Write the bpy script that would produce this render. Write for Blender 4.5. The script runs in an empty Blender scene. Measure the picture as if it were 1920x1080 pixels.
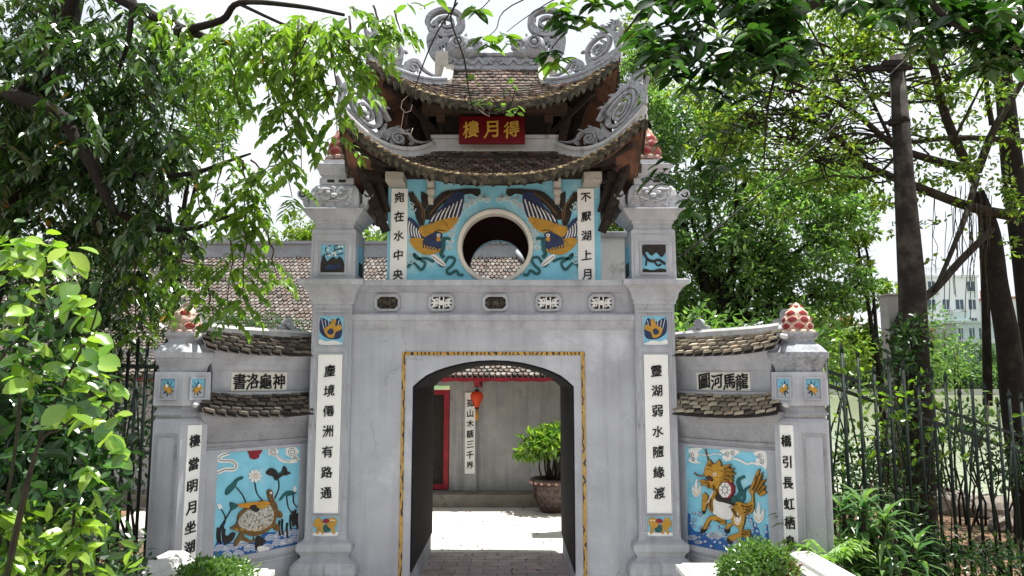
import bpy, math, random
import numpy as np
from mathutils import Vector, Matrix
from mathutils.geometry import tessellate_polygon
random.seed(7); rng = np.random.default_rng(7)
R = math.radians
SC = bpy.context.scene

# ------------------------------------------------------------------ camera, sky, sun, exposure
EYE = 2.0; FPX = 1390.0; TILT = R(7.0)
cd = bpy.data.cameras.new("camera"); cam = bpy.data.objects.new("camera", cd)
SC.collection.objects.link(cam); SC.camera = cam
cam.location = (0, 0, EYE); cam.rotation_euler = (R(90) + TILT, 0, 0)
cd.sensor_fit = 'HORIZONTAL'; cd.sensor_width = 36.0; cd.lens = 36.0 * FPX / 1920.0
cd.clip_start = 0.05; cd.clip_end = 2000

SUN_DIR = Vector((0.16, 0.07, 0.98)).normalized()          # towards the sun, almost overhead
SUN_EL = math.asin(SUN_DIR.z); SUN_AZ = math.atan2(SUN_DIR.x, SUN_DIR.y)
w = bpy.data.worlds.new("World"); SC.world = w; w.use_nodes = True
nt = w.node_tree; nt.nodes.clear()
wo = nt.nodes.new('ShaderNodeOutputWorld'); bg = nt.nodes.new('ShaderNodeBackground')
sky = nt.nodes.new('ShaderNodeTexSky'); sky.sky_type = 'NISHITA'; sky.sun_disc = False
sky.sun_elevation = SUN_EL; sky.sun_rotation = SUN_AZ; sky.dust_density = 2.5; sky.air_density = 1.0
tc = nt.nodes.new('ShaderNodeTexCoord'); no = nt.nodes.new('ShaderNodeTexNoise')
no.inputs['Scale'].default_value = 2.2; no.inputs['Detail'].default_value = 6; no.inputs['Roughness'].default_value = .55
rp = nt.nodes.new('ShaderNodeValToRGB')
rp.color_ramp.elements[0].position = .36; rp.color_ramp.elements[0].color = (.62, .62, .62, 1)
rp.color_ramp.elements[1].position = .56; rp.color_ramp.elements[1].color = (1, 1, 1, 1)
mx = nt.nodes.new('ShaderNodeMix'); mx.data_type = 'RGBA'
mx.inputs['B'].default_value = (6.7, 7.0, 7.4, 1)           # bright thin cloud
nt.links.new(tc.outputs['Generated'], no.inputs['Vector']); nt.links.new(no.outputs['Fac'], rp.inputs['Fac'])
nt.links.new(rp.outputs['Color'], mx.inputs['Factor']); nt.links.new(sky.outputs['Color'], mx.inputs['A'])
nt.links.new(mx.outputs['Result'], bg.inputs['Color']); bg.inputs['Strength'].default_value = .075
nt.links.new(bg.outputs['Background'], wo.inputs['Surface'])
sd = bpy.data.lights.new("sun", 'SUN'); sd.energy = 5.0; sd.angle = R(.55); sd.color = (1, .97, .92)
sun = bpy.data.objects.new("sun", sd); SC.collection.objects.link(sun)
sun.rotation_euler = SUN_DIR.to_track_quat('Z', 'Y').to_euler(); sun.location = (4, 3, 30)
SC.view_settings.view_transform = 'Standard'; SC.view_settings.look = 'None'
SC.view_settings.gamma = 1; SC.view_settings.use_curve_mapping = False
SC.view_settings.exposure = 1.1
SC.cycles.max_bounces = 8; SC.cycles.diffuse_bounces = 4; SC.cycles.transmission_bounces = 4
SC.cycles.use_denoising = True

# ------------------------------------------------------------------ helpers
def ray(u, v):
    a = (u - 960) / FPX; b = (540 - v) / FPX
    return Vector((a, math.cos(TILT) - math.sin(TILT) * b, math.sin(TILT) + math.cos(TILT) * b))
def at(u, v, Y):                     # the point of the place that stands Y metres ahead in this direction
    r = ray(u, v); return Vector((0, 0, EYE)) + r * (Y / r.y)
def on(u, v, O, n):                  # the same on a plane through O
    r = ray(u, v); c = Vector((0, 0, EYE)); return c + r * ((O - c).dot(n) / r.dot(n))
def zat(v, Y): return at(960, v, Y).z
def xat(u, v, Y): return at(u, v, Y).x

OFF = {}
def link(o, parent=None):
    SC.collection.objects.link(o)
    if parent: o.parent = parent
    return o
def tag(o, label=None, cat=None, group=None, kind=None):
    if label: o['label'] = label
    if cat: o['category'] = cat
    if group: o['group'] = group
    if kind: o['kind'] = kind
    return o
def thing(name, loc, label, cat, group=None, rz=0):
    o = bpy.data.objects.new(name, None); link(o); o.location = loc; o.rotation_euler = (0, 0, rz)
    o.empty_display_size = .2; OFF[o.name] = Vector(loc)
    return tag(o, label, cat, group, 'thing')
def copy_tree(o, parent=None):
    c = o.copy(); link(c, parent)
    for ch in o.children: copy_tree(ch, c)
    return c

class MB:
    def __init__(s): s.v = []; s.f = []; s.m = []; s.s = []
    def add(s, vs, fs, m=0, smooth=False):
        b = len(s.v); s.v += [tuple(p) for p in vs]
        for f in fs: s.f.append([i + b for i in f]); s.m.append(m); s.s.append(smooth)
    def box(s, x0, x1, y0, y1, z0, z1, m=0):
        s.add([(x, y, z) for z in (z0, z1) for y in (y0, y1) for x in (x0, x1)],
              [(0, 2, 3, 1), (4, 5, 7, 6), (0, 1, 5, 4), (2, 6, 7, 3), (0, 4, 6, 2), (1, 3, 7, 5)], m)
    def obox(s, c, ex, ey, ez, m=0):  # oriented box, half vectors
        c, ex, ey, ez = map(Vector, (c, ex, ey, ez))
        s.add([c + ex * i + ey * j + ez * k for k in (-1, 1) for j in (-1, 1) for i in (-1, 1)],
              [(0, 2, 3, 1), (4, 5, 7, 6), (0, 1, 5, 4), (2, 6, 7, 3), (0, 4, 6, 2), (1, 3, 7, 5)], m)
    def beam(s, a, b, w, h, m=0):
        a = Vector(a); b = Vector(b); d = (b - a); e = d.normalized()
        up = Vector((0, 0, 1)) if abs(e.z) < .95 else Vector((0, 1, 0))
        x = e.cross(up).normalized(); y = x.cross(e)
        s.obox((a + b) / 2, d / 2, x * w / 2, y * h / 2, m)
    def loft(s, rings, m=0, smooth=False, cap=True):
        n = len(rings[0]); vs = [p for r in rings for p in r]; fs = []
        for i in range(len(rings) - 1):
            for j in range(n):
                k = (j + 1) % n; fs.append((i * n + j, i * n + k, (i + 1) * n + k, (i + 1) * n + j))
        if cap: fs.append(tuple(reversed(range(n)))); fs.append(tuple(range((len(rings) - 1) * n, len(rings) * n)))
        s.add(vs, fs, m, smooth)
    def stack(s, cx, cy, prof, n=4, rot=None, m=0, sy=1.0, smooth=False):   # (z, half width) levels of an n-sided shaft
        rot = math.pi / n if rot is None else rot; k = 1 / math.cos(math.pi / n) if n < 10 else 1
        s.loft([[(cx + h * k * math.cos(rot + 2 * math.pi * j / n), cy + sy * h * k * math.sin(rot + 2 * math.pi * j / n), z)
                 for j in range(n)] for z, h in prof], m, smooth)
    def tube(s, pts, rad, n=6, m=0, smooth=True):
        pts = [Vector(p) for p in pts]
        if not hasattr(rad, '__len__'): rad = [rad] * len(pts)
        rings = []; ref = Vector((0.3, .2, 1)).normalized()
        for i, p in enumerate(pts):
            t = (pts[min(i + 1, len(pts) - 1)] - pts[max(i - 1, 0)])
            t = t.normalized() if t.length > 1e-9 else Vector((0, 0, 1))
            x = t.cross(ref)
            x = x.normalized() if x.length > 1e-4 else t.orthogonal().normalized()
            y = t.cross(x)
            rings.append([p + (x * math.cos(2 * math.pi * j / n) + y * math.sin(2 * math.pi * j / n)) * rad[i] for j in range(n)])
        s.loft(rings, m, smooth)
    def prism(s, pts, dvec, m=0, holes=()):     # 3D planar outline(s) pushed along dvec
        loops = [[Vector(p) for p in pts]] + [[Vector(p) for p in h] for h in holes]
        tris = tessellate_polygon(loops); flat = [p for l in loops for p in l]; d = Vector(dvec); n = len(flat)
        vs = flat + [p + d for p in flat]; fs = []
        nrm = Vector((0, 0, 0))
        for a, b, c in tris:
            t = (flat[b] - flat[a]).cross(flat[c] - flat[a])
            if t.dot(d) > 0: fs += [(a + n, b + n, c + n), (c, b, a)]
            else: fs += [(c + n, b + n, a + n), (a, b, c)]
        o = 0
        for l in loops:
            k = len(l)
            for i in range(k):
                j = (i + 1) % k; fs.append((o + i, o + j, n + o + j, n + o + i))
            o += k
        s.add(vs, fs, m)
    def blob(s, c, r, m=0, nu=10, nv=7, jit=0.0, smooth=True):
        c = Vector(c); rings = []
        if not hasattr(r, '__len__'): r = (r, r, r)
        for i in range(nv):
            th = math.pi * (i + .02) / (nv - .96) ; ring = []
            th = min(th, math.pi - .02)
            for j in range(nu):
                ph = 2 * math.pi * j / nu; k = 1 + random.uniform(-jit, jit)
                ring.append(c + Vector((r[0] * math.sin(th) * math.cos(ph) * k, r[1] * math.sin(th) * math.sin(ph) * k, -r[2] * math.cos(th) * k)))
            rings.append(ring)
        s.loft(rings, m, smooth)
    def build(s, name, mats, parent=None, bevel=0):
        off = OFF.get(parent.name, Vector((0, 0, 0))) if parent else Vector((0, 0, 0))
        me = bpy.data.meshes.new(name)
        me.from_pydata([(x - off.x, y - off.y, z - off.z) for x, y, z in s.v], [], s.f)
        if not isinstance(mats, (list, tuple)): mats = [mats]
        for q in mats: me.materials.append(q)
        me.polygons.foreach_set('material_index', s.m); me.polygons.foreach_set('use_smooth', s.s)
        me.update(); o = bpy.data.objects.new(name, me); link(o, parent); OFF[o.name] = off
        if bevel:
            b = o.modifiers.new('bevel', 'BEVEL'); b.width = bevel; b.segments = 2; b.limit_method = 'ANGLE'; b.angle_limit = R(40)
        return o
    def solo(s, name, mats, base, label=None, cat=None, group=None, kind=None, bevel=0):
        base = Vector(base); s.v = [(x - base.x, y - base.y, z - base.z) for x, y, z in s.v]
        o = s.build(name, mats, None, bevel); o.location = base; OFF[o.name] = base
        return tag(o, label, cat, group, kind)

def crv(pts, n=8, closed=False):      # Catmull-Rom through points (tuples of any length)
    P_ = [np.array(p, float) for p in pts]; out = []; m = len(P_)
    for i in range(m if closed else m - 1):
        if closed: a, b, c, d = P_[(i - 1) % m], P_[i], P_[(i + 1) % m], P_[(i + 2) % m]
        else: a, b, c, d = P_[max(i - 1, 0)], P_[i], P_[i + 1], P_[min(i + 2, m - 1)]
        for k in range(n):
            t = k / n; out.append(.5 * ((2 * b) + (c - a) * t + (2 * a - 5 * b + 4 * c - d) * t * t + (3 * b - a - 3 * c + d) * t ** 3))
    if not closed: out.append(P_[-1])
    return out
def ribbon(path, wid):                # outline of a 2-D stroke
    path = [np.array(p, float) for p in path]; n = len(path); L = []; Q = []
    for i, p in enumerate(path):
        t = path[min(i + 1, n - 1)] - path[max(i - 1, 0)]; t = t / (np.linalg.norm(t) + 1e-9)
        nn = np.array((-t[1], t[0])); k = wid(i / (n - 1)) if callable(wid) else wid
        L.append(p + nn * k / 2); Q.append(p - nn * k / 2)
    return L, Q
def spiral(c, r0, r1, a0, turns, n=40):
    return [(c[0] + (r0 + (r1 - r0) * k / n) * math.cos(a0 + turns * 2 * math.pi * k / n),
             c[1] + (r0 + (r1 - r0) * k / n) * math.sin(a0 + turns * 2 * math.pi * k / n)) for k in range(n + 1)]
def stroke(mb, path, wid, f3, th, m=0, lift=0):   # stroke as a solid bar: f3 maps 2-D to 3-D, th = half thickness vector
    L, Q = ribbon(path, wid); n = len(L); th = Vector(th); rings = []
    for a, b in zip(L, Q):
        A = Vector(f3(a)); B = Vector(f3(b)); rings.append([A - th, B - th, B + th, A + th])
    mb.loft(rings, m)

# ------------------------------------------------------------------ materials
def nd(t, typ, **kw):
    n = t.nodes.new(typ)
    for k, v in kw.items():
        if k in n.inputs: n.inputs[k].default_value = v
        else: setattr(n, k, v)
    return n
def new_mat(name):
    m = bpy.data.materials.new(name); m.use_nodes = True; t = m.node_tree; t.nodes.clear()
    o = t.nodes.new('ShaderNodeOutputMaterial'); p = t.nodes.new('ShaderNodeBsdfPrincipled')
    t.links.new(p.outputs[0], o.inputs['Surface']); return m, t, p, o
def noise(t, scale, detail=4, rough=.55, vec=None, obj=True):
    n = nd(t, 'ShaderNodeTexNoise', Scale=scale, Detail=detail, Roughness=rough)
    if vec is None:
        c = t.nodes.new('ShaderNodeTexCoord'); vec = c.outputs['Object']
    t.links.new(vec, n.inputs['Vector']); return n
def ramp(t, fac, stops):
    r = t.nodes.new('ShaderNodeValToRGB'); e = r.color_ramp.elements
    while len(e) < len(stops): e.new(.5)
    for i, (p, c) in enumerate(stops):
        e[i].position = p; e[i].color = (c[0], c[1], c[2], 1) if hasattr(c, '__len__') else (c, c, c, 1)
    t.links.new(fac, r.inputs['Fac']); return r.outputs['Color']
def mix(t, fac, a, b, mode='MIX'):
    m = t.nodes.new('ShaderNodeMix'); m.data_type = 'RGBA'; m.blend_type = mode
    for k, x in (('Factor', fac), ('A', a), ('B', b)):
        if hasattr(x, 'is_linked'): t.links.new(x, m.inputs[k])
        elif hasattr(x, '__len__'): m.inputs[k].default_value = (x[0], x[1], x[2], 1)
        else: m.inputs[k].default_value = x
    return m.outputs['Result']
def bump(t, p, h, strength=.3, dist=.01):
    b = nd(t, 'ShaderNodeBump', Strength=strength, Distance=dist); t.links.new(h, b.inputs['Height'])
    t.links.new(b.outputs[0], p.inputs['Normal'])
def surf(name, c, rough=.8, var=.25, scale=3, spots=None, spot_scale=2.0, spot_lo=.55, spot_hi=.7, bmp=.25, bscale=60, fine=.12, spec=.3, streak=0, crack=0):
    """painted or weathered surface: mottled base colour, optional stains of their own colour, grainy relief"""
    m, t, p, o = new_mat(name)
    n1 = noise(t, scale, 5, .6); lo = [x * (1 - var) for x in c]; hi = [min(1, x * (1 + var)) for x in c]
    col = ramp(t, n1.outputs['Fac'], [(.3, lo), (.7, hi)])
    n2 = noise(t, bscale, 3, .6)
    col = mix(t, 1.0, col, ramp(t, n2.outputs['Fac'], [(.3, 1 - fine), (.7, 1)]), 'MULTIPLY')
    if spots:
        n3 = noise(t, spot_scale, 6, .65); f = ramp(t, n3.outputs['Fac'], [(spot_lo, 0), (spot_hi, 1)])
        col = mix(t, f, col, spots)
    if streak:                                               # dried rain runs: noise drawn out along the height
        c_ = t.nodes.new('ShaderNodeTexCoord'); mp = t.nodes.new('ShaderNodeMapping'); mp.inputs['Scale'].default_value = (9, 9, .55); t.links.new(c_.outputs['Object'], mp.inputs['Vector'])
        n4 = noise(t, 1.0, 5, .6, mp.outputs[0]); col = mix(t, 1.0, col, ramp(t, n4.outputs['Fac'], [(.30, 1 - streak), (.52, 1), (.68, 1), (.85, 1 + streak * .5)]), 'MULTIPLY')
        n6 = noise(t, 1.7, 8, .72); f6 = ramp(t, n6.outputs['Fac'], [(.60, 0), (.72, min(1, streak * 2.2))]); col = mix(t, f6, col, (c[0] * .42, c[1] * .42, c[2] * .40))
    if crack:
        n5 = nd(t, 'ShaderNodeTexVoronoi', Scale=1.6); n5.feature = 'DISTANCE_TO_EDGE'; c_ = t.nodes.new('ShaderNodeTexCoord')
        w_ = noise(t, 3, 4, .6); v_ = mix(t, .22, c_.outputs['Object'], w_.outputs['Color']); t.links.new(v_, n5.inputs['Vector'])
        n7 = noise(t, .9, 3, .5); f = mix(t, 1.0, ramp(t, n5.outputs['Distance'], [(.0, .55 * crack), (.006, 0)]), ramp(t, n7.outputs['Fac'], [(.5, 0), (.6, 1)]), 'MULTIPLY'); col = mix(t, f, col, (c[0] * .3, c[1] * .3, c[2] * .3))
    t.links.new(col, p.inputs['Base Color']); p.inputs['Roughness'].default_value = rough
    p.inputs['Specular IOR Level'].default_value = spec
    if bmp: bump(t, p, n2.outputs['Fac'], bmp, .006)
    return m
def leaf_mat(name, cols, trans=.45, rough=.38, spec=.5, tcol=1.6):
    """leaf: colour differs from leaf to leaf, light shines through"""
    m, t, p, o = new_mat(name)
    g = t.nodes.new('ShaderNodeNewGeometry'); k = len(cols)
    col = ramp(t, g.outputs['Random Per Island'], [(i / max(1, k - 1), c) for i, c in enumerate(cols)])
    t.links.new(col, p.inputs['Base Color']); p.inputs['Roughness'].default_value = rough
    p.inputs['Specular IOR Level'].default_value = spec
    tr = t.nodes.new('ShaderNodeBsdfTranslucent')
    tc_ = mix(t, 1.0, col, (tcol * 1.05, tcol * 1.15, tcol * .45), 'MULTIPLY')
    t.links.new(tc_, tr.inputs['Color'])
    ms = t.nodes.new('ShaderNodeMixShader'); ms.inputs[0].default_value = trans
    t.links.new(p.outputs[0], ms.inputs[1]); t.links.new(tr.outputs[0], ms.inputs[2]); t.links.new(ms.outputs[0], o.inputs['Surface'])
    return m
def tile_mat(name, cols, rough=.85, spots=None):
    m, t, p, o = new_mat(name)
    g = t.nodes.new('ShaderNodeNewGeometry'); k = len(cols)
    col = ramp(t, g.outputs['Random Per Island'], [(i / (k - 1), c) for i, c in enumerate(cols)])
    n = noise(t, 40, 4, .6); col = mix(t, 1.0, col, ramp(t, n.outputs['Fac'], [(.3, .6), (.7, 1.15)]), 'MULTIPLY')
    if spots:
        n3 = noise(t, 5, 6, .65); col = mix(t, ramp(t, n3.outputs['Fac'], [(.5, 0), (.66, .8)]), col, spots)
    t.links.new(col, p.inputs['Base Color']); p.inputs['Roughness'].default_value = rough; p.inputs['Specular IOR Level'].default_value = .2
    bump(t, p, n.outputs['Fac'], .4, .006); return m

M = {}
M['plaster'] = surf('grey_lime_plaster', (.422, .432, .465), .85, .18, 1.6, (.55, .562, .595), 1.1, .53, .66, .25, 90, .10, .3, .16, 1)
M['plaster_trim'] = surf('grey_plaster_trim', (.427, .437, .467), .85, .17, 4, (.2, .2, .2), 6, .62, .78, .3, 70, .14, .3, .2)
M['plaster_old'] = surf('weathered_grey_plaster', (.33, .335, .355), .9, .2, 3, (.13, .13, .125), 3.5, .60, .74, .35, 50, .2)
M['stone_trim'] = surf('weathered_roof_stucco', (.40, .415, .45), .9, .3, 6, (.08, .085, .085), 6, .54, .68, .7, 45, .45)
M['stucco_light'] = surf('pale_carved_stucco', (.50, .51, .54), .88, .15, 5, (.22, .22, .215), 6, .58, .72, .4, 50, .2, .3, .15)
M['white_band'] = surf('whitewashed_moulding', (.60, .60, .60), .85, .14, 4, (.22, .22, .21), 7, .58, .74, .25, 60, .12, .3, .2)
M['white'] = surf('white_plaque_paint', (.86, .85, .82), .7, .06, 3, (.66, .65, .60), 5, .62, .82, bmp=.12, fine=.06)
M['ivory'] = surf('ivory_plaque_paint', (.74, .72, .63), .75, .08, 4, (.55, .52, .42), 6, .6, .75, bmp=.1)
M['ink'] = surf('black_lettering_paint', (.012, .012, .013), .6, .4, 30, (.07, .07, .068), 25, .62, .74, bmp=0)
M['gold'] = surf('gold_lettering_paint', (.72, .46, .08), .45, .15, 12, None, bmp=.1)
M['red'] = surf('red_lacquer', (.17, .007, .012), .5, .2, 6, None, bmp=.1)
M['door_red'] = surf('red_door_paint', (.30, .02, .03), .6, .25, 5, (.12, .02, .02), 8, .6, .75)
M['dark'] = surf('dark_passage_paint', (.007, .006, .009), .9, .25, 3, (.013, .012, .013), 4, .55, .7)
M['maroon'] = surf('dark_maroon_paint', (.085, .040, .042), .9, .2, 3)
M['blue'] = surf('sky_blue_mural_paint', (.23, .58, .73), .7, .14, 5, (.44, .68, .75), 3, .54, .72, .15, 60, .06)
M['blue_small'] = surf('pale_blue_panel_paint', (.20, .50, .66), .7, .15, 12)
M['cream_trim'] = surf('cream_window_ring', (.72, .68, .60), .7, .1, 6, (.45, .42, .38), 7, .62, .8)
M['bird_gold'] = surf('ochre_relief_paint', (.50, .27, .035), .55, .2, 18, (.30, .14, .02), 14, .58, .7)
M['navy'] = surf('navy_relief_paint', (.025, .04, .10), .55, .35, 14)
M['green_dk'] = surf('dark_green_relief_paint', (.02, .10, .10), .55, .3, 12)
M['cyan_pale'] = surf('pale_cloud_relief_paint', (.52, .68, .70), .7, .1, 8)
M['wave_blue'] = surf('wave_blue_paint', (.03, .12, .34), .6, .2, 10)
M['rel_white'] = surf('white_relief_paint', (.78, .77, .74), .7, .1, 8)
M['shell'] = surf('turtle_shell_mosaic', (.50, .48, .42), .6, .5, 70, (.12, .11, .08), 45, .5, .6)
M['brown'] = surf('brown_relief_paint', (.17, .09, .025), .5, .3, 14)
M['orange'] = surf('orange_relief_paint', (.62, .26, .02), .55, .15, 10)
M['rel_red'] = surf('dark_red_relief_paint', (.26, .02, .03), .6, .2, 8)
M['trim_gold'] = None
M['tile'] = tile_mat('brown_clay_roof_tile', [(.035, .026, .022), (.10, .072, .058), (.20, .145, .115), (.07, .052, .044), (.15, .085, .06)], spots=(.07, .07, .05))
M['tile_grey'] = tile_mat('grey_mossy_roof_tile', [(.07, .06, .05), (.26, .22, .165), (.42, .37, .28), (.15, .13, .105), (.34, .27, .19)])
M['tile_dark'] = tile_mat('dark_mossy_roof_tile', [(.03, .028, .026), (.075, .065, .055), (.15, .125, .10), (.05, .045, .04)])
M['tile_hall'] = tile_mat('old_fish_scale_tile', [(.10, .086, .076), (.175, .152, .135), (.13, .095, .076), (.235, .215, .195), (.05, .044, .04)])
M['under'] = surf('dark_gap_under_tiles', (.035, .03, .027), .95, .3, 10)
M['soffit'] = surf('burnt_orange_soffit', (.16, .075, .045), .85, .4, 4, (.035, .026, .022), 3.5, .46, .62, .3, 40, .2)
M['eave_moss'] = surf('mossy_eave_edge', (.115, .095, .065), .95, .6, 14, (.03, .028, .024), 16, .46, .58, .9, 60, .5)
M['eave_top'] = surf('dry_moss_on_eave', (.30, .235, .135), .95, .5, 18, (.10, .085, .06), 20, .55, .7, .8, 60, .4)  # moss, paled to tan so its colour carries the sunlit eave top
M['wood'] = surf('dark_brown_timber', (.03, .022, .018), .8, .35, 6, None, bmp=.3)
M['wood_lt'] = surf('brown_beam_timber', (.085, .058, .044), .8, .3, 6, None, bmp=.3)
M['cream_block'] = surf('cream_bracket_block', (.47, .44, .38), .8, .15, 8, (.25, .23, .19), 7, .58, .72)
M['petal_brown'] = surf('weathered_brown_petal_rim', (.36, .21, .15), .8, .3, 14, (.22, .10, .07), 12, .5, .65)
M['petal_red'] = surf('glazed_red_petal', (.24, .018, .018), .25, .3, 9, None, bmp=.1, spec=.6)
M['petal_rim'] = surf('cream_petal_rim', (.60, .46, .36), .7, .2, 14, (.40, .17, .12), 12, .55, .7)
M['petal_worn'] = surf('worn_pink_petal', (.45, .30, .26), .8, .3, 14, (.5, .48, .45), 16, .5, .62)
M['hall_wall'] = surf('grey_hall_wall', (.40, .395, .39), .9, .2, 1.6, (.26, .255, .25), 2.0, .54, .72, .3, 50, .14, .3, .3)
M['stain_wall'] = surf('stained_whitewash', (.62, .63, .62), .9, .12, 3, (.20, .21, .20), 2.4, .55, .68, .3, 50, .1)
M['plinth'] = surf('old_step_stone', (.22, .19, .16), .95, .3, 3, (.08, .075, .06), 4, .55, .7, .5, 40, .2)
M['soil'] = surf('brown_soil', (.20, .115, .07), .95, .35, 1.5, (.07, .07, .03), 1.3, .5, .62, .6, 14, .4)
M['court'] = surf('pale_courtyard_paving', (.52, .49, .44), .9, .12, 1.5, (.36, .33, .29), 2.2, .58, .74, .3, 40, .1)
M['deck'] = surf('pale_concrete_deck', (.50, .48, .46), .9, .12, 2, (.30, .28, .26), 2, .55, .7, .3, 40, .1)
M['balus'] = surf('whitewashed_parapet', (.64, .63, .60), .85, .08, 4, (.38, .37, .33), 5, .60, .76, .3, 60, .12)
M['iron'] = surf('dark_green_iron_paint', (.008, .018, .015), .6, .3, 20, (.03, .02, .012), 14, .66, .8)
M['pole'] = surf('old_concrete_pole', (.028, .023, .02), .95, .35, 4, (.065, .055, .046), 4, .48, .62, .5, 30, .3)
M['post'] = surf('grey_concrete_post', (.36, .35, .33), .9, .15, 3)
M['bark'] = surf('dark_tree_bark', (.02, .016, .013), .95, .4, 5, (.04, .038, .028), 4, .56, .7, .8, 24, .4)
M['bark_lt'] = surf('brown_branch_bark', (.035, .028, .02), .95, .4, 8, (.035, .045, .02), 5, .55, .7, .6, 30, .3)
M['twig'] = surf('thin_twig', (.07, .05, .035), .9, .3, 8)
M['cable'] = surf('black_cable', (.02, .02, .02), .6, .1, 5, bmp=0)
M['pot'] = surf('brown_glazed_pot', (.05, .026, .02), .4, .4, 12, None, bmp=.3, spec=.6)
M['pot_dot'] = surf('pale_pink_pot_studs', (.45, .26, .22), .5, .2, 12)
M['lantern'] = None
def lantern_mat():
    m, t, p, o = new_mat('red_orange_lantern_silk')
    p.inputs['Base Color'].default_value = (.75, .09, .02, 1); p.inputs['Roughness'].default_value = .5
    tr = t.nodes.new('ShaderNodeBsdfTranslucent'); tr.inputs['Color'].default_value = (.95, .2, .03, 1)
    ms = t.nodes.new('ShaderNodeMixShader'); ms.inputs[0].default_value = .5
    t.links.new(p.outputs[0], ms.inputs[1]); t.links.new(tr.outputs[0], ms.inputs[2]); t.links.new(ms.outputs[0], o.inputs['Surface']); return m
M['lantern'] = lantern_mat()
def trim_mat():
    m, t, p, o = new_mat('ochre_trim_with_black_brushwork')
    c = t.nodes.new('ShaderNodeTexCoord')
    mp = t.nodes.new('ShaderNodeMapping'); mp.inputs['Scale'].default_value = (1, 1, 1); t.links.new(c.outputs['Object'], mp.inputs['Vector'])
    n = noise(t, 26, 3, .5, mp.outputs[0]); wv = nd(t, 'ShaderNodeTexWave', Scale=7.0, Distortion=9.0, Detail=2.0)
    t.links.new(mp.outputs[0], wv.inputs['Vector'])
    base = ramp(t, n.outputs['Fac'], [(.3, (.33, .17, .02)), (.7, (.52, .31, .05))])
    col = mix(t, ramp(t, wv.outputs['Fac'], [(.68, 0), (.8, 1)]), base, (.03, .02, .015))
    t.links.new(col, p.inputs['Base Color']); p.inputs['Roughness'].default_value = .7; return m
M['trim_gold'] = trim_mat()
def paving_mat(name, c1, c2, mortar, bw, bh, rough=.9):
    m, t, p, o = new_mat(name)
    c = t.nodes.new('ShaderNodeTexCoord')
    b = nd(t, 'ShaderNodeTexBrick', Scale=1.0); b.inputs['Brick Width'].default_value = bw; b.inputs['Row Height'].default_value = bh
    b.inputs['Mortar Size'].default_value = .006; b.inputs['Color1'].default_value = (*c1, 1); b.inputs['Color2'].default_value = (*c2, 1)
    b.inputs['Mortar'].default_value = (*mortar, 1); t.links.new(c.outputs['Object'], b.inputs['Vector'])
    n = noise(t, 5, 5, .6); col = mix(t, 1.0, b.outputs['Color'], ramp(t, n.outputs['Fac'], [(.3, .7), (.7, 1.15)]), 'MULTIPLY')
    t.links.new(col, p.inputs['Base Color']); p.inputs['Roughness'].default_value = rough
    bump(t, p, b.outputs['Fac'], .3, -.004); return m
M['paving'] = paving_mat('pinkish_paving_tiles', (.46, .35, .34), (.38, .32, .32), (.2, .17, .16), .3, .15)
def water_mat():
    m, t, p, o = new_mat('lake_water')
    p.inputs['Base Color'].default_value = (.26, .29, .17, 1); p.inputs['Roughness'].default_value = .12
    n = noise(t, 1.4, 4, .6); bump(t, p, n.outputs['Fac'], .35, .12); return m
M['water'] = water_mat()
# leaves
M['lf_left'] = leaf_mat('dark_compound_leaf', [(.013, .034, .010), (.024, .060, .014), (.062, .130, .022), (.016, .040, .015), (.038, .088, .016)], .28, .27, .8, 1.4)
M['lf_left_lt'] = leaf_mat('fresh_compound_leaf', [(.04, .095, .014), (.105, .20, .020), (.17, .27, .028), (.055, .12, .02), (.14, .235, .025), (.035, .08, .014)], .5, .34)  # lighter leaf copy, standing in for sunlight on strands and backlight on rosettes
M['lf_shrub'] = leaf_mat('lime_shrub_leaf', [(.03, .09, .015), (.17, .31, .03), (.29, .40, .05), (.05, .14, .022), (.22, .36, .035), (.035, .10, .018), (.12, .25, .03)], .36, .2, .9)
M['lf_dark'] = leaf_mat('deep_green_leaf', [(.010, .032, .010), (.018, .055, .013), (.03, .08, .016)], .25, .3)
M['lf_over'] = leaf_mat('overhanging_broad_leaf', [(.010, .035, .008), (.017, .055, .010), (.035, .095, .014), (.014, .042, .009)], .30, .26, .6)
M['lf_mid'] = leaf_mat('mid_green_fine_leaf', [(.05, .115, .035), (.10, .20, .05), (.16, .27, .075), (.06, .14, .045), (.22, .32, .12)], .5, .22, 1.0)
M['lf_yel'] = leaf_mat('yellow_green_backlit_leaf', [(.045, .10, .02), (.09, .165, .025), (.15, .22, .03), (.20, .25, .035), (.035, .085, .018), (.12, .19, .03)], .55, .36)
M['lf_far'] = leaf_mat('distant_green_leaf', [(.05, .11, .04), (.08, .16, .05), (.11, .20, .06)], .4, .5)
M['lf_bush'] = leaf_mat('clipped_bush_leaf', [(.05, .12, .025), (.09, .18, .035), (.14, .24, .06), (.06, .13, .03)], .35, .3, .7)
M['lf_strap'] = leaf_mat('striped_strap_leaf', [(.03, .10, .03), (.07, .17, .045), (.16, .26, .09), (.04, .12, .03)], .35, .3, .6)
M['lf_fern'] = leaf_mat('light_fern_leaf', [(.12, .24, .05), (.17, .30, .06), (.20, .33, .08)], .5, .45)
M['lf_cover'] = leaf_mat('ground_cover_leaf', [(.010, .034, .010), (.022, .065, .014), (.045, .105, .024), (.016, .045, .013)], .28, .3)
M['lf_old'] = leaf_mat('yellowed_leaf', [(.45, .30, .03), (.50, .24, .03), (.40, .34, .05)], .45, .5)
M['lf_dry'] = leaf_mat('dry_brown_leaf', [(.12, .05, .03), (.18, .08, .04), (.10, .045, .03)], .35, .6)

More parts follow.
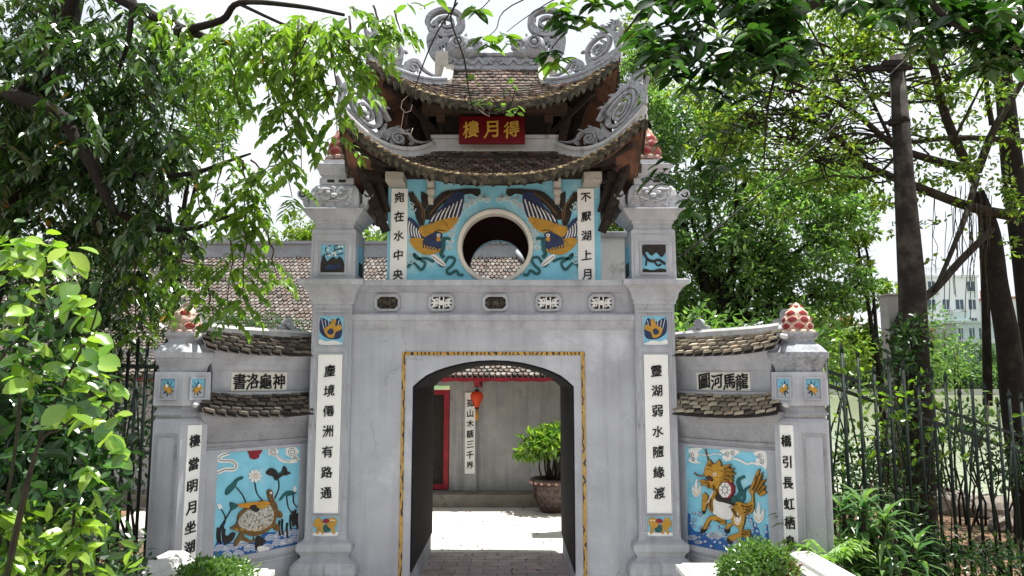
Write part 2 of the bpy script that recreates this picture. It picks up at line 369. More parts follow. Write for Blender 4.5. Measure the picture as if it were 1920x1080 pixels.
# ------------------------------------------------------------------ leaves
LEAF8 = (np.array([(0, 0, 0), (.28, -.45, .05), (.3, 0, -.02), (.28, .45, .05), (.66, -.36, .01), (.67, 0, -.05), (.66, .36, .01), (1, 0, -.14)], float),
         [(0, 2, 1), (0, 3, 2), (1, 2, 5, 4), (2, 3, 6, 5), (4, 5, 7), (5, 6, 7)])
LEAF4 = (np.array([(0, 0, 0), (.45, -.5, .08), (1, 0, -.06), (.45, .5, .08)], float), [(0, 2, 1), (0, 3, 2)])
RND = (np.array([(0, 0, 0), (.10, -.22, .03), (.10, .22, .03), (.30, -.44, .06), (.32, 0, -.02), (.30, .44, .06), (.54, -.48, .05), (.55, 0, -.045), (.54, .48, .05), (.78, -.34, .0), (.79, 0, -.08), (.78, .34, .0), (.93, -.14, -.07), (.93, .14, -.07), (1, 0, -.13)], float),
       [(0, 4, 1), (0, 2, 4), (1, 4, 3), (2, 5, 4), (3, 4, 7, 6), (4, 5, 8, 7), (6, 7, 10, 9), (7, 8, 11, 10), (9, 10, 12), (10, 11, 13), (10, 13, 14, 12)])
STRAP = (np.array([(0, -.2, 0), (0, .2, 0), (.3, -.5, .10), (.3, .5, .10), (.65, -.4, .06), (.65, .4, .06), (1, 0, -.22)], float),
         [(0, 1, 3, 2), (2, 3, 5, 4), (4, 5, 6)])
def unit(a): return a / (np.linalg.norm(a, axis=1, keepdims=True) + 1e-9)
def leaves(name, mats, sets, parent, tmpl=LEAF8):
    """sets: list of (pos, dir, nrm, length, width, material index) arrays -> ONE foliage mesh"""
    T, F = tmpl; nv = len(T); Vs = []; mi = []
    for pos, d, nr, L, W, m in sets:
        if len(pos) == 0: continue
        pos = np.asarray(pos, float); d = unit(np.asarray(d, float)); nr = np.asarray(nr, float)
        s = unit(np.cross(nr, d)); k = np.cross(d, s); L = np.asarray(L, float).reshape(-1, 1, 1); W = np.asarray(W, float).reshape(-1, 1, 1)
        Vs.append(pos[:, None, :] + d[:, None, :] * T[None, :, 0:1] * L + s[:, None, :] * T[None, :, 1:2] * W + k[:, None, :] * T[None, :, 2:3] * L)
        mi += [m] * len(pos)
    Vv = np.concatenate(Vs).reshape(-1, 3); N = len(mi)
    off = OFF.get(parent.name, Vector((0, 0, 0))) if parent else Vector((0, 0, 0))
    Vv = Vv - np.array(off)
    lens = np.array([len(f) for f in F]); flat = np.array([i for f in F for i in f])
    idx = (flat[None, :] + (np.arange(N) * nv)[:, None]).ravel()
    lt = np.tile(lens, N); ls = np.concatenate([[0], np.cumsum(lt)[:-1]])
    me = bpy.data.meshes.new(name); me.vertices.add(len(Vv)); me.vertices.foreach_set('co', Vv.ravel())
    me.loops.add(len(idx)); me.loops.foreach_set('vertex_index', idx.astype(np.int32))
    me.polygons.add(len(lt)); me.polygons.foreach_set('loop_start', ls.astype(np.int32)); me.polygons.foreach_set('loop_total', lt.astype(np.int32))
    me.polygons.foreach_set('material_index', np.repeat(np.array(mi, np.int32), len(F)))
    if not isinstance(mats, (list, tuple)): mats = [mats]
    for q in mats: me.materials.append(q)
    me.polygons.foreach_set('use_smooth', np.full(len(lt), nv > 9)); me.update(calc_edges=True); me.validate()
    o = bpy.data.objects.new(name, me); link(o, parent); OFF[o.name] = off; return o
def cloud(c, rad, n, L, W, m=0, droop=-.2, shell=.55, up=.8):
    """leaves spread through an ellipsoid, thicker near its skin"""
    c = np.array(c, float); rad = np.array(rad if hasattr(rad, '__len__') else (rad,) * 3, float)
    q = unit(rng.normal(size=(n, 3))); r = shell + (1 - shell) * rng.random((n, 1)) ** .6; r *= (.75 + .5 * rng.random((n, 1)))
    pos = c + q * r * rad
    d = unit(q * .6 + rng.normal(size=(n, 3)) * .7 + np.array((0, 0, droop)))
    nr = unit(rng.normal(size=(n, 3)) * .75 + np.array((0, 0, up)))
    k = .7 + .6 * rng.random(n); return (pos, d, nr, L * k, W * k, m)
def compound(base, d, length, n, L, W, m=0):
    """one feathered leaf: leaflets in pairs along a drooping midrib"""
    base = np.array(base, float); d = np.array(d, float); d /= np.linalg.norm(d) + 1e-9
    side = np.cross(d, (0, 0, 1.0)); side = side / (np.linalg.norm(side) + 1e-6)
    P_ = []; D = []; Nn = []
    for i in range(n):
        t = (i + 1) / n; p = base + d * length * t + np.array((0, 0, -.30 * length * t * t))
        ax = d + np.array((0, 0, -.5 * t))
        for sg in (-1, 1):
            P_.append(p); D.append(side * sg * .9 + ax * .45 + np.array((0, 0, -.38)) + rng.normal(size=3) * .2)
            Nn.append(np.array((0, 0, 1.0)) + side * sg * .7 + rng.normal(size=3) * .25)
    P_.append(base + d * length * 1.02 + np.array((0, 0, -.36 * length))); D.append(d + np.array((0, 0, -.9))); Nn.append(np.array((0, 0, 1.)) + d)
    k = .8 + .4 * rng.random(len(P_)); return (P_, D, Nn, L * k, W * k, m)
def wig(a, b, n=6, amp=.06, sag=0):
    a = Vector(a); b = Vector(b); o = []
    for i in range(n + 1):
        t = i / n; k = amp * (b - a).length * math.sin(math.pi * t)
        o.append(a.lerp(b, t) + Vector((random.uniform(-k, k), random.uniform(-k, k), random.uniform(-k, k) - sag * math.sin(math.pi * t))))
    return o

# ------------------------------------------------------------------ lettering
_G = {}
def glyph(ch):
    if ch not in _G:
        c = bpy.data.curves.new('lettering', 'FONT'); c.body = ch; c.size = 1; c.resolution_u = 3; c.extrude = .012; c.offset = .004
        o = bpy.data.objects.new('lettering', c); SC.collection.objects.link(o)
        me = bpy.data.meshes.new_from_object(o.evaluated_get(bpy.context.evaluated_depsgraph_get()))
        v = np.array([q.co[:] for q in me.vertices]); f = [list(q.vertices) for q in me.polygons]
        bpy.data.objects.remove(o); bpy.data.curves.remove(c); bpy.data.meshes.remove(me)
        lo, hi = v.min(0), v.max(0); s = max(hi[0] - lo[0], hi[1] - lo[1]); v[:, 0] = (v[:, 0] - (lo[0] + hi[0]) / 2) / s; v[:, 1] = (v[:, 1] - (lo[1] + hi[1]) / 2) / s
        _G[ch] = (v, f)
    return _G[ch]
def write(mb, ch, c, ex, ez, n, w, h, m=0):
    """one brush-written character: strokes lean up to the right and waver like brushwork"""
    v, f = glyph(ch); ph = random.uniform(0, 6)
    x = v[:, 0] + .025 * np.sin(v[:, 1] * 7 + ph); y = v[:, 1] + .13 * v[:, 0] + .03 * np.sin(v[:, 0] * 6 + ph)
    c, ex, ez, n = map(Vector, (c, ex, ez, n))
    for q, (dx, dy) in enumerate(((-.016, .0), (.018, .008), (.004, -.016))):      # the brush is broad: three passes
        mb.add([c + ex * ((a + dx) * w) + ez * ((b + dy) * h) + n * (zz * .25 + .003 + .0006 * q) for a, b, zz in zip(x, y, v[:, 2])], f, m)

# ================================================================== THE GATE
CX = -.176; FY = 7.05                      # gate centre line, front face of its wall
def solid_hole(mb, outer, hole, y0, y1, m=0):    # wall plate in the XZ plane with a hole
    mb.prism([(x, y0, z) for x, z in outer], (0, y1 - y0, 0), m, [[(x, y0, z) for x, z in hole]] if hole else [])
gate = thing('temple_gate', (CX, FY, 0), 'grey two-roofed temple gate with an arched passage, phoenix murals and round window', 'gate')
ARCH = [(-.76, 0), (-.76, 1.93), (-.70, 1.985), (-.635, 2.035), (-.55, 2.075), (-.47, 2.105), (-.37, 2.132), (-.27, 2.155), (-.14, 2.172), (0, 2.178)]
ARCH = ARCH + [(-x, z) for x, z in reversed(ARCH[:-1])]
mb = MB()
mb.prism([(CX + x, FY, z) for x, z in [(-1.40, 0)] + ARCH + [(1.40, 0), (1.40, 2.56), (-1.40, 2.56)]], (0, 1.8, 0))
body = mb.build('wall', M['plaster'], gate)
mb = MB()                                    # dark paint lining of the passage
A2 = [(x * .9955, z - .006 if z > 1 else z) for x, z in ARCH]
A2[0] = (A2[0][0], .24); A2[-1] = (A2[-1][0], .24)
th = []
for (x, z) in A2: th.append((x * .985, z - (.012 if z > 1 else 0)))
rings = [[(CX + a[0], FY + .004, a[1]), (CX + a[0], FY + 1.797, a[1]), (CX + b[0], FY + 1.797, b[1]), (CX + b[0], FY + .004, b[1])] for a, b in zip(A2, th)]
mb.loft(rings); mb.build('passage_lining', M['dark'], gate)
mb = MB()
for x0, x1, z0, z1 in ((-.862, -.832, .02, 2.255), (.832, .862, .02, 2.255), (-.832, .832, 2.225, 2.255)):
    mb.box(CX + x0, CX + x1, FY - .010, FY + .02, z0, z1)
mb.build('door_trim', M['trim_gold'], gate)
# frieze, string course and ledge
mb = MB(); mb.box(CX - 1.40, CX + 1.40, FY + .002, 8.85, 2.56, 2.86); mb.build('frieze', M['plaster'], gate)
def rect_levels(mb, x0, x1, y0, y1, prof, m=0):   # (z, outward) levels of a rectangular moulding
    mb.loft([[(x0 - e, y0 - e, z), (x1 + e, y0 - e, z), (x1 + e, y1 + e, z), (x0 - e, y1 + e, z)] for z, e in prof], m)
mb = MB(); rect_levels(mb, CX - 1.36, CX + 1.36, FY, 8.85, [(2.46, .002), (2.50, .03), (2.545, .055), (2.55, .075), (2.605, .08), (2.61, .03), (2.635, .004)])
mb.build('string_course', M['plaster_trim'], gate, .006)
mb = MB(); rect_levels(mb, CX - 1.36, CX + 1.36, FY, 8.85, [(2.82, .003), (2.845, .05), (2.87, .09), (2.875, .12), (2.928, .125), (2.93, .12)])
mb.build('ledge', M['plaster_trim'], gate, .006)
# openwork vents
OCT = [(-.125, -.045), (-.085, -.08), (.085, -.08), (.125, -.045), (.125, .045), (.085, .08), (-.085, .08), (-.125, .045)]
for i, u in enumerate((727, 828, 929, 1028, 1127)):
    x = xat(u, 566, FY); z = 2.722; pale = i in (1, 3, 4)
    mb = MB(); solid_hole(mb, [(x + a, z + b) for a, b in OCT], [(x + a * .78, z + b * .72) for a, b in OCT], FY - .022, FY + .01)
    v = mb.build('vent', M['plaster_trim'], gate, .004)
    tag(v, 'white openwork vent' if pale else 'dark olive openwork vent')
    mb = MB(); solid_hole(mb, [(x + a * .78, z + b * .72) for a, b in OCT], None, FY - .002, FY + .008)
    mb.build('vent_recess', M['under'], v)  # dark backing panel stands in for the shade of an open cavity
    mb = MB(); f3 = lambda p: (p[0], FY - .009, p[1]); T = (0, .006, 0)
    for s in (-1, 1):
        stroke(mb, [(x + s * .095, z - .045), (x + s * .06, z - .01), (x + s * .06, z + .012), (x + s * .095, z + .045)], .016, f3, T)
        stroke(mb, spiral((x + s * .055, z + .022), .006, .024, 0, 1.2, 14), .010, f3, (0, .0057, 0))
        stroke(mb, spiral((x + s * .055, z - .022), .006, .024, 3, 1.2, 14), .010, f3, (0, .0053, 0))
        stroke(mb, [(x + s * .02, z - .055), (x + s * .02, z + .055)], .012, f3, (0, .0064, 0))
    stroke(mb, [(x - .095, z), (x + .095, z)], .018, f3, (0, .0068, 0)); mb.box(x - .026, x + .026, FY - .018, FY - .004, z - .022, z + .022)
    mb.build('vent_lattice', M['rel_white'] if pale else M['eave_moss'], v)

# upper room: blue mural wall with round window, side and rear walls, dark lining
MY = 7.15; ZB = 2.93; ZT = 3.98; HC = (CX + .012, zat(462, MY)); HR = .327
circ = lambda r, n=56: [(HC[0] + r * math.cos(2 * math.pi * k / n), HC[1] + r * math.sin(2 * math.pi * k / n)) for k in range(n)]
rect = [(CX - 1.045, ZB), (CX + 1.045, ZB), (CX + 1.045, ZT), (CX - 1.045, ZT)]
mb = MB(); solid_hole(mb, rect, circ(HR + .005), MY, MY + .12); mural = mb.build('mural_wall', M['blue'], gate)
mb = MB()
mb.box(CX - 1.045, CX - .93, MY + .122, 8.53, ZB, ZT); mb.box(CX + .93, CX + 1.045, MY + .122, 8.53, ZB, ZT)
solid_hole(mb, rect, circ(HR), 8.532, 8.65); mb.build('side_wall', M['blue'], gate)
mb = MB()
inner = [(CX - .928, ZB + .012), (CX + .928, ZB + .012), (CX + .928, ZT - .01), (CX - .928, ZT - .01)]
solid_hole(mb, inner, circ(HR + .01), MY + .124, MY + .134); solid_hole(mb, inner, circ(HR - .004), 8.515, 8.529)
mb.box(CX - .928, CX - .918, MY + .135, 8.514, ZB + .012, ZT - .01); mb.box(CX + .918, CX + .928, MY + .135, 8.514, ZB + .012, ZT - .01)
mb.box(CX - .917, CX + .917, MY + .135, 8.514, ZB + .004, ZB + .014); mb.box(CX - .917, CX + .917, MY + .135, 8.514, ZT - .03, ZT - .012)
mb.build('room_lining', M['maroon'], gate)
mb = MB(); N = 64; rings = []
for k in range(N + 1):
    a = 2 * math.pi * k / N; ca, sa = math.cos(a), math.sin(a)
    rings.append([(HC[0] + r * ca, y, HC[1] + r * sa) for r, y in ((HR, MY + .13), (HR, MY - .028), (HR + .008, MY - .036), (HR + .036, MY - .036), (HR + .045, MY - .026), (HR + .045, MY + .01), (HR + .004, MY + .13))])
mb.loft(rings, 0, False, False); mb.build('window_ring', M['cream_trim'], gate)

# reliefs traced on a wall plane
class Relief:
    def __init__(s, O, n, x0, y0, k, d0=.008, mirror=None):
        s.O = Vector(O); s.n = Vector(n).normalized(); s.x0, s.y0, s.k = x0, y0, k; s.d = d0; s.mir = mirror; s.mbs = {}; s.flat = 1.0; s.ol = None; s.post = []
    def p3(s, p):
        u = s.x0 + p[0] / s.k; v = s.y0 + p[1] / s.k
        if s.mir: u = 2 * s.mir - u
        return on(u, v, s.O, s.n)
    def mb(s, g): return s.mbs.setdefault(g, MB())
    def poly(s, pts, m, g='relief', smooth=3, h=0):
        s.d += .0001; h *= s.flat
        if s.ol is not None and m in (9, 5): s.post.append((list(pts), smooth, s.d + h, g))
        pts = crv(pts, smooth, True) if smooth else pts
        s.mb(g).prism([s.p3(p) - s.n * .004 for p in pts], s.n * (s.d + h + .004), m)
    def line(s, path, wid, m, g='relief', h=0, sm=4):
        s.d += .0001; h *= s.flat; path = crv(path, sm) if sm and len(path) > 2 else path
        L, Q = ribbon(path, wid); d = s.n * (s.d + h); z = -s.n * .004
        s.mb(g).loft([[s.p3(a) + z, s.p3(b) + z, s.p3(b) + d, s.p3(a) + d] for a, b in zip(L, Q)], m)
    def outlines(s, wid, m):
        for pts, sm, d, g in s.post:
            p = crv(pts, max(sm, 2), True); d0 = s.d; s.d = d + .0006; s.line(p + [p[0]], wid, m, g, 0, 0); s.d = d0
    def arcs(s, c, r0, r1, step, wid, m, a0=180, a1=360, g='relief', n=9):
        r = r1
        while r >= r0:
            s.line([(c[0] + r * math.cos(R(a0 + (a1 - a0) * k / n)), c[1] + r * math.sin(R(a0 + (a1 - a0) * k / n))) for k in range(n + 1)], wid, m, g, sm=0); r -= step
    def curl(s, c, r, wid, m, a=0, turns=1.1, g='relief'):
        s.line(spiral(c, r, r * .18, a, turns, 14), wid, m, g, sm=0)
def phoenix(mirror):
    r = Relief((0, MY, 0), (0, -1, 0), 540, 330, 3.724, .012, mirror)
    G, B, D, Wt, Ye = 0, 1, 2, 3, 4
    for t in ([(870, 105), (905, 180), (940, 230), (960, 300), (935, 360), (900, 310), (880, 230), (850, 170)],
              [(930, 110), (990, 150), (985, 190), (950, 240), (935, 200)],
              [(960, 240), (1010, 180), (1080, 115), (1150, 100), (1200, 110), (1100, 180), (1040, 240), (1000, 300), (955, 300)],
              [(1150, 100), (1340, 92), (1325, 145), (1280, 125), (1240, 130), (1170, 130)],
              [(845, 110), (900, 150), (880, 180), (850, 160)]):
        r.poly(t, D, smooth=2)
    for a, b, c in (((900, 160), (950, 240), (950, 320)), ((990, 270), (1060, 190), (1150, 120)), ((880, 140), (930, 220), (940, 300))): r.line([a, b, c], 7, 5)
    r.poly([(838, 295), (870, 300), (900, 330), (930, 370), (955, 430), (900, 445), (855, 430), (836, 370)], B)
    r.poly([(990, 350), (985, 320), (1030, 260), (1080, 210), (1120, 150), (1170, 115), (1225, 120), (1225, 190), (1195, 290), (1120, 315), (1040, 335)], B)
    for k in range(7):
        t = k / 6; r.line([(1000 + 175 * t, 322 - 20 * t), (1020 + 175 * t, 285 - 55 * t), (1050 + 165 * t, 255 - 90 * t)], 8, Wt)
        if k < 6: r.line([(1015 + 175 * t, 318 - 20 * t), (1035 + 175 * t, 270 - 50 * t), (1072 + 145 * t, 235 - 80 * t)], 6, D)
    for k in range(5): r.line([(848 + 20 * k, 420 + 4 * k), (843 + 18 * k, 370 + 8 * k), (850 + 16 * k, 318 + 16 * k)], 8, Wt)
    r.poly([(915, 365), (985, 345), (1060, 310), (1185, 292), (1165, 340), (1115, 390), (1060, 402), (1000, 425), (945, 425)], G)
    r.poly([(848, 445), (885, 432), (945, 440), (965, 480), (1000, 500), (1058, 500), (1058, 530), (1000, 548), (945, 548), (890, 515), (860, 480)], G)
    for k in range(9): r.poly([(925 + 28 * k, 362 - 7 * k), (938 + 28 * k, 345 - 8 * k), (952 + 28 * k, 357 - 7 * k)], G, smooth=0)
    r.poly([(940, 470), (960, 430), (1000, 405), (1045, 390), (1080, 412), (1062, 450), (1090, 482), (1050, 512), (1010, 492), (975, 490)], B)
    for k in range(6): r.line([(955 + 22 * k, 470 + 4 * k), (945 + 20 * k, 486 + 6 * k), (950 + 18 * k, 505 + 4 * k)], 9, B)
    r.line([(1020, 392), (1060, 380), (1100, 385)], 9, 5)
    r.poly([(1040, 430), (1058, 428), (1066, 445), (1055, 458), (1040, 455)], Ye); r.poly([(1040, 408), (1062, 406), (1064, 424), (1044, 426)], Wt); r.poly([(1050, 412), (1059, 412), (1059, 420), (1050, 420)], D, smooth=0)
    r.line([(1085, 430), (1085, 500), (1070, 545), (1090, 570)], 26, 6); r.line([(1085, 450), (1110, 435), (1135, 445)], 18, 6)
    r.line([(835, 640), (875, 605), (930, 655), (960, 610), (930, 590), (880, 545), (900, 580), (960, 575), (1020, 600)], 17, 6)
    r.line([(1050, 610), (1080, 630), (1120, 570), (1165, 580), (1150, 620), (1110, 660), (1130, 685), (1175, 660), (1195, 690), (1225, 688)], 17, 6)
    r.poly([(1000, 560), (1030, 550), (1100, 615), (1085, 632), (1040, 605)], Wt); r.line([(1010, 562), (1095, 625)], 5, 5)
    for c, rad in (((855, 590), 26), ((852, 545), 18), ((870, 230), 26), ((862, 195), 20)): r.curl(c, rad, 7, 7)
    o = r.mbs['relief'].build('phoenix_relief', [M['bird_gold'], M['navy'], M['under'], M['rel_white'], M['orange'], M['brown'], M['green_dk'], M['cyan_pale']], gate)
    return tag(o, 'phoenix with spread navy and ochre wings ' + ('facing left' if mirror else 'facing right'))
phoenix(None); phoenix(925)
for mirr in (None, 925):
    r = Relief((0, MY, 0), (0, -1, 0), 540, 330, 3.724, .006, mirr)
    for i, (a, b) in enumerate(((1128, 500), (1135, 455), (1145, 410), (1155, 365), (1172, 320), (1190, 275), (1215, 235), (1250, 205), (1290, 180), (1340, 160), (1390, 165))):
        r.poly([(a + 24 * math.cos(q) + 4 * math.cos(3 * q), b + 22 * math.sin(q)) for q in [k * math.pi / 5 for k in range(10)]], 0); r.curl((a, b), 17, 4, 1, i, 1.4)
        if i > 4: r.curl((a - 24, b - 26), 15, 5, 1, i + 1, 1.0)
    r.mbs['relief'].build('cloud_relief', [M['cyan_pale'], M['stone_trim']], gate)
# couplet plaques beside the mural
def plaque(name, chars, P0, P1, wtop, ex, n, mats, parent, size=.8, hts=None, thick=.014, bevel=.004):
    """upright white board from P0 (top centre) to P1 (bottom centre) with a column of characters"""
    P0, P1, ex, n = Vector(P0), Vector(P1), Vector(ex).normalized(), Vector(n).normalized(); mb = MB()
    d = (P1 - P0); c = (P0 + P1) / 2; mb.obox(c + n * (thick / 2 - .004), ex * wtop / 2, n * (thick / 2 + .004), d / 2)
    o = mb.build(name, mats[0], parent, bevel); tx = MB(); up = -d.normalized()
    for i, ch in enumerate(chars):
        t = hts[i] if hts else (i + .5) / len(chars)
        write(tx, ch, P0 + d * t + n * (thick + .001), ex, up, n, wtop * size, wtop * size * 1.04)
    tx.build('lettering', mats[1], o); return o
for u, chars, e in ((748, '宛在水中央', 0), (1099, '不厭湖上月', 1)):
    x = xat(u, 450, MY)
    o = plaque('couplet_plaque', chars, (x, MY, 3.865), (x, MY, ZB + .004), .165, (1, 0, 0), (0, -1, 0), (M['white'], M['ink']), gate, .58, [.10 + .205 * i for i in range(5)], .02)
# bracket blocks and corbels under the lower eave
for s in (-1, 1):
    mb = MB(); x = CX + s * .95; mb.box(x - .088, x + .088, 6.90, MY + .05, 3.875, 3.975); mb.build('bracket_block', M['cream_block'], gate, .01)
    mb = MB(); x = CX + s * 1.13; mb.obox((x, 7.02, 3.95), (.07, .05, .02), (-.03 * s, .09, 0), (0, 0, .045)); mb.build('bracket_block', M['wood'], gate, .01)
    mb = MB(); x = CX + s * .62
    mb.loft([[(x - a, MY - b, z), (x + a, MY - b, z), (x + a, MY + .02, z), (x - a, MY + .02, z)] for z, a, b in ((3.70, .022, .03), (3.76, .03, .05), (3.80, .026, .045), (3.81, .04, .08), (3.84, .04, .085), (3.85, .03, .06), (3.90, .034, .10), (3.97, .034, .12))])
    mb.build('corbel', M['cream_block'], gate, .004)
    mb = MB()
    mb.beam((CX + s * 1.05, 7.10, 3.42), (CX + s * 1.30, 6.85, 4.10), .05, .07); mb.beam((CX + s * 1.06, 7.14, 3.62), (CX + s * 1.18, 7.02, 4.05), .09, .05)
    for k in range(6): mb.blob((CX + s * (1.10 + .028 * k), 7.06 - .03 * k, 3.52 + .085 * k), (.045, .045, .055), 0, 7, 5, .25)
    mb.build('strut', M['wood'], gate)
mb = MB(); rect_levels(mb, CX - 1.0, CX + 1.0, 7.16, 8.6, [(3.96, .06), (4.06, .07), (4.07, .02), (4.2, .02)]); mb.build('wall_plate_beam', M['wood'], gate)

# ------------------------------------------------------------------ curved tiled roofs
def quad3(a, b, c, sm):       # parabola through (0,a) (sm,b) (1,c)
    k = (b - a - (c - a) * sm) / (sm * sm - sm); return lambda s: a + (c - a - k) * s + k * s * s
YC = 7.9
def make_roof(Hx, Hy, zc, zh, p, smax, smax_side, rows, tw, mats, label, soff_s):
    def S(side, u, s, dz=0):
        hx, hy = Hx(s), Hy(s); z = zc(s) + (zh(s) - zc(s)) * abs(u) ** p + dz
        if side == 0: return Vector((CX + u * hx, YC - hy, z))
        if side == 1: return Vector((CX + hx, YC + u * hy, z))
        if side == 2: return Vector((CX - u * hx, YC + hy, z))
        return Vector((CX - hx, YC - u * hy, z))
    mb = MB(); NU = 40
    for side in range(4):
        sm = smax if side in (0, 2) else smax_side; NS = 10; g = []
        for j in range(NS + 1):
            for i in range(NU + 1): g.append(S(side, -1 + 2 * i / NU, sm * j / NS))
        fs = [(j * (NU + 1) + i, j * (NU + 1) + i + 1, (j + 1) * (NU + 1) + i + 1, (j + 1) * (NU + 1) + i) for j in range(NS) for i in range(NU)]
        mb.add(g, fs, 1, True)
        for j in range(rows):                                   # overlapping tiles, row by row
            s0 = sm * (j - .05) / rows; s1 = min(sm, sm * (j + 1.25) / rows); s0 = max(0, s0)
            hw = (Hx if side in (0, 2) else Hy)(s0)
            n = max(4, int(2 * hw / tw)); sh = .5 * (j % 2)
            for i in range(n):
                u0 = -1 + 2 * (i + sh) / n + .005; u1 = u0 + 2 / n - .011
                if u1 > 1: continue
                ja, jb = random.uniform(-.004, .006), random.uniform(-.004, .006); ds = random.uniform(-.12, .12) * sm / rows
                s0_ = max(0, s0 + ds)
                um = (u0 + u1) / 2
                A = S(side, u0, s0_, .026 + ja); Mid = S(side, um, max(0, s0_ - .22 * sm / rows), .030 + (ja + jb) / 2); B = S(side, u1, s0_, .026 + jb)
                Cc = S(side, u1, s1, .003); Dd = S(side, u0, s1, .003); dn = Vector((0, 0, -.015))
                mb.add([A, Mid, B, Cc, Dd, A + dn, Mid + dn, B + dn], [(0, 1, 2, 3, 4), (5, 6, 1, 0), (6, 7, 2, 1)], 0)
    roof = mb.build('roof', [mats[0], M['under']], gate); tag(roof, label)
    mb = MB()                                                   # soffit
    for side in range(4):
        NS = 5; g = []
        for j in range(NS + 1):
            for i in range(NU + 1):
                s = .015 + (soff_s - .015) * j / NS; g.append(S(side, (-1 + 2 * i / NU) * .995, s, -.075 - .02 * (j / NS)))
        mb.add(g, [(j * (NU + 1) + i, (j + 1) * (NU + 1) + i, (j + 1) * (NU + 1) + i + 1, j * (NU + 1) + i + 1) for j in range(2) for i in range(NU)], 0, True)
        mb.add(g, [(j * (NU + 1) + i, (j + 1) * (NU + 1) + i, (j + 1) * (NU + 1) + i + 1, j * (NU + 1) + i + 1) for j in range(2, NS) for i in range(NU)], 1, True)  # inner soffit takes the dark timber colour to stand in for under-eave shade
        for k in range(15): mb.beam(S(side, -.9 + 1.8 * k / 14, .30, -.10), S(side, -.9 + 1.8 * k / 14, soff_s, -.12), .03, .035, 1)
        mb.beam(S(side, .97, .12, -.10), S(side, .97, soff_s, -.14), .06, .08, 1)
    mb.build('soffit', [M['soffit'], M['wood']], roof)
    mb = MB()                                                   # mossy eave edge with drip tiles
    for side in range(4):
        NE = 60; rings = []
        for i in range(NE + 1):
            u = -1 + 2 * i / NE; a = S(side, u, 0); b = S(side, u * .985, .05); jz = random.uniform(-.008, .008)
            out = (a - Vector((CX, YC, a.z))).normalized() * random.uniform(.004, .014)
            rings.append([a + out + Vector((0, 0, .018 + jz)), b + Vector((0, 0, .022)), b + Vector((0, 0, -.078)), a + out * .3 + Vector((0, 0, -.042 + jz))])
        mb.loft(rings, 0)
        hw = (Hx if side in (0, 2) else Hy)(0); n = int(2 * hw / .062)
        for i in range(n):
            u = -1 + 2 * (i + .5) / n; a = S(side, u, 0, -.055); k = random.uniform(.7, 1.25)
            o_ = (a - Vector((CX, YC, a.z))).normalized(); tv = (S(side, u + .01, 0) - S(side, u - .01, 0)).normalized() * .026 * k
            if random.random() < .85: mb.prism([a - tv + Vector((0, 0, .03)), a + tv + Vector((0, 0, .03)), a + tv * .8 + Vector((0, 0, .0)), a + Vector((random.uniform(-.005, .005), 0, -.034 * k)), a - tv * .8 + Vector((0, 0, .0))], o_ * random.uniform(.014, .03))
            mb.blob(S(side, u + .01, .012, .020), (.036 * k, .030, .014), 1, 7, 4, .35, False)
            for s_, pr in ((.05, .8), (.09, .5), (.14, .25)):
                if random.random() < pr: mb.blob(S(side, u + random.uniform(-.02, .02), s_, .022), (.034 * k, .034, .012), 1, 7, 4, .4, False)
    mb.build('eave_edge', [M['eave_moss'], M['eave_top']], roof)
    return roof, S
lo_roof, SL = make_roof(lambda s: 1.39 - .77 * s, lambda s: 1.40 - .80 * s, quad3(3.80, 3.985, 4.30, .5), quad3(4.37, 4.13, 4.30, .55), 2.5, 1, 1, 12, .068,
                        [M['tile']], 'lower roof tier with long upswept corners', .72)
uzc = quad3(4.585, 4.965, 5.43, .5)
uzh = lambda s: uzc(s) if s >= .6 else max(uzc(s), 5.03 + (-.30 + .72 * s) * s + .0 * s) if s > 0 else 5.03
def uzh(s):
    if s >= .6: return uzc(s)
    t = s / .6; q = quad3(5.03, 4.955, uzc(.6), .5)(t); return max(q, uzc(s))
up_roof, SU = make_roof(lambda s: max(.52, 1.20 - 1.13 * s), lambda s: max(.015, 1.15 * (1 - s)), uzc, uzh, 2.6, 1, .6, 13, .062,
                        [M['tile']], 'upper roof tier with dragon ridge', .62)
# hip ridges: plaster bands that follow the corner lines
def band(path, w, h, m, name, parent, side=Vector((1, 0, 0))):
    mb = MB(); n = len(path); prof = [(-.5, 0), (-.5, .30), (-.36, .36), (-.36, .62), (-.5, .68), (-.5, .84), (-.3, 1), (.3, 1), (.5, .84), (.5, .68), (.36, .62), (.36, .36), (.5, .30), (.5, 0)]
    rings = []
    for i in range(n):
        t = path[min(i + 1, n - 1)] - path[max(i - 1, 0)]; sd_ = Vector((t.y, -t.x, 0)).normalized()
        rings.append([path[i] + sd_ * a * w + Vector((0, 0, b * h - .02)) for a, b in prof])
    mb.loft(rings, 0); return mb.build(name, m, parent)
def corner(S, sx, sy, s0, s1, n=16):
    side, u = {(1, -1): (0, 1), (-1, -1): (0, -1), (1, 1): (2, -1), (-1, 1): (2, 1)}[(sx, sy)]
    return [S(side, u, s0 + (s1 - s0) * k / n) for k in range(n + 1)]
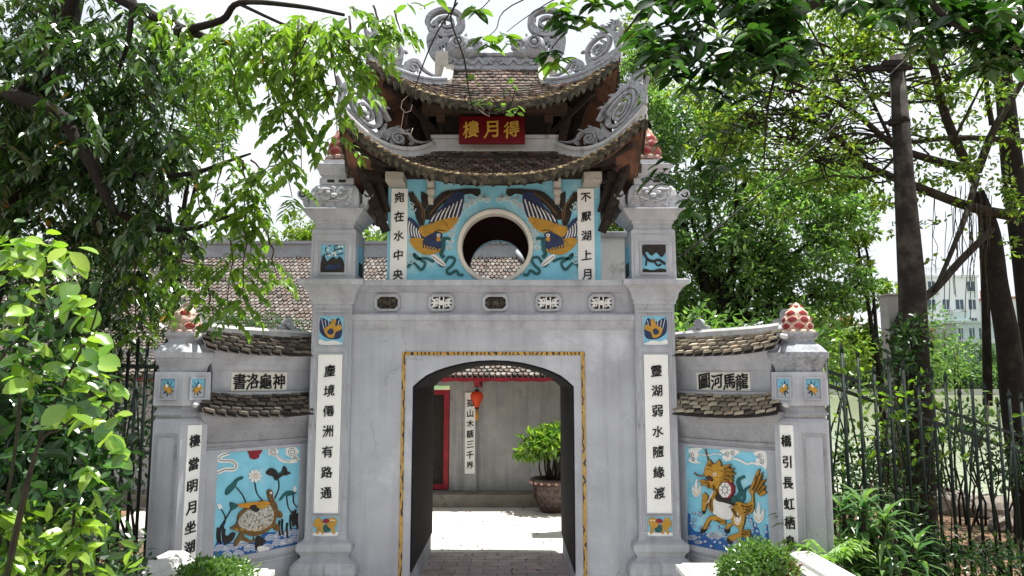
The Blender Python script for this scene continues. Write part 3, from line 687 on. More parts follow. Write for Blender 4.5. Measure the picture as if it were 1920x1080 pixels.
def ornament(path, shapes, th, name, parent, label=None, kx=1.0, kz=1.0):
    """openwork stucco standing on a ridge line: shapes in (distance from the outer tip, height)"""
    d = [0]
    for a, b in zip(path, path[1:]): d.append(d[-1] + (b - a).length)
    def f3(p):
        p = (p[0] * kx, p[1] * kz); t = min(max(p[0], 0), d[-1] - 1e-4); i = max(k for k in range(len(d) - 1) if d[k] <= t); q = (t - d[i]) / (d[i + 1] - d[i])
        b = path[i].lerp(path[i + 1], q); e = (path[1] - path[0]); e = Vector((e.x, e.y, 0)).normalized()
        return b + e * (p[0] - t) + Vector((0, 0, p[1]))
    e = path[-1] - path[0]; nrm = Vector((e.y, -e.x, 0)).normalized(); mb = MB()
    for k, sh in enumerate(shapes):
        T = nrm * (th / 2 * (1 - .035 * k))
        wd = 0 if len(sh) < 3 else (lambda t, q=sh[2]: q(t) * .74) if callable(sh[2]) else sh[2] * .74
        if sh[0] == 'l': stroke(mb, crv(sh[1], 5) if len(sh[1]) > 2 else sh[1], wd, f3, T)
        elif sh[0] == 's': stroke(mb, spiral(*sh[1]), wd, f3, T)
        else: mb.prism([f3(p) - T for p in crv(sh[1], 3, True)], T * 2)
    return tag(mb.build(name, M['stone_trim'], parent), label)
LOW_ORN = [('s', ((.34, .30), .20, .20, 0, 1, 36), .055), ('s', ((.34, .29), .145, .03, 2.2, 1.7, 40), .042),
           ('l', [(.0, .02), (.03, .22), (.10, .42), (.22, .56), (.40, .58), (.56, .50), (.66, .36)], lambda t: .05 + .06 * math.sin(math.pi * t)),
           ('l', [(.02, .10), (.0, .28), (-.05, .42)], lambda t: .07 * (1 - t) + .01), ('l', [(.1, .48), (.06, .60), (.08, .68)], lambda t: .06 * (1 - t) + .008),
           ('l', [(.2, .56), (.18, .66), (.22, .73)], lambda t: .07 * (1 - t) + .008), ('l', [(.32, .58), (.32, .67), (.37, .72)], lambda t: .07 * (1 - t) + .008),
           ('l', [(.44, .56), (.46, .64), (.51, .67)], lambda t: .06 * (1 - t) + .008), ('l', [(.56, .48), (.60, .55), (.66, .56)], lambda t: .06 * (1 - t) + .008),
           ('s', ((.78, .13), .10, .02, 1.0, 1.6, 30), .045), ('l', [(.60, .04), (.66, .20), (.76, .27), (.90, .22), (.98, .11), (1.10, .05), (1.24, .02)], lambda t: .08 * (1 - t) + .02),
           ('l', [(.74, .25), (.76, .31), (.80, .33)], lambda t: .05 * (1 - t) + .008), ('l', [(.86, .22), (.90, .28), (.94, .28)], lambda t: .05 * (1 - t) + .008),
           ('l', [(.5, .02), (.58, .16), (.62, .3)], lambda t: .09 * (1 - t) + .02), ('l', [(.02, .04), (.2, .06), (.5, .03)], .09), ('p', [(.15, .02), (.25, .12), (.35, .02)])]
UP_ORN = [('s', ((.27, .25), .15, .15, 0, 1, 32), .05), ('s', ((.27, .23), .10, .02, 2.0, 1.6, 30), .035),
          ('l', [(.0, .0), (.02, .16), (.06, .30), (.15, .42), (.26, .44)], lambda t: .10 - .05 * t), ('l', [(.08, .36), (.06, .48), (.1, .54)], lambda t: .08 * (1 - t) + .008),
          ('l', [(.18, .42), (.19, .52), (.23, .56)], lambda t: .07 * (1 - t) + .008), ('l', [(-.0, .2), (-.03, .3), (-.04, .36)], lambda t: .06 * (1 - t) + .008),
          ('l', [(.40, .24), (.46, .30), (.5, .28)], lambda t: .06 * (1 - t) + .008), ('l', [(.34, .0), (.40, .14), (.42, .28)], lambda t: .12 * (1 - t) + .03),
          ('s', ((.58, .11), .09, .02, 1.2, 1.6, 26), .04), ('l', [(.48, .02), (.52, .16), (.62, .22), (.70, .12), (.80, .05), (.92, .01)], lambda t: .07 * (1 - t) + .02), ('l', [(.02, .02), (.3, .05), (.5, .02)], .08)]
for k in range(11):                                             # flame mane and small leaf curls
    t = k / 10; a, b = .02 + .60 * t, .40 + .19 * math.sin(math.pi * (.25 + .7 * t)); LOW_ORN.append(('l', [(a, b), (a - .02, b + .07), (a + .02, b + .13)], lambda t: .05 * (1 - t) + .006))
    a, b = .0 + .36 * t, .26 + .17 * math.sin(math.pi * (.2 + .6 * t)); UP_ORN.append(('l', [(a, b), (a - .02, b + .06), (a + .015, b + .11)], lambda t: .045 * (1 - t) + .006))
for k in range(7): LOW_ORN.append(('s', ((.18 + .13 * k, .055 + .02 * (k % 2)), .035, .008, k, 1.3, 12), .022)); UP_ORN.append(('s', ((.12 + .09 * k, .045), .03, .007, k, 1.3, 12), .02))
for sx in (-1, 1):
    for sy in (-1, 1):
        p = corner(SL, sx, sy, 0, .985); band(p, .075, .13, M['white_band'], 'hip_ridge', lo_roof)
        ornament([q + Vector((0, 0, .11)) for q in p], LOW_ORN, .055, 'scroll_ornament', lo_roof, None, .92, .62)
        p = corner(SU, sx, sy, 0, .6); band(p, .07, .11, M['stone_trim'], 'hip_ridge', up_roof)
        ornament([q + Vector((0, 0, .09)) for q in p], UP_ORN, .05, 'scroll_ornament', up_roof, None, .95, .66)
# white moulding round the foot of the upper storey
mb = MB(); rect_levels(mb, CX - .60, CX + .60, YC - .58, YC + .58, [(4.24, .05), (4.31, .05), (4.315, .035), (4.335, .035), (4.34, .02), (4.42, .025), (4.425, .045), (4.46, .05), (4.462, .0)])
mb.build('white_moulding', M['white_band'], gate, .004)
# timber upper storey
mb = MB(); mb.box(CX - .52, CX + .52, YC - .50, YC + .50, 4.46, 4.72); mb.build('timber_core', M['under'], gate)
for sx in (-1, 1):
    for sy in (-1, 1):
        mb = MB(); mb.stack(CX + sx * .55, YC + sy * .53, [(4.46, .035), (4.70, .035)], 8); mb.build('post', M['wood'], gate)
        mb = MB(); mb.box(CX + sx * .55 - .045, CX + sx * .55 + .045, YC + sy * .56 - .06, YC + sy * .56 + .06, 4.60, 4.68); mb.build('bracket_block', M['wood_lt'], gate, .006)
        mb = MB(); mb.beam((CX + sx * .58, YC + sy * .56, 4.50), (CX + sx * .98, YC + sy * .92, 4.80), .03, .05); mb.beam((CX + sx * .84, YC + sy * .56, 4.47), (CX + sx * .94, YC + sy * .80, 4.74), .025, .04); mb.build('strut', M['wood'], gate)
mb = MB()
for s in (-1, 1):
    mb.box(CX - .74, CX + .74, YC + s * .60 - .05, YC + s * .60 + .05, 4.68, 4.79); mb.box(CX + s * .74 - .05, CX + s * .74 + .05, YC - .548, YC + .548, 4.681, 4.789)
mb.build('eave_beam', M['wood_lt'], gate)
# verges, gables and main ridge
for sx in (-1, 1):
    mb = MB()
    for sy in (-1, 1):
        side = 0 if sy < 0 else 2; u = sx if sy < 0 else -sx
        p = [SU(side, u, .58 + .42 * k / 6) for k in range(7)]
        rings = [[q + Vector((sx * a, 0, b)) for a, b in ((-.06, -.01), (-.06, .06), (-.03, .075), (.05, .075), (.05, -.03))] for q in p]; mb.loft(rings)
    mb.prism([SU(0, sx, .60) + Vector((0, 0, -.01)), SU(2, -sx, .60) + Vector((0, 0, -.01)), Vector((CX + sx * .52, YC, 5.43))], (-sx * .03, 0, 0))
    mb.build('verge', M['cream_block'], up_roof, .004)
mb = MB(); rect_levels(mb, CX - .55, CX + .55, YC - .045, YC + .045, [(5.38, .02), (5.44, .02), (5.445, .0), (5.55, .0), (5.555, .02), (5.585, .025), (5.60, .01)])
for s in (-1, 1):
    path = [(CX + s * (.02 + .5 * k / 30), 5.492 + .03 * math.sin(k * .75)) for k in range(31)]
    stroke(mb, path, lambda t: .03, lambda q: (q[0], YC - .055, q[1]), (0, .012, 0))
    for k in range(5): mb.blob((CX + s * (.06 + .1 * k), YC - .05, 5.475 + .03 * (k % 2)), (.03, .02, .025), 0, 8, 5, .15)
mb.build('main_ridge', M['stone_trim'], up_roof)
mb = MB()
for s in (-1, 1): mb.box(CX + s * .60 - .075, CX + s * .60 + .075, YC - .09, YC + .09, 5.28, 5.60); mb.build('ridge_block', M['cream_block'], up_roof, .01); mb = MB()
for s in (-1, 1):                       # dragon heads biting the ridge, tails curled into big rings
    mb = MB(); X = lambda a: CX + s * a; f3 = lambda q: (X(q[0]), YC - .01, q[1] if q[1] < 5.7 else 5.7 + (q[1] - 5.7) * .78)
    mb.blob((X(.41), YC - .04, 5.66), (.15, .11, .14), 0, 12, 8, .06); mb.blob((X(.30), YC - .04, 5.60), (.12, .09, .075), 0, 10, 6, .08)
    mb.blob((X(.22), YC - .04, 5.66), (.06, .075, .05), 0, 8, 6, .1); mb.blob((X(.19), YC - .04, 5.71), (.04, .05, .04), 0, 8, 6, .1); stroke(mb, spiral((.24, 5.66), .07, .02, .5, 1.3, 20), .022, lambda q: (X(q[0]), YC - .10, q[1]), (0, .02, 0))
    mb.blob((X(.36), YC - .02, 5.50), (.11, .06, .03), 0, 10, 6, .1)
    rr = spiral((0, 0), .06, .06, 0, 1, 18); stroke(mb, [(.42 + a, 5.68 + b) for a, b in rr], .022, lambda q: (X(q[0]), YC - .145, q[1]), (0, .02, 0))
    mb.blob((X(.42), YC - .15, 5.68), (.034, .03, .034), 0, 8, 6)
    for a, b, c, d in ((.36, 5.72, .33, 5.86), (.45, 5.73, .43, 5.90), (.54, 5.72, .56, 5.90), (.60, 5.68, .66, 5.82)): stroke(mb, [(a, b), ((a + c) / 2 + .012, (b + d) / 2), (c, d)], lambda t: .075 * (1 - t) + .006, f3, (0, .04, 0))
    for a in (.5, .54, .58): stroke(mb, [(a, 5.52), (a + .05, 5.60), (a + .08, 5.70)], lambda t: .04 * (1 - t) + .01, f3, (0, .045 + a * .02, 0))
    stroke(mb, crv([(.60, 5.52), (.70, 5.64), (.72, 5.80), (.66, 5.90), (.58, 5.88)], 6), lambda t: .13 - .05 * t, f3, (0, .045, 0))
    stroke(mb, spiral((.655, 5.80), .075, .075, 0, 1, 20), .035, f3, (0, .042, 0))
    stroke(mb, spiral((.57, 6.03), .205, .19, 0, 1, 40), .048, f3, (0, .05, 0)); stroke(mb, spiral((.56, 6.02), .15, .025, 2.6, 1.8, 44), .036, f3, (0, .043, 0))
    stroke(mb, [(.62, 6.10), (.69, 6.03), (.72, 5.97)], .05, f3, (0, .038, 0))
    mb.build('ridge_dragon', M['stone_trim'], up_roof)

# signboard with gilt characters under the upper eave
sb = thing('signboard', (CX, 7.20, zat(272, 7.2)), 'dark red signboard with three gold characters hung under the upper roof', 'sign')
mb = MB(); z0, z1 = zat(272, 7.2), zat(217, 7.2); x0, x1 = xat(861, 245, 7.2), xat(984, 245, 7.2)
mb.obox(((x0 + x1) / 2, 7.2, (z0 + z1) / 2), ((x1 - x0) / 2, 0, 0), (0, .02, 0), (0, .03, (z1 - z0) / 2)); mb.build('board', M['red'], sb, .006)
mb = MB()
for ch, u in zip('樓月得', (883, 921, 959)):
    write(mb, ch, (xat(u, 245, 7.17), 7.172, (z0 + z1) / 2), (1, 0, 0), (0, .1, .99), (0, -1, .1), .155, .175)
mb.build('lettering', M['gold'], sb)

# ================================================================== tall pillars of the gate
def petals(mb, c, r, z0, z1, rows, n, lean=.35, sc=1.0, rim=1, core=0, worn=0):
    """rows of overlapping bud scales, each a glazed boss inside a pale rim"""
    for j in range(rows):
        t = j / max(1, rows - 1); z = z0 + (z1 - z0) * t; rr = r * (1 - .12 * t - .58 * t ** 2); k = n if j < rows - 2 else max(5, n - 2)
        hh = (z1 - z0) / rows * .78 * sc; ww = math.pi * rr / k * 1.02
        for i in range(k):
            a = 2 * math.pi * (i + .5 * (j % 2)) / k; d = Vector((math.cos(a), math.sin(a), 0)); tn = Vector((-d.y, d.x, 0))
            up = (Vector((0, 0, 1)) - d * (lean * t * 1.2)).normalized(); p = Vector(c) + Vector((0, 0, z)) + d * rr
            out = [p + tn * (ww * x) + up * (hh * y) for x, y in ((-.2, -.95), (-.75, -.6), (-.98, 0), (-.75, .5), (-.35, .85), (0, 1.1), (.35, .85), (.75, .5), (.98, 0), (.75, -.6), (.2, -.95))]
            ctr = p; nrm = tn.cross(up) * -1
            if nrm.dot(d) < 0: nrm = -nrm
            o2 = [q + nrm * .007 for q in out]; i2 = [ctr + (q - ctr) * .89 + nrm * .007 for q in out]
            red = core if random.random() > worn else 2
            m = len(out); vs = [q - nrm * .03 for q in out] + o2 + i2 + [ctr + nrm * .022]
            fs = [(a_, (a_ + 1) % m, m + (a_ + 1) % m, m + a_) for a_ in range(m)] + [(m + a_, m + (a_ + 1) % m, 2 * m + (a_ + 1) % m, 2 * m + a_) for a_ in range(m)]
            mb.add(vs[:2 * m] + i2, fs, rim, True); mb.add(i2 + [ctr + nrm * .024], [(a_, (a_ + 1) % m, m) for a_ in range(m)], red, True)
def lotus_bud(parent, c, r, h, zb, label, worn=0.0, n=7, rim='petal_rim'):
    mb = MB(); c = Vector((c[0], c[1], 0)); prof = [(zb, r * .9), (zb + h * .25, r * .98), (zb + h * .5, r * .9), (zb + h * .75, r * .62), (zb + h * .93, r * .28), (zb + h, .01)]
    mb.loft([[(c.x + (a - .012) * math.cos(2 * math.pi * k / 16), c.y + (a - .012) * math.sin(2 * math.pi * k / 16), z) for k in range(16)] for z, a in prof], 1, True)
    petals(mb, c, r * .98, zb + h * .14, zb + h * .80, 4, n, .5, 1.0, 1, 0, worn)
    o = mb.build('lotus_bud', [M['petal_red'], M[rim], M['petal_worn']], parent); tag(o, label)
    mb = MB()
    for i in range(10):
        a = 2 * math.pi * (i + .5) / 10; d = Vector((math.cos(a), math.sin(a), 0))
        mb.blob(c + d * r * .98 + Vector((0, 0, zb - .012)), (r * .30, r * .30, .022), 0, 8, 5, .08)
    mb.stack(c.x, c.y, [(zb - .05, r * .8), (zb - .02, r * 1.05), (zb + .02, r * .95)], 16, m=0)
    mb.build('lotus_petal_ring', M['petal_worn'] if worn else M['petal_rim'], parent); return o
def pframe(mb, x, z0, z1, hw, y, wd=.014, dp=.012, m=0):   # raised rim of a panel on a front face
    mb.box(x - hw, x + hw, y - dp, y + .003, z1 - wd, z1, m); mb.box(x - hw, x + hw, y - dp, y + .003, z0, z0 + wd, m)
    mb.box(x - hw, x - hw + wd, y - dp, y + .003, z0 + wd, z1 - wd, m); mb.box(x + hw - wd, x + hw, y - dp, y + .003, z0 + wd, z1 - wd, m)
def small_relief(name, parent, x, z, w, h, y, kind, flip=1):
    """little painted stucco picture: a sunk board with raised shapes"""
    mb = MB(); mb.box(x - w / 2, x + w / 2, y - .004, y + .004, z - h / 2, z + h / 2, 0)
    mats = [M['blue_small'], M['bird_gold'], M['navy'], M['rel_white'], M['green_dk'], M['rel_red'], M['under']]
    dd = [.006]
    def P(pts, m, hh=0, sm=3):
        dd[0] += .0003; mb.prism([(x + flip * a * w, y, z + b * h) for a, b in (crv(pts, sm, True) if sm else pts)], (0, -(dd[0] + hh), 0), m)
    def Ln(pts, wd, m):
        dd[0] += .0003; stroke(mb, crv(pts, 4) if len(pts) > 2 else pts, wd, lambda q: (x + flip * q[0] * w, y - dd[0], z + q[1] * h), (0, .004, 0), m)
    if kind == 'tree':
        P([(-.47, -.49), (-.46, -.05), (-.40, .12), (-.30, .0), (-.22, -.1), (-.1, .0), (.05, .06), (.15, -.02), (.28, .07), (.38, .0), (.47, -.15), (.47, -.49)], 6, .006); P([(-.3, -.3), (-.1, -.2), (.1, -.25), (.3, -.2), (.3, -.35), (-.2, -.4)], 2, .007)
        Ln([(-.42, -.1), (-.34, .14), (-.05, .17), (.1, .3), (.40, .36)], .032, 6); Ln([(-.05, .17), (.2, .14), (.44, .2)], .026, 6); Ln([(-.25, .17), (-.32, .35), (-.1, .46)], .024, 6); Ln([(.1, .3), (.05, .42), (.25, .47)], .02, 6)
        for k in range(11): P([(a, b) for a, b in [(random.Random(k).uniform(-.4, .42) + .05 * math.cos(q), random.Random(k + 50).uniform(.1, .44) + .045 * math.sin(q)) for q in [i * 1.05 for i in range(6)]]], 3, .002, 0)
    if kind == 'branch':
        P([(-.48, -.48), (-.4, -.36), (-.1, -.42), (.2, -.36), (.45, -.38), (.47, -.48)], 6, .004)
        P([(-.45, .48), (-.45, .1), (-.3, .25), (-.1, .1), (.1, .22), (.3, .05), (.47, .2), (.47, .48)], 6, .004)
        Ln([(-.46, .3), (-.3, 0), (-.05, -.1), (.2, -.05), (.46, -.2)], .10, 6); Ln([(-.3, 0), (-.35, -.25)], .08, 6); Ln([(0, -.1), (.15, -.25), (.3, -.2)], .07, 6)
    if kind == 'bird':
        P([(-.45, .45), (-.48, 0), (-.3, -.2), (0, -.3), (.4, -.25), (.46, .1), (.3, .45), (0, .3)], 2)
        for k in range(6): Ln([(-.42 + .15 * k, .42 - .05 * (k % 2)), (-.3 + .11 * k, .05)], .018, 3)
        P([(-.3, .05), (-.05, .2), (.05, .42), (.2, .35), (.15, .15), (.38, .22), (.45, .05), (.2, -.05), (.1, -.25), (-.15, -.2)], 1, .006)
        P([(-.15, -.02), (0, .08), (.12, 0), (.05, -.14), (-.1, -.12)], 2, .009); P([(-.45, -.3), (-.2, -.38), (.1, -.34), (.4, -.42), (.45, -.48), (-.45, -.48)], 3)
    if kind == 'lion':
        P([(-.48, -.36), (-.2, -.30), (.1, -.36), (.48, -.30), (.48, -.48), (-.48, -.48)], 3)
        P([(-.18, -.1), (0, .1), (.18, .05), (.2, -.25), (0, -.32), (-.16, -.25)], 4)
        P([(-.46, .25), (-.38, .44), (-.22, .46), (-.14, .25), (-.05, .2), (-.1, -.1), (-.05, -.35), (-.14, -.38), (-.2, -.15), (-.28, -.38), (-.36, -.36), (-.34, -.05), (-.46, 0)], 1, .006)
        P([(.05, .3), (.2, .46), (.42, .44), (.47, .2), (.38, -.05), (.42, -.35), (.33, -.38), (.22, -.1), (.1, 0)], 1, .005)
        P([(-.12, .3), (0, .42), (.16, .36), (.12, .2), (-.05, .2)], 5, .008)
        for a in (.24, .36): P([(a + .04 * math.cos(q), .34 + .035 * math.sin(q)) for q in [i * 1.05 for i in range(6)]], 3, .010, 0)
    if kind == 'fruit':
        for q in range(9): P([(0, 0), (.18 * math.cos(q * .7) - .06 * math.sin(q * .7), .18 * math.sin(q * .7)), (.44 * math.cos(q * .7), .42 * math.sin(q * .7)), (.18 * math.cos(q * .7) + .06 * math.sin(q * .7), .2 * math.sin(q * .7) - .06)], 4 if q % 2 else 2, 0, 2)
        for a, b in ((-.1, -.08), (.12, .06)): P([(a + .17 * math.cos(q), b + .16 * math.sin(q)) for q in [i * .785 for i in range(8)]], 1, .010, 2)
        P([(-.05, .1), (.05, .22), (.15, .2), (.08, .05)], 3, .011)
    return mb, mats
def tall_pillar(sx, text, label):
    px = CX + sx * 1.52; py = 7.15; f = py - .19
    p = thing('gate_pillar', (px, py, 0), label, 'pillar')
    mb = MB(); mb.stack(px, py, [(.0, .30), (.10, .30), (.11, .20), (.60, .19), (2.70, .187), (2.74, .20)]); sh = mb.build('shaft', M['plaster'], p)
    mb = MB()
    pframe(mb, px, .605, 2.645, .178, f, .02, .010); pframe(mb, px, 2.30, 2.60, .126, f); pframe(mb, px, .775, 2.245, .130, f); pframe(mb, px, .572, .768, .126, f)
    for s in (-1, 1): mb.box(px + s * .176 - .004, px + s * .176 + .004, f - .013, f + .002, .63, 2.62)
    mb.build('panel_frame', M['plaster_trim'], sh, .003)
    mb = MB(); mb.stack(px, py, [(.10, .27), (.14, .245), (.17, .25)]); mb.stack(px, py, [(.40, .21), (.43, .225), (.46, .25), (.515, .252), (.53, .235), (.55, .20), (.565, .19)], m=0)
    rings = []
    for z, a in ((.17, .235), (.20, .265), (.27, .29), (.32, .285), (.36, .26), (.39, .225), (.405, .215)):
        ring = []
        for side in range(4):
            for i in range(16):
                t = -1 + 2 * i / 16; e = .016 * abs(math.sin(t * math.pi * 3)) ** .6 if .19 < z < .37 else 0
                q = (t * a, -a - e); c_, s_ = math.cos(side * math.pi / 2), math.sin(side * math.pi / 2)
                ring.append((px + q[0] * c_ - q[1] * s_, py + q[0] * s_ + q[1] * c_, z))
        rings.append(ring)
    mb.loft(rings, 0, False); mb.build('lotus_base', M['plaster_trim'], p, .004)
    k = 1 if sx < 0 else -1
    b, ms = small_relief('x', p, px, 2.45, .222, .268, f - .004, 'bird', k); tag(b.build('relief_panel', ms, p), 'blue and ochre bird relief panel')
    bb, ms = small_relief('x', p, px, .67, .222, .166, f - .004, 'lion', k); tag(bb.build('relief_panel', ms, p), 'golden lion relief panel')
    plaque('couplet_plaque', text, (px, f - .002, 2.228), (px, f - .002, .79), .226, (1, 0, 0), (0, -1, 0), (M['white'], M['ink']), p, .44, [.105 + .1285 * i for i in range(7)], .012)
    mb = MB(); mb.stack(px, py, [(2.70, .20), (2.74, .205), (2.745, .215), (2.80, .225), (2.85, .255), (2.875, .29), (2.88, .305), (2.925, .308), (2.93, .29)]); mb.build('cornice', M['plaster_trim'], p, .005)
    mb = MB(); mb.stack(px, py, [(2.93, .213), (3.40, .21), (3.42, .20)]); bx = mb.build('upper_box', M['plaster'], p, .006)
    mb = MB(); yb = py - .212; pframe(mb, px, 2.955, 3.375, .19, yb, .012, .006); pframe(mb, px, 2.975, 3.29, .137, yb, .024, .016); mb.build('panel_frame', M['plaster_trim'], bx, .003)
    b, ms = small_relief('x', p, px, 3.132, .226, .268, yb - .002, 'tree' if sx < 0 else 'branch'); tag(b.build('relief_panel', ms, bx), 'dark blossom tree relief panel' if sx < 0 else 'pale blue panel with dark branches')
    mb = MB(); xs = px - sx * .2135      # side window towards the gate
    mb.box(min(xs, xs + sx * .01), max(xs, xs + sx * .01), py - .13, py + .13, 2.985, 3.28, 0); mb.box(min(xs - sx * .004, xs + sx * .006), max(xs - sx * .004, xs + sx * .006), py - .06, py + .12, 2.99, 3.12, 1); mb.build('side_panel', [M['blue_small'], M['under']], bx)
    mb = MB(); mb.stack(px, py, [(3.42, .185), (3.47, .185), (3.475, .20), (3.50, .20), (3.51, .22), (3.555, .262), (3.585, .285), (3.59, .295), (3.605, .295), (3.61, .28)]); mb.build('capital', M['plaster_trim'], p, .004)
    mb = MB(); mb.stack(px, py, [(3.61, .24), (3.64, .235), (3.74, .235), (3.80, .222), (3.845, .19), (3.86, .16)]); 
    yf = py - .24                          # dragon mask in the block's face
    rr = random.Random(5)
    for i in range(46):
        a = rr.uniform(-.17, .17); zz = rr.uniform(3.65, 3.81); r_ = rr.uniform(.012, .03); mb.blob((px + a, yf + .003, zz), (r_, .016, r_ * .8), 0, 7, 5, .2)
    for s in (-1, 1):
        mb.blob((px + s * .06, yf - .005, 3.765), (.028, .025, .022), 0, 8, 6); mb.blob((px + s * .085, yf - .002, 3.80), (.05, .02, .014), 0, 8, 5)
        stroke(mb, [(px + s * (.03 + .02 * k), 3.71 - .012 * math.sin(k)) for k in range(6)], .018, lambda q: (q[0], yf - .006, q[1]), (0, .018, 0))
    mb.blob((px, yf - .015, 3.735), (.035, .03, .025), 0, 8, 6); mb.blob((px, yf - .008, 3.685), (.07, .022, .012), 0, 8, 5)
    mb.build('dragon_mask_block', M['stucco_light'], p, .006)
    for s in (-1, 1):
        mb = MB(); f3 = lambda q: (px + s * q[0], py - .14, q[1])
        stroke(mb, crv([(.20, 3.64), (.255, 3.635), (.285, 3.68), (.285, 3.735), (.305, 3.77)], 5), lambda t: .055 - .01 * t, f3, (0, .055, 0)); stroke(mb, spiral((.315, 3.765), .042, .012, 3.3, 1.6, 26), .034, f3, (0, .062, 0))
        mb.build('scroll_ear', M['stucco_light'], p)
    mb = MB(); mb.stack(px, py, [(3.86, .155), (3.865, .165), (3.93, .165), (3.935, .15), (3.955, .15), (3.96, .165), (4.0, .178), (4.03, .205), (4.04, .208), (4.065, .208), (4.07, .19), (4.071, .13), (4.12, .145)])
    for s in (-1, 1): mb.box(px + s * .055 - .035, px + s * .055 + .035, py - .1685, py - .16, 3.885, 3.915, 1)
    mb.build('neck', [M['stucco_light'], M['under']], p, .004)
    lotus_bud(p, (px, py), .125, .33, 4.17, 'dark red lotus bud with brown petal rims', .25, 7, 'petal_brown')
    return p
tall_pillar(-1, '塵境僊洲有路通', 'tall square gate pillar left of the arch reading 塵境僊洲有路通')
tall_pillar(1, '靈湖弱水隨緣渡', 'tall square gate pillar right of the arch reading 靈湖弱水隨緣渡')

# ================================================================== wing walls and their low six-sided pillars
Z = lambda v, Y=6.8: zat(v, Y)
def wing(sx, label, chars, picture):
    A = Vector((CX + sx * 1.70, 7.36, 0)); B = Vector((CX + sx * 2.47, 6.44, 0)); d = (B - A).normalized(); Lw = (B - A).length
    n = Vector((d.y, -d.x, 0)); n = n if n.y < 0 else -n                 # towards the viewer
    w = thing('wing_wall', ((A.x + B.x) / 2, (A.y + B.y) / 2, 0), label, 'wall')
    W3 = lambda a, t, z: A + d * a + n * t + Vector((0, 0, z))
    mb = MB()
    def block(a0, a1, t0, t1, z0, z1, m=0):
        c = W3((a0 + a1) / 2, (t0 + t1) / 2, (z0 + z1) / 2); mb.obox(c, d * (a1 - a0) / 2, n * (t1 - t0) / 2, (0, 0, (z1 - z0) / 2), m)
    def lev(prof, lift=0, a0=.06, a1=None, NS=14, m=0, e0=.25):   # (z, outward) levels round the wall, ends lifted
        a1 = Lw if a1 is None else a1; rings = []
        for z, e in prof:
            r_ = []; up = lambda t: lift * e / .2 * abs(2 * t - 1) ** 3
            for k in range(NS + 1): t = k / NS; r_.append(W3(a0 - e * e0 + (a1 - a0 + e * (1 + e0)) * t, .10 + e, z + up(t)))
            for k in range(NS + 1): t = 1 - k / NS; r_.append(W3(a0 - e * e0 + (a1 - a0 + e * (1 + e0)) * t, -.10 - e, z + up(t)))
            rings.append(r_)
        mb.loft(rings, m)
    block(0, Lw + .16, -.10, .10, 0, 1.34 + .25)
    # rim round the picture
    pu = [(-1, 405, 850, 1055), (-1, 560, 838, 1026)]
    u0 = 405 if sx < 0 else 1440; u1 = 560 if sx < 0 else 1288
    P0 = W3(0, .10, 0); a_of = lambda u, v: (on(u, v, P0, n) - A).dot(d); z_of = lambda u, v: on(u, v, P0, n).z
    an, af = a_of(u0, 900), a_of(u1, 900); zt, zb = z_of(u0, 850), z_of(u0, 1050)
    block(.0, Lw + .1, .10, .118, zt, zt + .03); block(.0, Lw + .1, .10, .125, zb - .05, zb)
    block(.0, af, .10, .116, zb, zt); block(an, Lw + .1, .10, .116, zb, zt)
    block(af - .02, an + .02, .10, .112, zb - .36, zb - .33); block(af - .02, af, .10, .112, zb - .33, zb - .1); block(an, an + .02, .10, .112, zb - .33, zb - .1); block(af - .02, an + .02, .10, .112, zb - .1, zb - .08)
    body = mb.build('wall', M['plaster'], w, .003)
    mb = MB(); lev([(1.42, .0), (1.425, .02), (1.455, .025), (1.46, .012), (1.50, .02), (1.56, .05), (1.62, .10), (1.665, .15), (1.69, .155), (1.70, .0)], .05)
    mb.build('lower_cove', M['plaster_old'], w)
    mb = MB(); lev([(1.80, .005), (1.845, .012), (1.85, .03), (1.885, .03), (1.89, .0), (1.9, -.03), (2.07, -.03), (2.085, -.01), (2.12, .0), (2.13, .012), (2.16, .03), (2.20, .07), (2.235, .115), (2.255, .12), (2.26, 0)], .05)
    mb.build('upper_wall', M['plaster'], w, .003)
    # tiles of both tiers
    for (ze, ee, zr, er, lift) in ((1.67, .19, 1.86, .02, .05), (2.21, .18, 2.385, .0, .045)):
        mb = MB(); rows = 5; cols = 13
        for sd_ in (1, -1):
            pt = lambda t, s, dz=0: W3(.06 - .04 * (1 - s) + (Lw + .14 + .05 * (1 - s) - .06) * t, sd_ * (.10 + ee + (er - ee) * s), ze + (zr - ze) * (s ** .9) + lift * (1 - .3 * s) * abs(2 * t - 1) ** 2.6 + dz)
            g = [pt(i / 16, j / 3, -.008) for j in range(4) for i in range(17)]
            mb.add(g, [(j * 17 + i, j * 17 + i + 1, (j + 1) * 17 + i + 1, (j + 1) * 17 + i) for j in range(3) for i in range(16)], 1)
            for j in range(rows):
                for i in range(cols):
                    t0 = (i + .5 * (j % 2)) / cols + .002; t1 = t0 + 1 / cols - .013
                    if t1 > 1.01: continue
                    q = .16; s0 = max(0, j / rows - .04 + random.uniform(-.04, .04)); s1 = min(1, (j + 1.25) / rows); dz = random.uniform(0, .006); tm = (t0 + t1) / 2 + .3 / cols
                    A_, B_, C_, D_ = pt(t0, s0, .036 + dz), pt(t1, s0 + .07, .030 + dz), pt(t1, s1, .003), pt(t0, s1, .003); dn = Vector((0, 0, -.022))
                    mb.add([A_, B_, C_, D_, A_ + dn, B_ + dn], [(0, 1, 2, 3), (4, 5, 1, 0)], 0)
        mb.build('tiled_roof', [M['tile_dark'] if sx < 0 else M['tile_grey'], M['under']], w)  # shaded and lit copies of one tile: tree shade and sun put into colour
    # ridges with little curled finials
    mb = MB(); rid = lambda t, dz: W3(.0 + (Lw + .14) * t, 0, 2.415 + .03 * t ** 7 - .015 * (1 - t) ** 4 + dz)
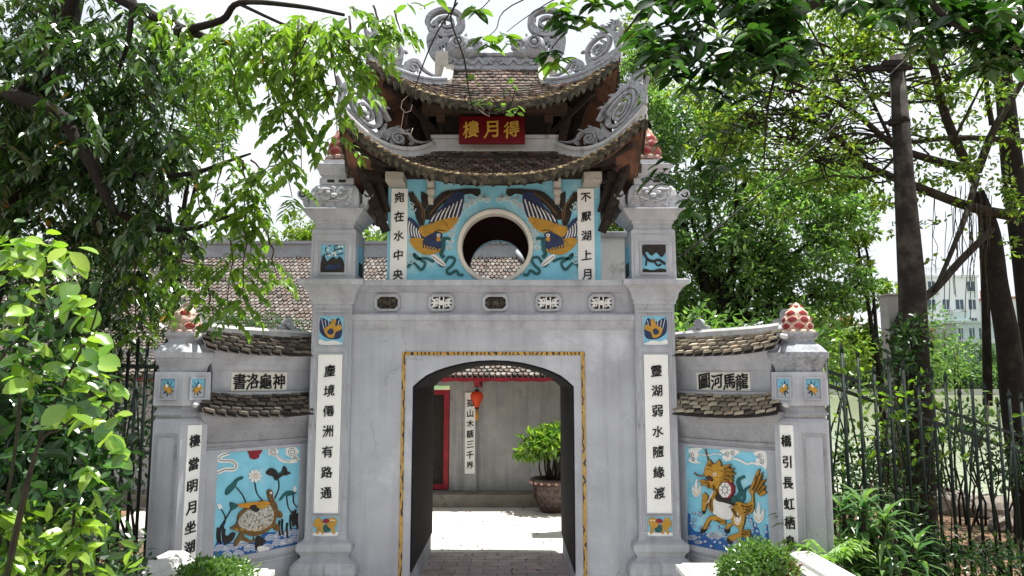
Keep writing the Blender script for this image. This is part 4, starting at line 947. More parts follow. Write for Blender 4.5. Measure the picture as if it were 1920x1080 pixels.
    rings = [[rid(k / 14, dz) + n * t for t, dz in ((.035, -.03), (.035, .02), (.045, .025), (.03, .05), (-.03, .05), (-.045, .025), (-.035, .02), (-.035, -.03))] for k in range(15)]
    mb.loft(rings)
    for (sg, z0) in ((1, 1.755), (1, 2.32)):      # hips at the outer end
        for q in (1, -1): mb.tube([W3(Lw + .14, 0, z0 + .10), W3(Lw + .17, q * .14, z0 + .03), W3(Lw + .21, q * .27, z0 + .035)], [.03, .028, .02], 6)
    mb.build('ridge', M['white_band'], w)
    for t, s, hgt in ((.30, 1, .10), (.97, 1, .12)):
        mb = MB()
        b = rid(t, .045); f3 = lambda q: b + d * q[0] + Vector((0, 0, q[1])); T = n * .022
        stroke(mb, spiral((.0, .06), .045, .012, 0, 1.5, 24), .028, f3, T); stroke(mb, [(-.05, .0), (-.02, .04), (.0, .09)], .04, f3, T * .95); stroke(mb, [(-.12, .005), (-.07, .02), (-.02, .01)], .035, f3, T * .9); stroke(mb, [(.02, .01), (.08, .03), (.11, .02)], .035, f3, T * .88); mb.build('ridge_finial', M['stone_trim'], w)
    mb = MB(); b = W3(Lw + .17, .12, 1.86); mb.blob(b, (.03, .03, .045), 0, 8, 6, .1)
    for t_, hh_ in ((.10, .06), (.05, .05), (.0, .04)): mb.blob(W3(Lw + .14 - t_ * .4, .05 + .3 * t_, 2.40 + .05 - t_ * .5), (.035, .035, hh_), 0, 8, 6, .1)
    mb.build('hip_knob', M['white_band'], w)
    # name plaque above the tiles
    t0, t1 = (433, 537) if sx < 0 else (1407, 1307)
    Pp = W3(0, .072, 0); aa, ab = (on(t0, 715, Pp, n) - A).dot(d), (on(t1, 715, Pp, n) - A).dot(d); zc = (on(t0, 715, Pp, n).z + on(t1, 715, Pp, n).z) / 2 + (.0)
    mb = MB(); mb.obox(W3((aa + ab) / 2, .072, zc), d * abs(aa - ab) / 2, n * .008, (0, 0, .083)); pl = mb.build('name_plaque', M['ivory'], w, .003); mb = MB()
    for i, ch in enumerate(chars):
        t = (i + .62) / 4.25; u = 433 + (537 - 433) * t if sx < 0 else 1307 + 100 * t
        a = (on(u, 715, Pp, n) - A).dot(d); ex = -d if sx < 0 else d
        write(mb, ch, W3(a, .081, zc), ex, (0, 0, 1), n, .125, .135)
    mb.build('lettering', M['ink'], pl)
    # the picture
    if picture == 'turtle': turtle(w, W3(0, .102, 0), n, W3, af, an, zb, zt)
    else: horse(w, W3(0, .102, 0), n, W3, af, an, zb, zt)
    return w
PM = lambda: [M['blue'], M['wave_blue'], M['rel_white'], M['shell'], M['brown'], M['orange'], M['green_dk'], M['under'], M['rel_red'], M['bird_gold']]
def board(w, W3, af, an, zb, zt):
    mb = MB(); q = [W3(af, .101, zb), W3(an, .101, zb), W3(an, .101, zt), W3(af, .101, zt)]; mb.prism([p for p in q], (W3(0, 1, 0) - W3(0, 0, 0)) * .004)
    return mb.build('mural_board', M['blue'], w)
def turtle(w, O, n, W3, af, an, zb, zt):
    bd = board(w, W3, af, an, zb, zt); O = W3(0, .105, 0)
    r = Relief(O, n, 380, 820, 4.5, .004); g = 'sea'; r.flat = .6
    r.poly([(112, 890), (180, 880), (300, 895), (390, 880), (470, 850), (520, 805), (600, 800), (690, 785), (803, 768), (803, 915), (440, 975), (112, 1030)], 1, g)
    for c, a, b in (((150, 965), 12, 58), ((235, 960), 12, 58), ((335, 935), 12, 60), ((405, 965), 12, 60), ((665, 850), 12, 62), ((752, 835), 12, 60), ((575, 875), 12, 55), ((640, 920), 12, 58), ((705, 905), 10, 50), ((770, 885), 10, 50), ((205, 1010), 10, 46), ((300, 1000), 10, 46), ((545, 945), 10, 46), ((480, 965), 10, 30)): r.arcs(c, a, b, 13, 5.5, 2, 185, 345, g)
    r.poly([(445, 850), (470, 830), (500, 850), (530, 870), (500, 910), (480, 960), (440, 940)], 7, g); r.poly([(455, 930), (500, 915), (560, 935), (520, 970), (480, 985)], 2, g)
    g = 'clouds'
    for c, s in (((590, 120), 44), ((750, 120), 55), ((775, 180), 34)):
        r.poly([(c[0] + (s + 5 * math.cos(5 * q)) * math.cos(q), c[1] + (s * .85 + 4 * math.cos(5 * q)) * math.sin(q)) for q in [k * .449 for k in range(14)]], 2, g); r.curl(c, s * .75, 5, 7, .5, 2, g)
    r.line([(620, 150), (660, 190), (720, 205), (790, 200)], 28, 2, g); r.line([(630, 150), (670, 190), (730, 205)], 4, 7, g)
    r.line([(215, 132), (145, 160), (140, 195), (240, 200), (280, 235), (255, 270), (190, 270), (118, 298)], 34, 2, g); r.line([(215, 132), (145, 160), (140, 195), (240, 200), (280, 235), (255, 270), (190, 270), (118, 298)], 6, 7, g)
    r.poly([(380, 102), (490, 98), (493, 125), (475, 145), (470, 170), (430, 186), (395, 170), (390, 145)], 8, 'sun')
    g = 'lotus'
    for a in ([(437, 380), (455, 470), (510, 540)], [(635, 355), (640, 430), (605, 515)], [(280, 420), (330, 480), (362, 548)], [(705, 495), (720, 590), (770, 665)], [(762, 470), (765, 550), (797, 592)], [(150, 600), (185, 665), (180, 730), (130, 800), (122, 870)], [(240, 605), (190, 690), (140, 770), (115, 850)]): r.line(a, 7, 7, g)
    r.poly([(530, 298), (560, 262), (600, 265), (625, 300), (660, 290), (680, 240), (705, 262), (710, 285), (740, 300), (700, 320), (665, 325), (615, 364), (590, 330), (550, 318)], 7, g); r.line([(610, 275), (640, 310), (670, 285)], 12, 6, g)
    r.poly([(185, 470), (200, 425), (240, 390), (285, 345), (335, 328), (332, 350), (290, 372), (270, 420), (205, 485)], 6, g)
    r.poly([(640, 530), (675, 478), (720, 450), (785, 462), (770, 478), (715, 495), (690, 490), (660, 525)], 6, g)
    r.poly([(437 + (52 + 9 * math.cos(9 * q)) * math.cos(q), 325 + (50 + 9 * math.cos(9 * q)) * math.sin(q)) for q in [k * math.pi / 27 for k in range(54)]], 2, g, 0); [r.line([(437 + 16 * math.cos(q), 325 + 16 * math.sin(q)), (437 + 46 * math.cos(q), 325 + 44 * math.sin(q))], 3, 3, g) for q in [k * .698 + .35 for k in range(9)]]; r.curl((437, 322), 20, 5, 9, 0, 1.2, g)
    r.poly([(225, 552), (255, 550), (292, 572), (270, 600), (238, 612)], 6, g); r.poly([(118, 570), (135, 558), (155, 580), (155, 602), (130, 602)], 2, g); r.poly([(757, 440), (772, 408), (786, 440), (772, 462)], 2, g)
    for a, b in ((120, 760), (140, 770), (165, 750), (178, 770), (640, 700), (665, 690), (735, 650), (755, 620), (775, 610), (790, 640), (705, 720)): r.line([(a + 8, b + 130), (a, b + 60), (a + 5, b)], 13, 7, g)
    r.poly([(165, 840), (195, 825), (225, 850), (215, 890), (175, 890)], 7, g); r.poly([(215, 830), (250, 800), (272, 815), (245, 870), (220, 880)], 7, g)
    g = 'turtle'
    r.poly([(310, 805), (345, 830), (310, 870), (285, 905), (262, 920), (262, 880), (290, 840)], 4, g, h=.006); r.poly([(350, 840), (400, 868), (425, 860), (420, 830), (432, 860), (425, 882), (390, 888), (330, 868)], 4, g, h=.006)
    r.poly([(605, 625), (645, 618), (668, 655), (655, 680), (625, 670)], 4, g, h=.006); r.poly([(590, 720), (635, 740), (638, 785), (605, 785), (585, 755)], 4, g, h=.006)
    r.poly([(225, 765), (280, 725), (300, 640), (390, 580), (500, 530), (580, 575), (615, 640), (600, 725), (540, 790), (430, 832), (340, 812), (270, 782)], 4, g, h=.010)
    r.poly([(540, 490), (540, 450), (560, 437), (580, 455), (585, 510), (620, 575), (622, 650), (580, 610), (560, 545)], 4, g, h=.014); r.poly([(555, 462), (568, 458), (572, 472), (560, 478)], 2, g, h=.016)
    r.poly([(288, 720), (310, 665), (370, 610), (440, 595), (540, 565), (580, 610), (585, 680), (555, 740), (480, 782), (400, 790), (325, 765)], 3, g, h=.018)
    for k in range(7): r.line([(262 + 46 * k, 768 + (10 if 1 < k < 5 else 0) - 5 * max(0, k - 3) ** 1.6), (285 + 46 * k, 782 + (6 if 1 < k < 4 else 0) - 6 * max(0, k - 3) ** 1.6)], 12, 9, g, h=.018)
    r.poly([(285, 572), (340, 555), (440, 545), (525, 537), (555, 560), (450, 585), (380, 592), (310, 588)], 5, g, h=.022); r.poly([(380, 580), (430, 565), (470, 590), (450, 625), (410, 620)], 7, g, h=.023); r.curl((440, 640), 26, 10, 2, 0, 1, g); r.poly([(440, 560), (500, 545), (540, 570), (490, 600), (450, 590)], 9, g, h=.023)
    nm = {'sea': ('wave_relief', 'blue waves with white crests'), 'clouds': ('cloud_relief', None), 'sun': ('sun_relief', 'dark red sun'), 'lotus': ('lotus_relief', 'lotus leaves and a white flower'), 'turtle': ('turtle_relief', 'brown turtle with mosaic shell')}
    for k, (a, b) in nm.items(): tag(r.mbs[k].build(a, PM(), bd), b)
def horse(w, O, n, W3, af, an, zb, zt):
    bd = board(w, W3, af, an, zb, zt); O = W3(0, .105, 0)
    r = Relief(O, n, 1280, 820, 4.911, .004); g = 'sea'; r.flat = .5; r.ol = 1
    r.poly([(48, 718), (75, 716), (75, 800), (110, 860), (160, 870), (205, 885), (300, 885), (370, 920), (430, 975), (520, 910), (600, 925), (650, 880), (670, 830), (700, 840), (715, 900), (750, 930), (770, 860), (783, 820), (783, 1060), (560, 1068), (380, 1040), (50, 985)], 1, g)
    for c in ((105, 700), (150, 700), (165, 715), (110, 760), (85, 790), (110, 820), (165, 830), (220, 820), (245, 830), (190, 880), (235, 900), (330, 830), (370, 850), (395, 890), (410, 920), (600, 730), (630, 760), (640, 790), (670, 810), (690, 860), (650, 840), (770, 820), (775, 870), (700, 920), (540, 930), (560, 960), (390, 1000), (430, 990), (300, 960), (350, 970), (160, 920), (470, 930), (770, 930), (640, 950), (215, 960), (270, 1000)):
        r.poly([(c[0] + 17 * math.cos(q), c[1] + 17 * math.sin(q)) for q in [k * .785 for k in range(8)]], 1, g, 2); r.curl(c, 13, 4.5, 2, c[0] * .1, 1.3, g)
    for c, a, b in (((90, 960), 20, 60), ((300, 960), 25, 95), ((520, 1000), 20, 60), ((490, 1075), 20, 60), ((150, 990), 10, 40)): r.arcs(c, a, b, 12, 4, 2, 215, 330, g)
    g = 'clouds'
    r.poly([(60, 110), (110, 95), (190, 100), (150, 130), (160, 170), (130, 190), (150, 225), (190, 235), (110, 238), (60, 215), (80, 180), (70, 150)], 2, g); r.poly([(350, 118), (440, 108), (525, 125), (520, 150), (460, 180), (450, 210), (400, 215), (370, 180), (400, 160), (365, 140)], 2, g); r.poly([(665, 135), (775, 135), (778, 290), (740, 265), (690, 240), (680, 200), (700, 180), (670, 160)], 2, g)
    r.line([(170, 155), (240, 165), (300, 150), (370, 160)], 10, 2, g); r.line([(470, 190), (540, 215), (600, 245), (650, 235), (710, 255)], 18, 2, g)
    for c, s in (((95, 160), 26), ((110, 200), 20), ((420, 150), 26), ((470, 140), 24), ((720, 170), 26), ((740, 220), 26)): r.curl(c, s, 5, 7, 1, 1.6, g)
    g = 'flames'
    for c, k in (((140, 490), 1), ((520, 760), .8), ((715, 720), 1.15)):
        g = 'flames%d' % c[0]
        r.poly([(c[0] + k * a, c[1] + k * b) for a, b in ((-40, -50), (-20, 0), (-22, -30), (-2, -110), (8, -40), (14, -5), (34, -60), (36, 10), (15, 50), (-15, 55), (-40, 15))], 2, g, 2, .012); r.line([(c[0] + k * a, c[1] + k * b) for a, b in ((-28, 0), (-10, 35), (10, 35), (25, 0))], 5, 5, g, .013)
    g = 'body'; G = 9
    r.line([(490, 575), (540, 500), (515, 400), (575, 360)], lambda t: 46 - 20 * t, 6, g); r.line([(495, 585), (565, 575), (575, 490), (635, 445)], lambda t: 34 - 16 * t, 6, g)
    r.poly([(620, 500), (655, 410), (690, 320), (720, 288), (705, 360), (748, 318), (720, 400), (782, 382), (740, 435), (778, 452), (755, 475), (780, 508), (725, 540), (690, 500), (650, 490)], G, g, 2, .006)
    r.line([(215, 110), (230, 160), (245, 220)], 9, 4, g); r.line([(110, 325), (160, 355), (240, 345)], lambda t: 6 + 10 * t, 4, g)
    r.poly([(195, 520), (235, 528), (240, 570), (215, 680), (188, 680)], G, g, 3, .004); r.poly([(330, 722), (390, 745), (405, 785), (380, 805), (330, 775), (270, 762), (228, 840), (192, 850), (230, 760), (270, 722)], G, g, 3, .005)
    r.poly([(405, 650), (440, 608), (520, 590), (600, 610), (645, 570), (640, 520), (622, 490), (652, 478), (682, 490), (662, 520), (668, 640), (640, 695), (590, 712), (580, 780), (560, 850), (620, 850), (632, 900), (600, 925), (560, 912), (470, 952), (432, 960), (430, 912), (530, 870), (520, 830), (470, 800), (420, 862), (402, 845), (420, 800), (470, 780), (440, 720)], G, g, 3, .008)
    r.poly([(300, 530), (345, 570), (420, 590), (468, 625), (478, 700), (450, 750), (380, 748), (300, 702), (262, 660), (258, 600)], 2, g, 3, .010)
    r.poly([(330, 440), (375, 470), (330, 545), (292, 580), (292, 690), (250, 650), (252, 570), (300, 500)], G, g, 3, .012)
    for k in range(6): r.line([(300 - 8 * k, 490 + 18 * k), (282 - 9 * k, 505 + 20 * k)], 7, 2, g, .014)
    r.poly([(325, 500), (400, 520), (480, 545), (492, 620), (400, 600), (318, 575)], 7, g, 3, .013); r.poly([(470, 540), (510, 560), (500, 600), (470, 600)], 6, g, 3, .014)
    r.poly([(215, 300), (240, 235), (262, 205), (285, 240), (320, 240), (345, 205), (365, 240), (368, 270), (400, 255), (455, 250), (430, 280), (488, 288), (460, 310), (497, 332), (465, 350), (480, 372), (460, 390), (478, 400), (440, 425), (380, 405), (350, 445), (330, 475), (290, 480), (275, 460), (245, 470), (230, 440), (180, 442), (195, 420), (160, 402), (205, 388), (240, 400), (285, 382), (218, 350)], G, g, 2, .016)
    r.poly([(225, 362), (265, 350), (300, 385), (285, 405), (240, 385)], 7, g, 2, .017); r.poly([(250, 380), (280, 388), (280, 400), (250, 396)], 8, g, 0, .018)
    r.poly([(310 + 16 * math.cos(q), 338 + 16 * math.sin(q)) for q in [k * .785 for k in range(8)]], 2, g, 2, .018); r.poly([(311 + 7 * math.cos(q), 338 + 7 * math.sin(q)) for q in [k * .785 for k in range(8)]], 7, g, 2, .019)
    r.line([(235, 300), (260, 285), (290, 310)], 6, 4, g, .018); r.line([(330, 300), (380, 310), (430, 290)], 5, 4, g, .018); r.line([(340, 370), (400, 360), (450, 340)], 5, 4, g, .018); r.curl((350, 255), 22, 8, 2, 1, 1, g)
    for a, b in ((520, 640), (560, 650), (600, 660), (500, 680), (470, 650)): r.line([(a, b), (a + 14, b + 16)], 5, 4, g, .010)
    for a in ([(185, 672), (218, 678), (202, 708)], [(180, 838), (230, 850), (192, 888), (175, 870)], [(404, 838), (441, 845), (432, 882), (400, 872)], [(430, 920), (462, 958), (442, 982), (414, 945)]): r.poly(a, 7, g, 0, .012)
    oc = lambda c, s, k: [(c[0] + s * math.cos(q * math.pi / 4 + .39), c[1] + s * k * math.sin(q * math.pi / 4 + .39)) for q in range(8)]
    r.poly(oc((424, 480), 68, 1.2), 8, g, 0, .020); r.poly(oc((408, 482), 58, 1.25), 2, g, 0, .023)
    for q in range(8): a = q * math.pi / 4; r.line([(408 + 20 * math.cos(a), 482 + 25 * math.sin(a)), (408 + 48 * math.cos(a), 482 + 58 * math.sin(a))], 5, 7, g, .024)
    r.line([(408 + 24 * math.cos(q), 482 + 30 * math.sin(q)) for q in [k * .524 for k in range(13)]], 4, 7, g, .0245, 0); r.curl((408, 482), 11, 6, 8, 0, 1, g)
    r.outlines(4, 4)
    for a, b, c in (((400, 290), (430, 275), (470, 290)), ((400, 320), (440, 315), (480, 330)), ((390, 350), (430, 350), (470, 370)), ((390, 380), (420, 385), (450, 405)), ((300, 440), (310, 460), (300, 475)), ((260, 430), (262, 450), (252, 462)), ((205, 410), (230, 415), (260, 420)), ((250, 250), (270, 260), (290, 255)),
                    ((660, 480), (690, 420), (700, 350)), ((680, 490), (720, 430), (745, 350)), ((700, 500), (735, 460), (770, 400)), ((715, 520), (745, 490), (770, 470)), ((600, 630), (630, 640), (655, 620)), ((600, 660), (630, 670), (650, 650)), ((580, 690), (610, 690), (635, 680)), ((560, 620), (590, 640), (610, 630)),
                    ((470, 650), (500, 700), (530, 730)), ((450, 640), (480, 625), (520, 620)), ((560, 860), (590, 870), (620, 865)), ((560, 885), (590, 895), (620, 890)), ((330, 760), (360, 775), (390, 770)), ((310, 470), (340, 490), (330, 530)), ((280, 560), (275, 620), (290, 670))): r.line([a, b, c], 5, 4, 'body', .05)
    nm = {'sea': ('wave_relief', 'dark blue waves with white curls'), 'clouds': ('cloud_relief', None), 'flames140': ('flame_relief', None), 'flames520': ('flame_relief', None), 'flames715': ('flame_relief', None), 'body': ('dragon_horse_relief', 'ochre dragon horse carrying an eight sided disc')}
    for k, (a, b) in nm.items(): tag(r.mbs[k].build(a, PM(), bd), b)
wing(-1, 'grey wing wall with dark mossy tiles and a turtle mural', '書洛龜神', 'turtle')
wing(1, 'grey wing wall with sunlit tiles and a dragon horse mural', '圖河馬龍', 'horse')

def hex_pillar(sx, text, label, worn):
    px, py = CX + sx * 2.60, 6.30; rot = math.pi / 6 + R(4) * sx       # corner towards the viewer
    rot = -math.pi / 2 - sx * R(25)
    p = thing('hexagonal_pillar', (px, py, 0), label, 'pillar')
    a = .205; HX = lambda prof, m=0, mb=None: mb.stack(px, py, [(z, h) for z, h in prof], 6, rot, m)
    zz = lambda v: zat(v, 6.1)
    mb = MB(); HX([(0, a + .04), (.12, a + .04), (.13, a), (zz(792), a), (zz(785), a - .02)], 0, mb); sh = mb.build('shaft', M['plaster'], p)
    faces = [(rot + math.pi / 6 + k * math.pi / 3) for k in range(6)]
    def fr(ang): nn = Vector((math.cos(ang), math.sin(ang), 0)); return Vector((px, py, 0)), nn, Vector((-nn.y, nn.x, 0))
    vis = sorted(faces, key=lambda t: math.sin(t))[:2]
    vis = sorted(vis, key=lambda t: math.cos(t))          # left face, right face
    inner = vis[1] if sx < 0 else vis[0]; outer = vis[0] if sx < 0 else vis[1]
    mb = MB(); c, nn, tt = fr(outer)
    for s in (-1, 1): mb.obox(c + nn * a + tt * s * .085 + Vector((0, 0, .9)), tt * .012, nn * .008, (0, 0, .66))
    mb.obox(c + nn * a + Vector((0, 0, 1.55)), tt * .0725, nn * .008, (0, 0, .012)); mb.build('panel_frame', M['plaster_old'], sh)
    c, nn, tt = fr(inner); ex = tt if tt.x > 0 else -tt
    zt_, sp = zz(798), .1
    plaque('couplet_plaque', text, c + nn * a + Vector((0, 0, zt_)), c + nn * a + Vector((0, 0, .16)), .125, ex, nn, (M['white'], M['ink']), p, .74, [(zt_ - zz(v)) / (zt_ - .16) for v in ((828, 872, 914, 955, 992, 1030, 1070) if sx < 0 else (828, 868, 908, 947, 984, 1020, 1060))], .012)
    mb = MB(); HX([(zz(785), a - .03), (zz(778), a + .005), (zz(770), a - .02), (zz(762), a - .02), (zz(760), a - .02)], 0, mb); mb.build('neck', M['plaster_old'], p)
    mb = MB(); HX([(zz(761), a + .012), (zz(697), a + .008)], 0, mb); bx = mb.build('fruit_box', M['plaster'], p, .005)
    for k, ang in enumerate((outer, inner)):
        c, nn, tt = fr(ang); ex = tt if tt.x > 0 else -tt; zc = (zz(710) + zz(747)) / 2; hh = zz(710) - zz(747)
        b, ms = small_relief('x', bx, 0, 0, .125, hh, 0, 'fruit', 1 if k else -1)
        b.v = [tuple(c + nn * (a + .006 - y) + ex * x + Vector((0, 0, zc + z_))) for x, y, z_ in b.v]
        tag(b.build('relief_panel', ms, bx), 'blue panel with orange fruit')
        b = MB()
        for (q0, q1, r0, r1) in ((-.075, .075, hh / 2, hh / 2 + .012), (-.075, .075, -hh / 2 - .012, -hh / 2), (-.075, -.0635, -hh / 2, hh / 2), (.0635, .075, -hh / 2, hh / 2)):
            b.obox(c + nn * (a + .016) + ex * (q0 + q1) / 2 + Vector((0, 0, zc + (r0 + r1) / 2)), ex * (q1 - q0) / 2, nn * .014, (0, 0, (r1 - r0) / 2))
        b.build('panel_frame', M['plaster'], bx)
    mb = MB(); HX([(zz(697), a - .025), (zz(688), a - .02), (zz(678), a + .005), (zz(672), a + .018), (zz(671), a + .03), (zz(660), a + .032), (zz(657), a + .018), (zz(648), a - .02), (zz(640), a - .075), (zz(634), a - .08), (zz(628), a - .05), (zz(622), a - .04)], 0, mb)
    mb.build('capital', M['plaster_trim'] if sx < 0 else M['stone_trim'], p, .004)
    lotus_bud(p, (px, py), .118, zz(566) - zz(622), zz(622) + .02, 'worn pink lotus bud with a few red petals' if worn else 'red lotus bud with cream petal rims', worn, 7)
    return p
hex_pillar(-1, '樓當明月坐湖心', 'low hexagonal pillar beside the turtle wall with a worn pink bud', .6)
hex_pillar(1, '橋引長虹栖島岸', 'low hexagonal pillar beside the dragon horse wall with a red bud', 0)

# ================================================================== ground, courtyard, lake
def sheet(name, x0, x1, y0, y1, z, m, label=None):
    mb = MB(); mb.add([(x0, y0, z), (x1, y0, z), (x1, y1, z), (x0, y1, z)], [(0, 1, 2, 3)]); o = mb.build(name, m); return tag(o, label, name, None, 'structure')
def gh(x, y):
    sh = 14.2 if x > 3.2 else 14.2 + (3.2 - x) * 30
    k = min(1, max(0, (y - sh) / 2.2)); b = min(1, max(0, (y - 140.9) / .6))
    slope = -.28 * min(1, max(0, (x - 3.2) / 4)) * min(1, max(0, (y - 5) / 3))
    return (slope) * (1 - k) - 1.6 * k * (1 - b) + .06 * math.sin(x * 1.7) * math.sin(y * 1.3) * (1 if x > 3.1 or x < -3.2 else 0) * (1 - k) - .004
xs = [-400, -120, -60, -30, -20, -14] + [-10 + .5 * i for i in range(41)] + [12, 15, 20, 30, 60, 120, 400]
ys = [-30, -10, -4] + [.5 * i for i in range(41)] + [22, 26, 34, 50, 90, 130, 138, 140.9, 141.5, 160, 300, 900]
mb = MB(); mb.add([(x, y, gh(x, y)) for y in ys for x in xs], [(j * len(xs) + i, j * len(xs) + i + 1, (j + 1) * len(xs) + i + 1, (j + 1) * len(xs) + i) for j in range(len(ys) - 1) for i in range(len(xs) - 1)], 0, True)
tag(mb.build('ground', M['soil']), 'brown garden soil', 'ground', None, 'structure')
sheet('lake_water', 2.6, 400, 14.5, 141, -1.0, M['water'], 'greenish lake water')
sheet('courtyard', -12, 2.55, 8.9, 11.93, .006, M['court'], 'pale sunlit courtyard paving')
sheet('passage_paving', CX - .80, CX + .80, 6.6, 8.896, .010, M['paving'], 'pinkish brick paving')
sheet('bridge_deck', CX - 2.2, CX + 2.2, -6, 6.596, .006, M['deck'], 'pale concrete deck')

# parapets running from the gate towards the viewer
def parapet(sx, label):
    x0, x1 = CX + sx * 2.43, CX + sx * 2.52; y0, y1 = 5.92, 1.5; h = .66
    t = thing('parapet', (x0, y0, 0), label, 'parapet')
    d = Vector((x1 - x0, y1 - y0, 0)).normalized(); n = Vector((-d.y, d.x, 0)); A = Vector((x0, y0, 0)); L = 4.4
    mb = MB(); c = A + d * L / 2; mb.obox(c + Vector((0, 0, .28)), d * L / 2, n * .085, (0, 0, .28))
    for k in range(5):
        for s in (-1, 1): mb.obox(A + d * (.06 + k * 1.06) + n * s * .088 + Vector((0, 0, .28)), d * .06, n * .012, (0, 0, .27))
        for s in (-1, 1): mb.obox(A + d * (.59 + k * 1.06) + n * s * .088 + Vector((0, 0, .49)), d * .47, n * .010, (0, 0, .045))
    mb.build('wall', M['plaster'], t, .004)
    mb = MB(); rings = []
    for q in range(13):
        p = A + d * (-.05 + (L + .05) * q / 12); rings.append([p + n * a + Vector((0, 0, z)) for a, z in ((-.12, .562), (-.145, .575), (-.145, .60), (-.11, .625), (-.10, .655), (-.06, .675), (.06, .675), (.10, .655), (.11, .625), (.145, .60), (.145, .575), (.12, .562))])
    mb.loft(rings); mb.build('coping', M['balus'], t, .003)
parapet(-1, 'whitewashed parapet running from the turtle wall towards the viewer')
parapet(1, 'sunlit white parapet running from the dragon horse wall towards the viewer')
def pedestal(x, y, h, label):
    t = thing('pedestal', (x, y, 0), label, 'pedestal'); mb = MB(); mb.stack(x, y, [(0, .17), (.08, .17), (.09, .145), (h - .07, .145), (h - .06, .17)]); mb.build('block', M['plaster'], t, .006)
    mb = MB(); mb.stack(x, y, [(h - .06, .185), (h - .02, .185), (h - .02, .15), (h, .145)]); mb.build('cap', M['balus'], t, .005)
pedestal(xat(1322, 1075, 5.9), 5.9, zat(1064, 5.9), 'white capped stone pedestal under the dragon horse mural')
pedestal(xat(452, 1080, 5.5), 5.5, zat(1075, 5.5), 'white capped stone pedestal under the turtle mural')

# ================================================================== temple hall behind the gate
HY = 12.4
hall = thing('temple_hall', (-4, HY, 0), 'low temple hall with long fish-scale tiled roof behind the gate', 'building')
mb = MB(); mb.box(-11, -1.36, HY, HY + .25, .20, 2.5); mb.box(-.79 - .05, 2.0, HY, HY + .25, .20, 2.5); mb.box(-1.36, -.84, HY, HY + .25, 1.89, 2.5); mb.box(1.75, 2.0, HY + .251, 18.4, .2, 2.5); mb.build('wall', M['hall_wall'], hall)
mb = MB(); mb.box(-1.03, -.80, HY - .02, HY + .12, .2, 2.5); mb.box(-.80, -.575, HY - .07, HY + .1, .2, 2.5); mb.build('pilaster', M['hall_wall'], hall, .006)
mb = MB(); mb.box(-11, 2.4, 11.93, HY + .25, 0, .20); mb.build('step', M['plinth'], hall, .015)
mb = MB()
mb.box(-1.12, -1.035, HY - .05, HY + .1, .22, 1.82); mb.box(-2.2, -1.12, HY - .05, HY + .1, 1.745, 1.82); mb.box(-2.28, -2.2, HY - .05, HY + .1, .22, 1.82); mb.box(-2.2, -1.12, HY - .05, HY + .1, .22, .30)
dr = mb.build('door', M['door_red'], hall, .006); mb = MB(); mb.box(-2.2, -1.12, HY + .02, HY + .06, .30, 1.745); mb.build('door_leaf', M['under'], dr)
pl = plaque('couplet_plaque', '孤山木蔭三千界', (-.685, HY - .072, zat(736, HY - .07)), (-.685, HY - .072, zat(888, HY - .07)), .165, (1, 0, 0), (0, -1, 0), (M['white'], M['ink']), hall, .70, [.13 + .128 * i for i in range(7)], .012)
EY, EZ, RY, RZ = 11.72, 2.03, 15.4, 4.60
def hs(x, s, dz=0): return Vector((x, EY + (RY - EY) * s, EZ + (RZ - EZ) * s - .16 * math.sin(math.pi * s) + dz))
xr = lambda s: .08 + 2.6 * (1 - s)
mb = MB(); NS = 10
g = [hs(x, j / NS, -.02) for j in range(NS + 1) for x in (-11, xr(j / NS))]; mb.add(g, [(2 * j, 2 * j + 1, 2 * j + 3, 2 * j + 2) for j in range(NS)], 1)
mb.add([(xr(0), EY, EZ - .02), (xr(0), 19.1, EZ - .02), (xr(1), RY, RZ - .02)], [(0, 1, 2)], 0)
mb.add([(-11, 19.1, EZ), (2.7, 19.1, EZ), (.08, RY, RZ - .03), (-11, RY, RZ - .03)], [(0, 1, 2, 3)], 0)
rows, tw = 38, .088
for j in range(rows):
    s0 = j / rows; s1 = min(1, (j + 1.5) / rows); x = -11 + .5 * tw * (j % 2)
    while x + tw < xr(s0):
        e = random.uniform(-.006, .006); dz = random.uniform(0, .012); ds = random.uniform(-.005, .005); a = max(0, s0 + ds); gp = .014
        P5 = [hs(x + gp / 2, a + .010, .030 + dz + e), hs(x + .3 * tw, a, .032 + dz), hs(x + .7 * tw, a, .032 + dz), hs(x + tw - gp / 2, a + .010, .030 + dz - e), hs(x + tw - gp / 2, s1, .0), hs(x + gp / 2, s1, .0)]
        dn = Vector((0, 0, -.026)); mb.add(P5 + [p + dn for p in P5[:4]], [(0, 1, 2, 3, 4, 5), (6, 7, 1, 0), (7, 8, 2, 1), (8, 9, 3, 2)], 0); x += tw
rf = mb.build('roof', [M['tile_hall'], M['under']], hall)
mb = MB(); rings = []
for q in range(2): rings.append([Vector((-11 + 11.1 * q, RY + a, RZ + z)) for a, z in ((-.12, -.08), (-.12, .06), (-.09, .07), (-.09, .20), (-.13, .21), (-.13, .27), (.13, .27), (.13, -.08))])
mb.loft(rings); mb.prism([(-6.4, RY - .1, RZ + .27), (-5.55, RY - .1, RZ + .27), (-5.7, RY - .1, RZ + .62), (-5.95, RY - .1, RZ + .42), (-6.2, RY - .1, RZ + .36)], (0, .2, 0))
mb.tube([hs(.06, 1, .08), hs(.72, .75, .08), hs(1.37, .5, .08), hs(2.03, .25, .08), hs(2.7, 0, .1)], .07, 6); mb.build('ridge', M['plaster_old'], rf)
mb = MB(); pts = [(-11, 2.0)]; k = 0
top = [(-9 + i * .06, 1.985 - .018 * abs(math.sin(i * math.pi / 5))) for i in range(196)]
mb.prism([(x, EY - .012, z - .012) for x, z in [(-9, 2.035), (2.7, 2.035)] + list(reversed(top))], (0, .03, 0)); mb.build('eave_board', M['door_red'], rf)
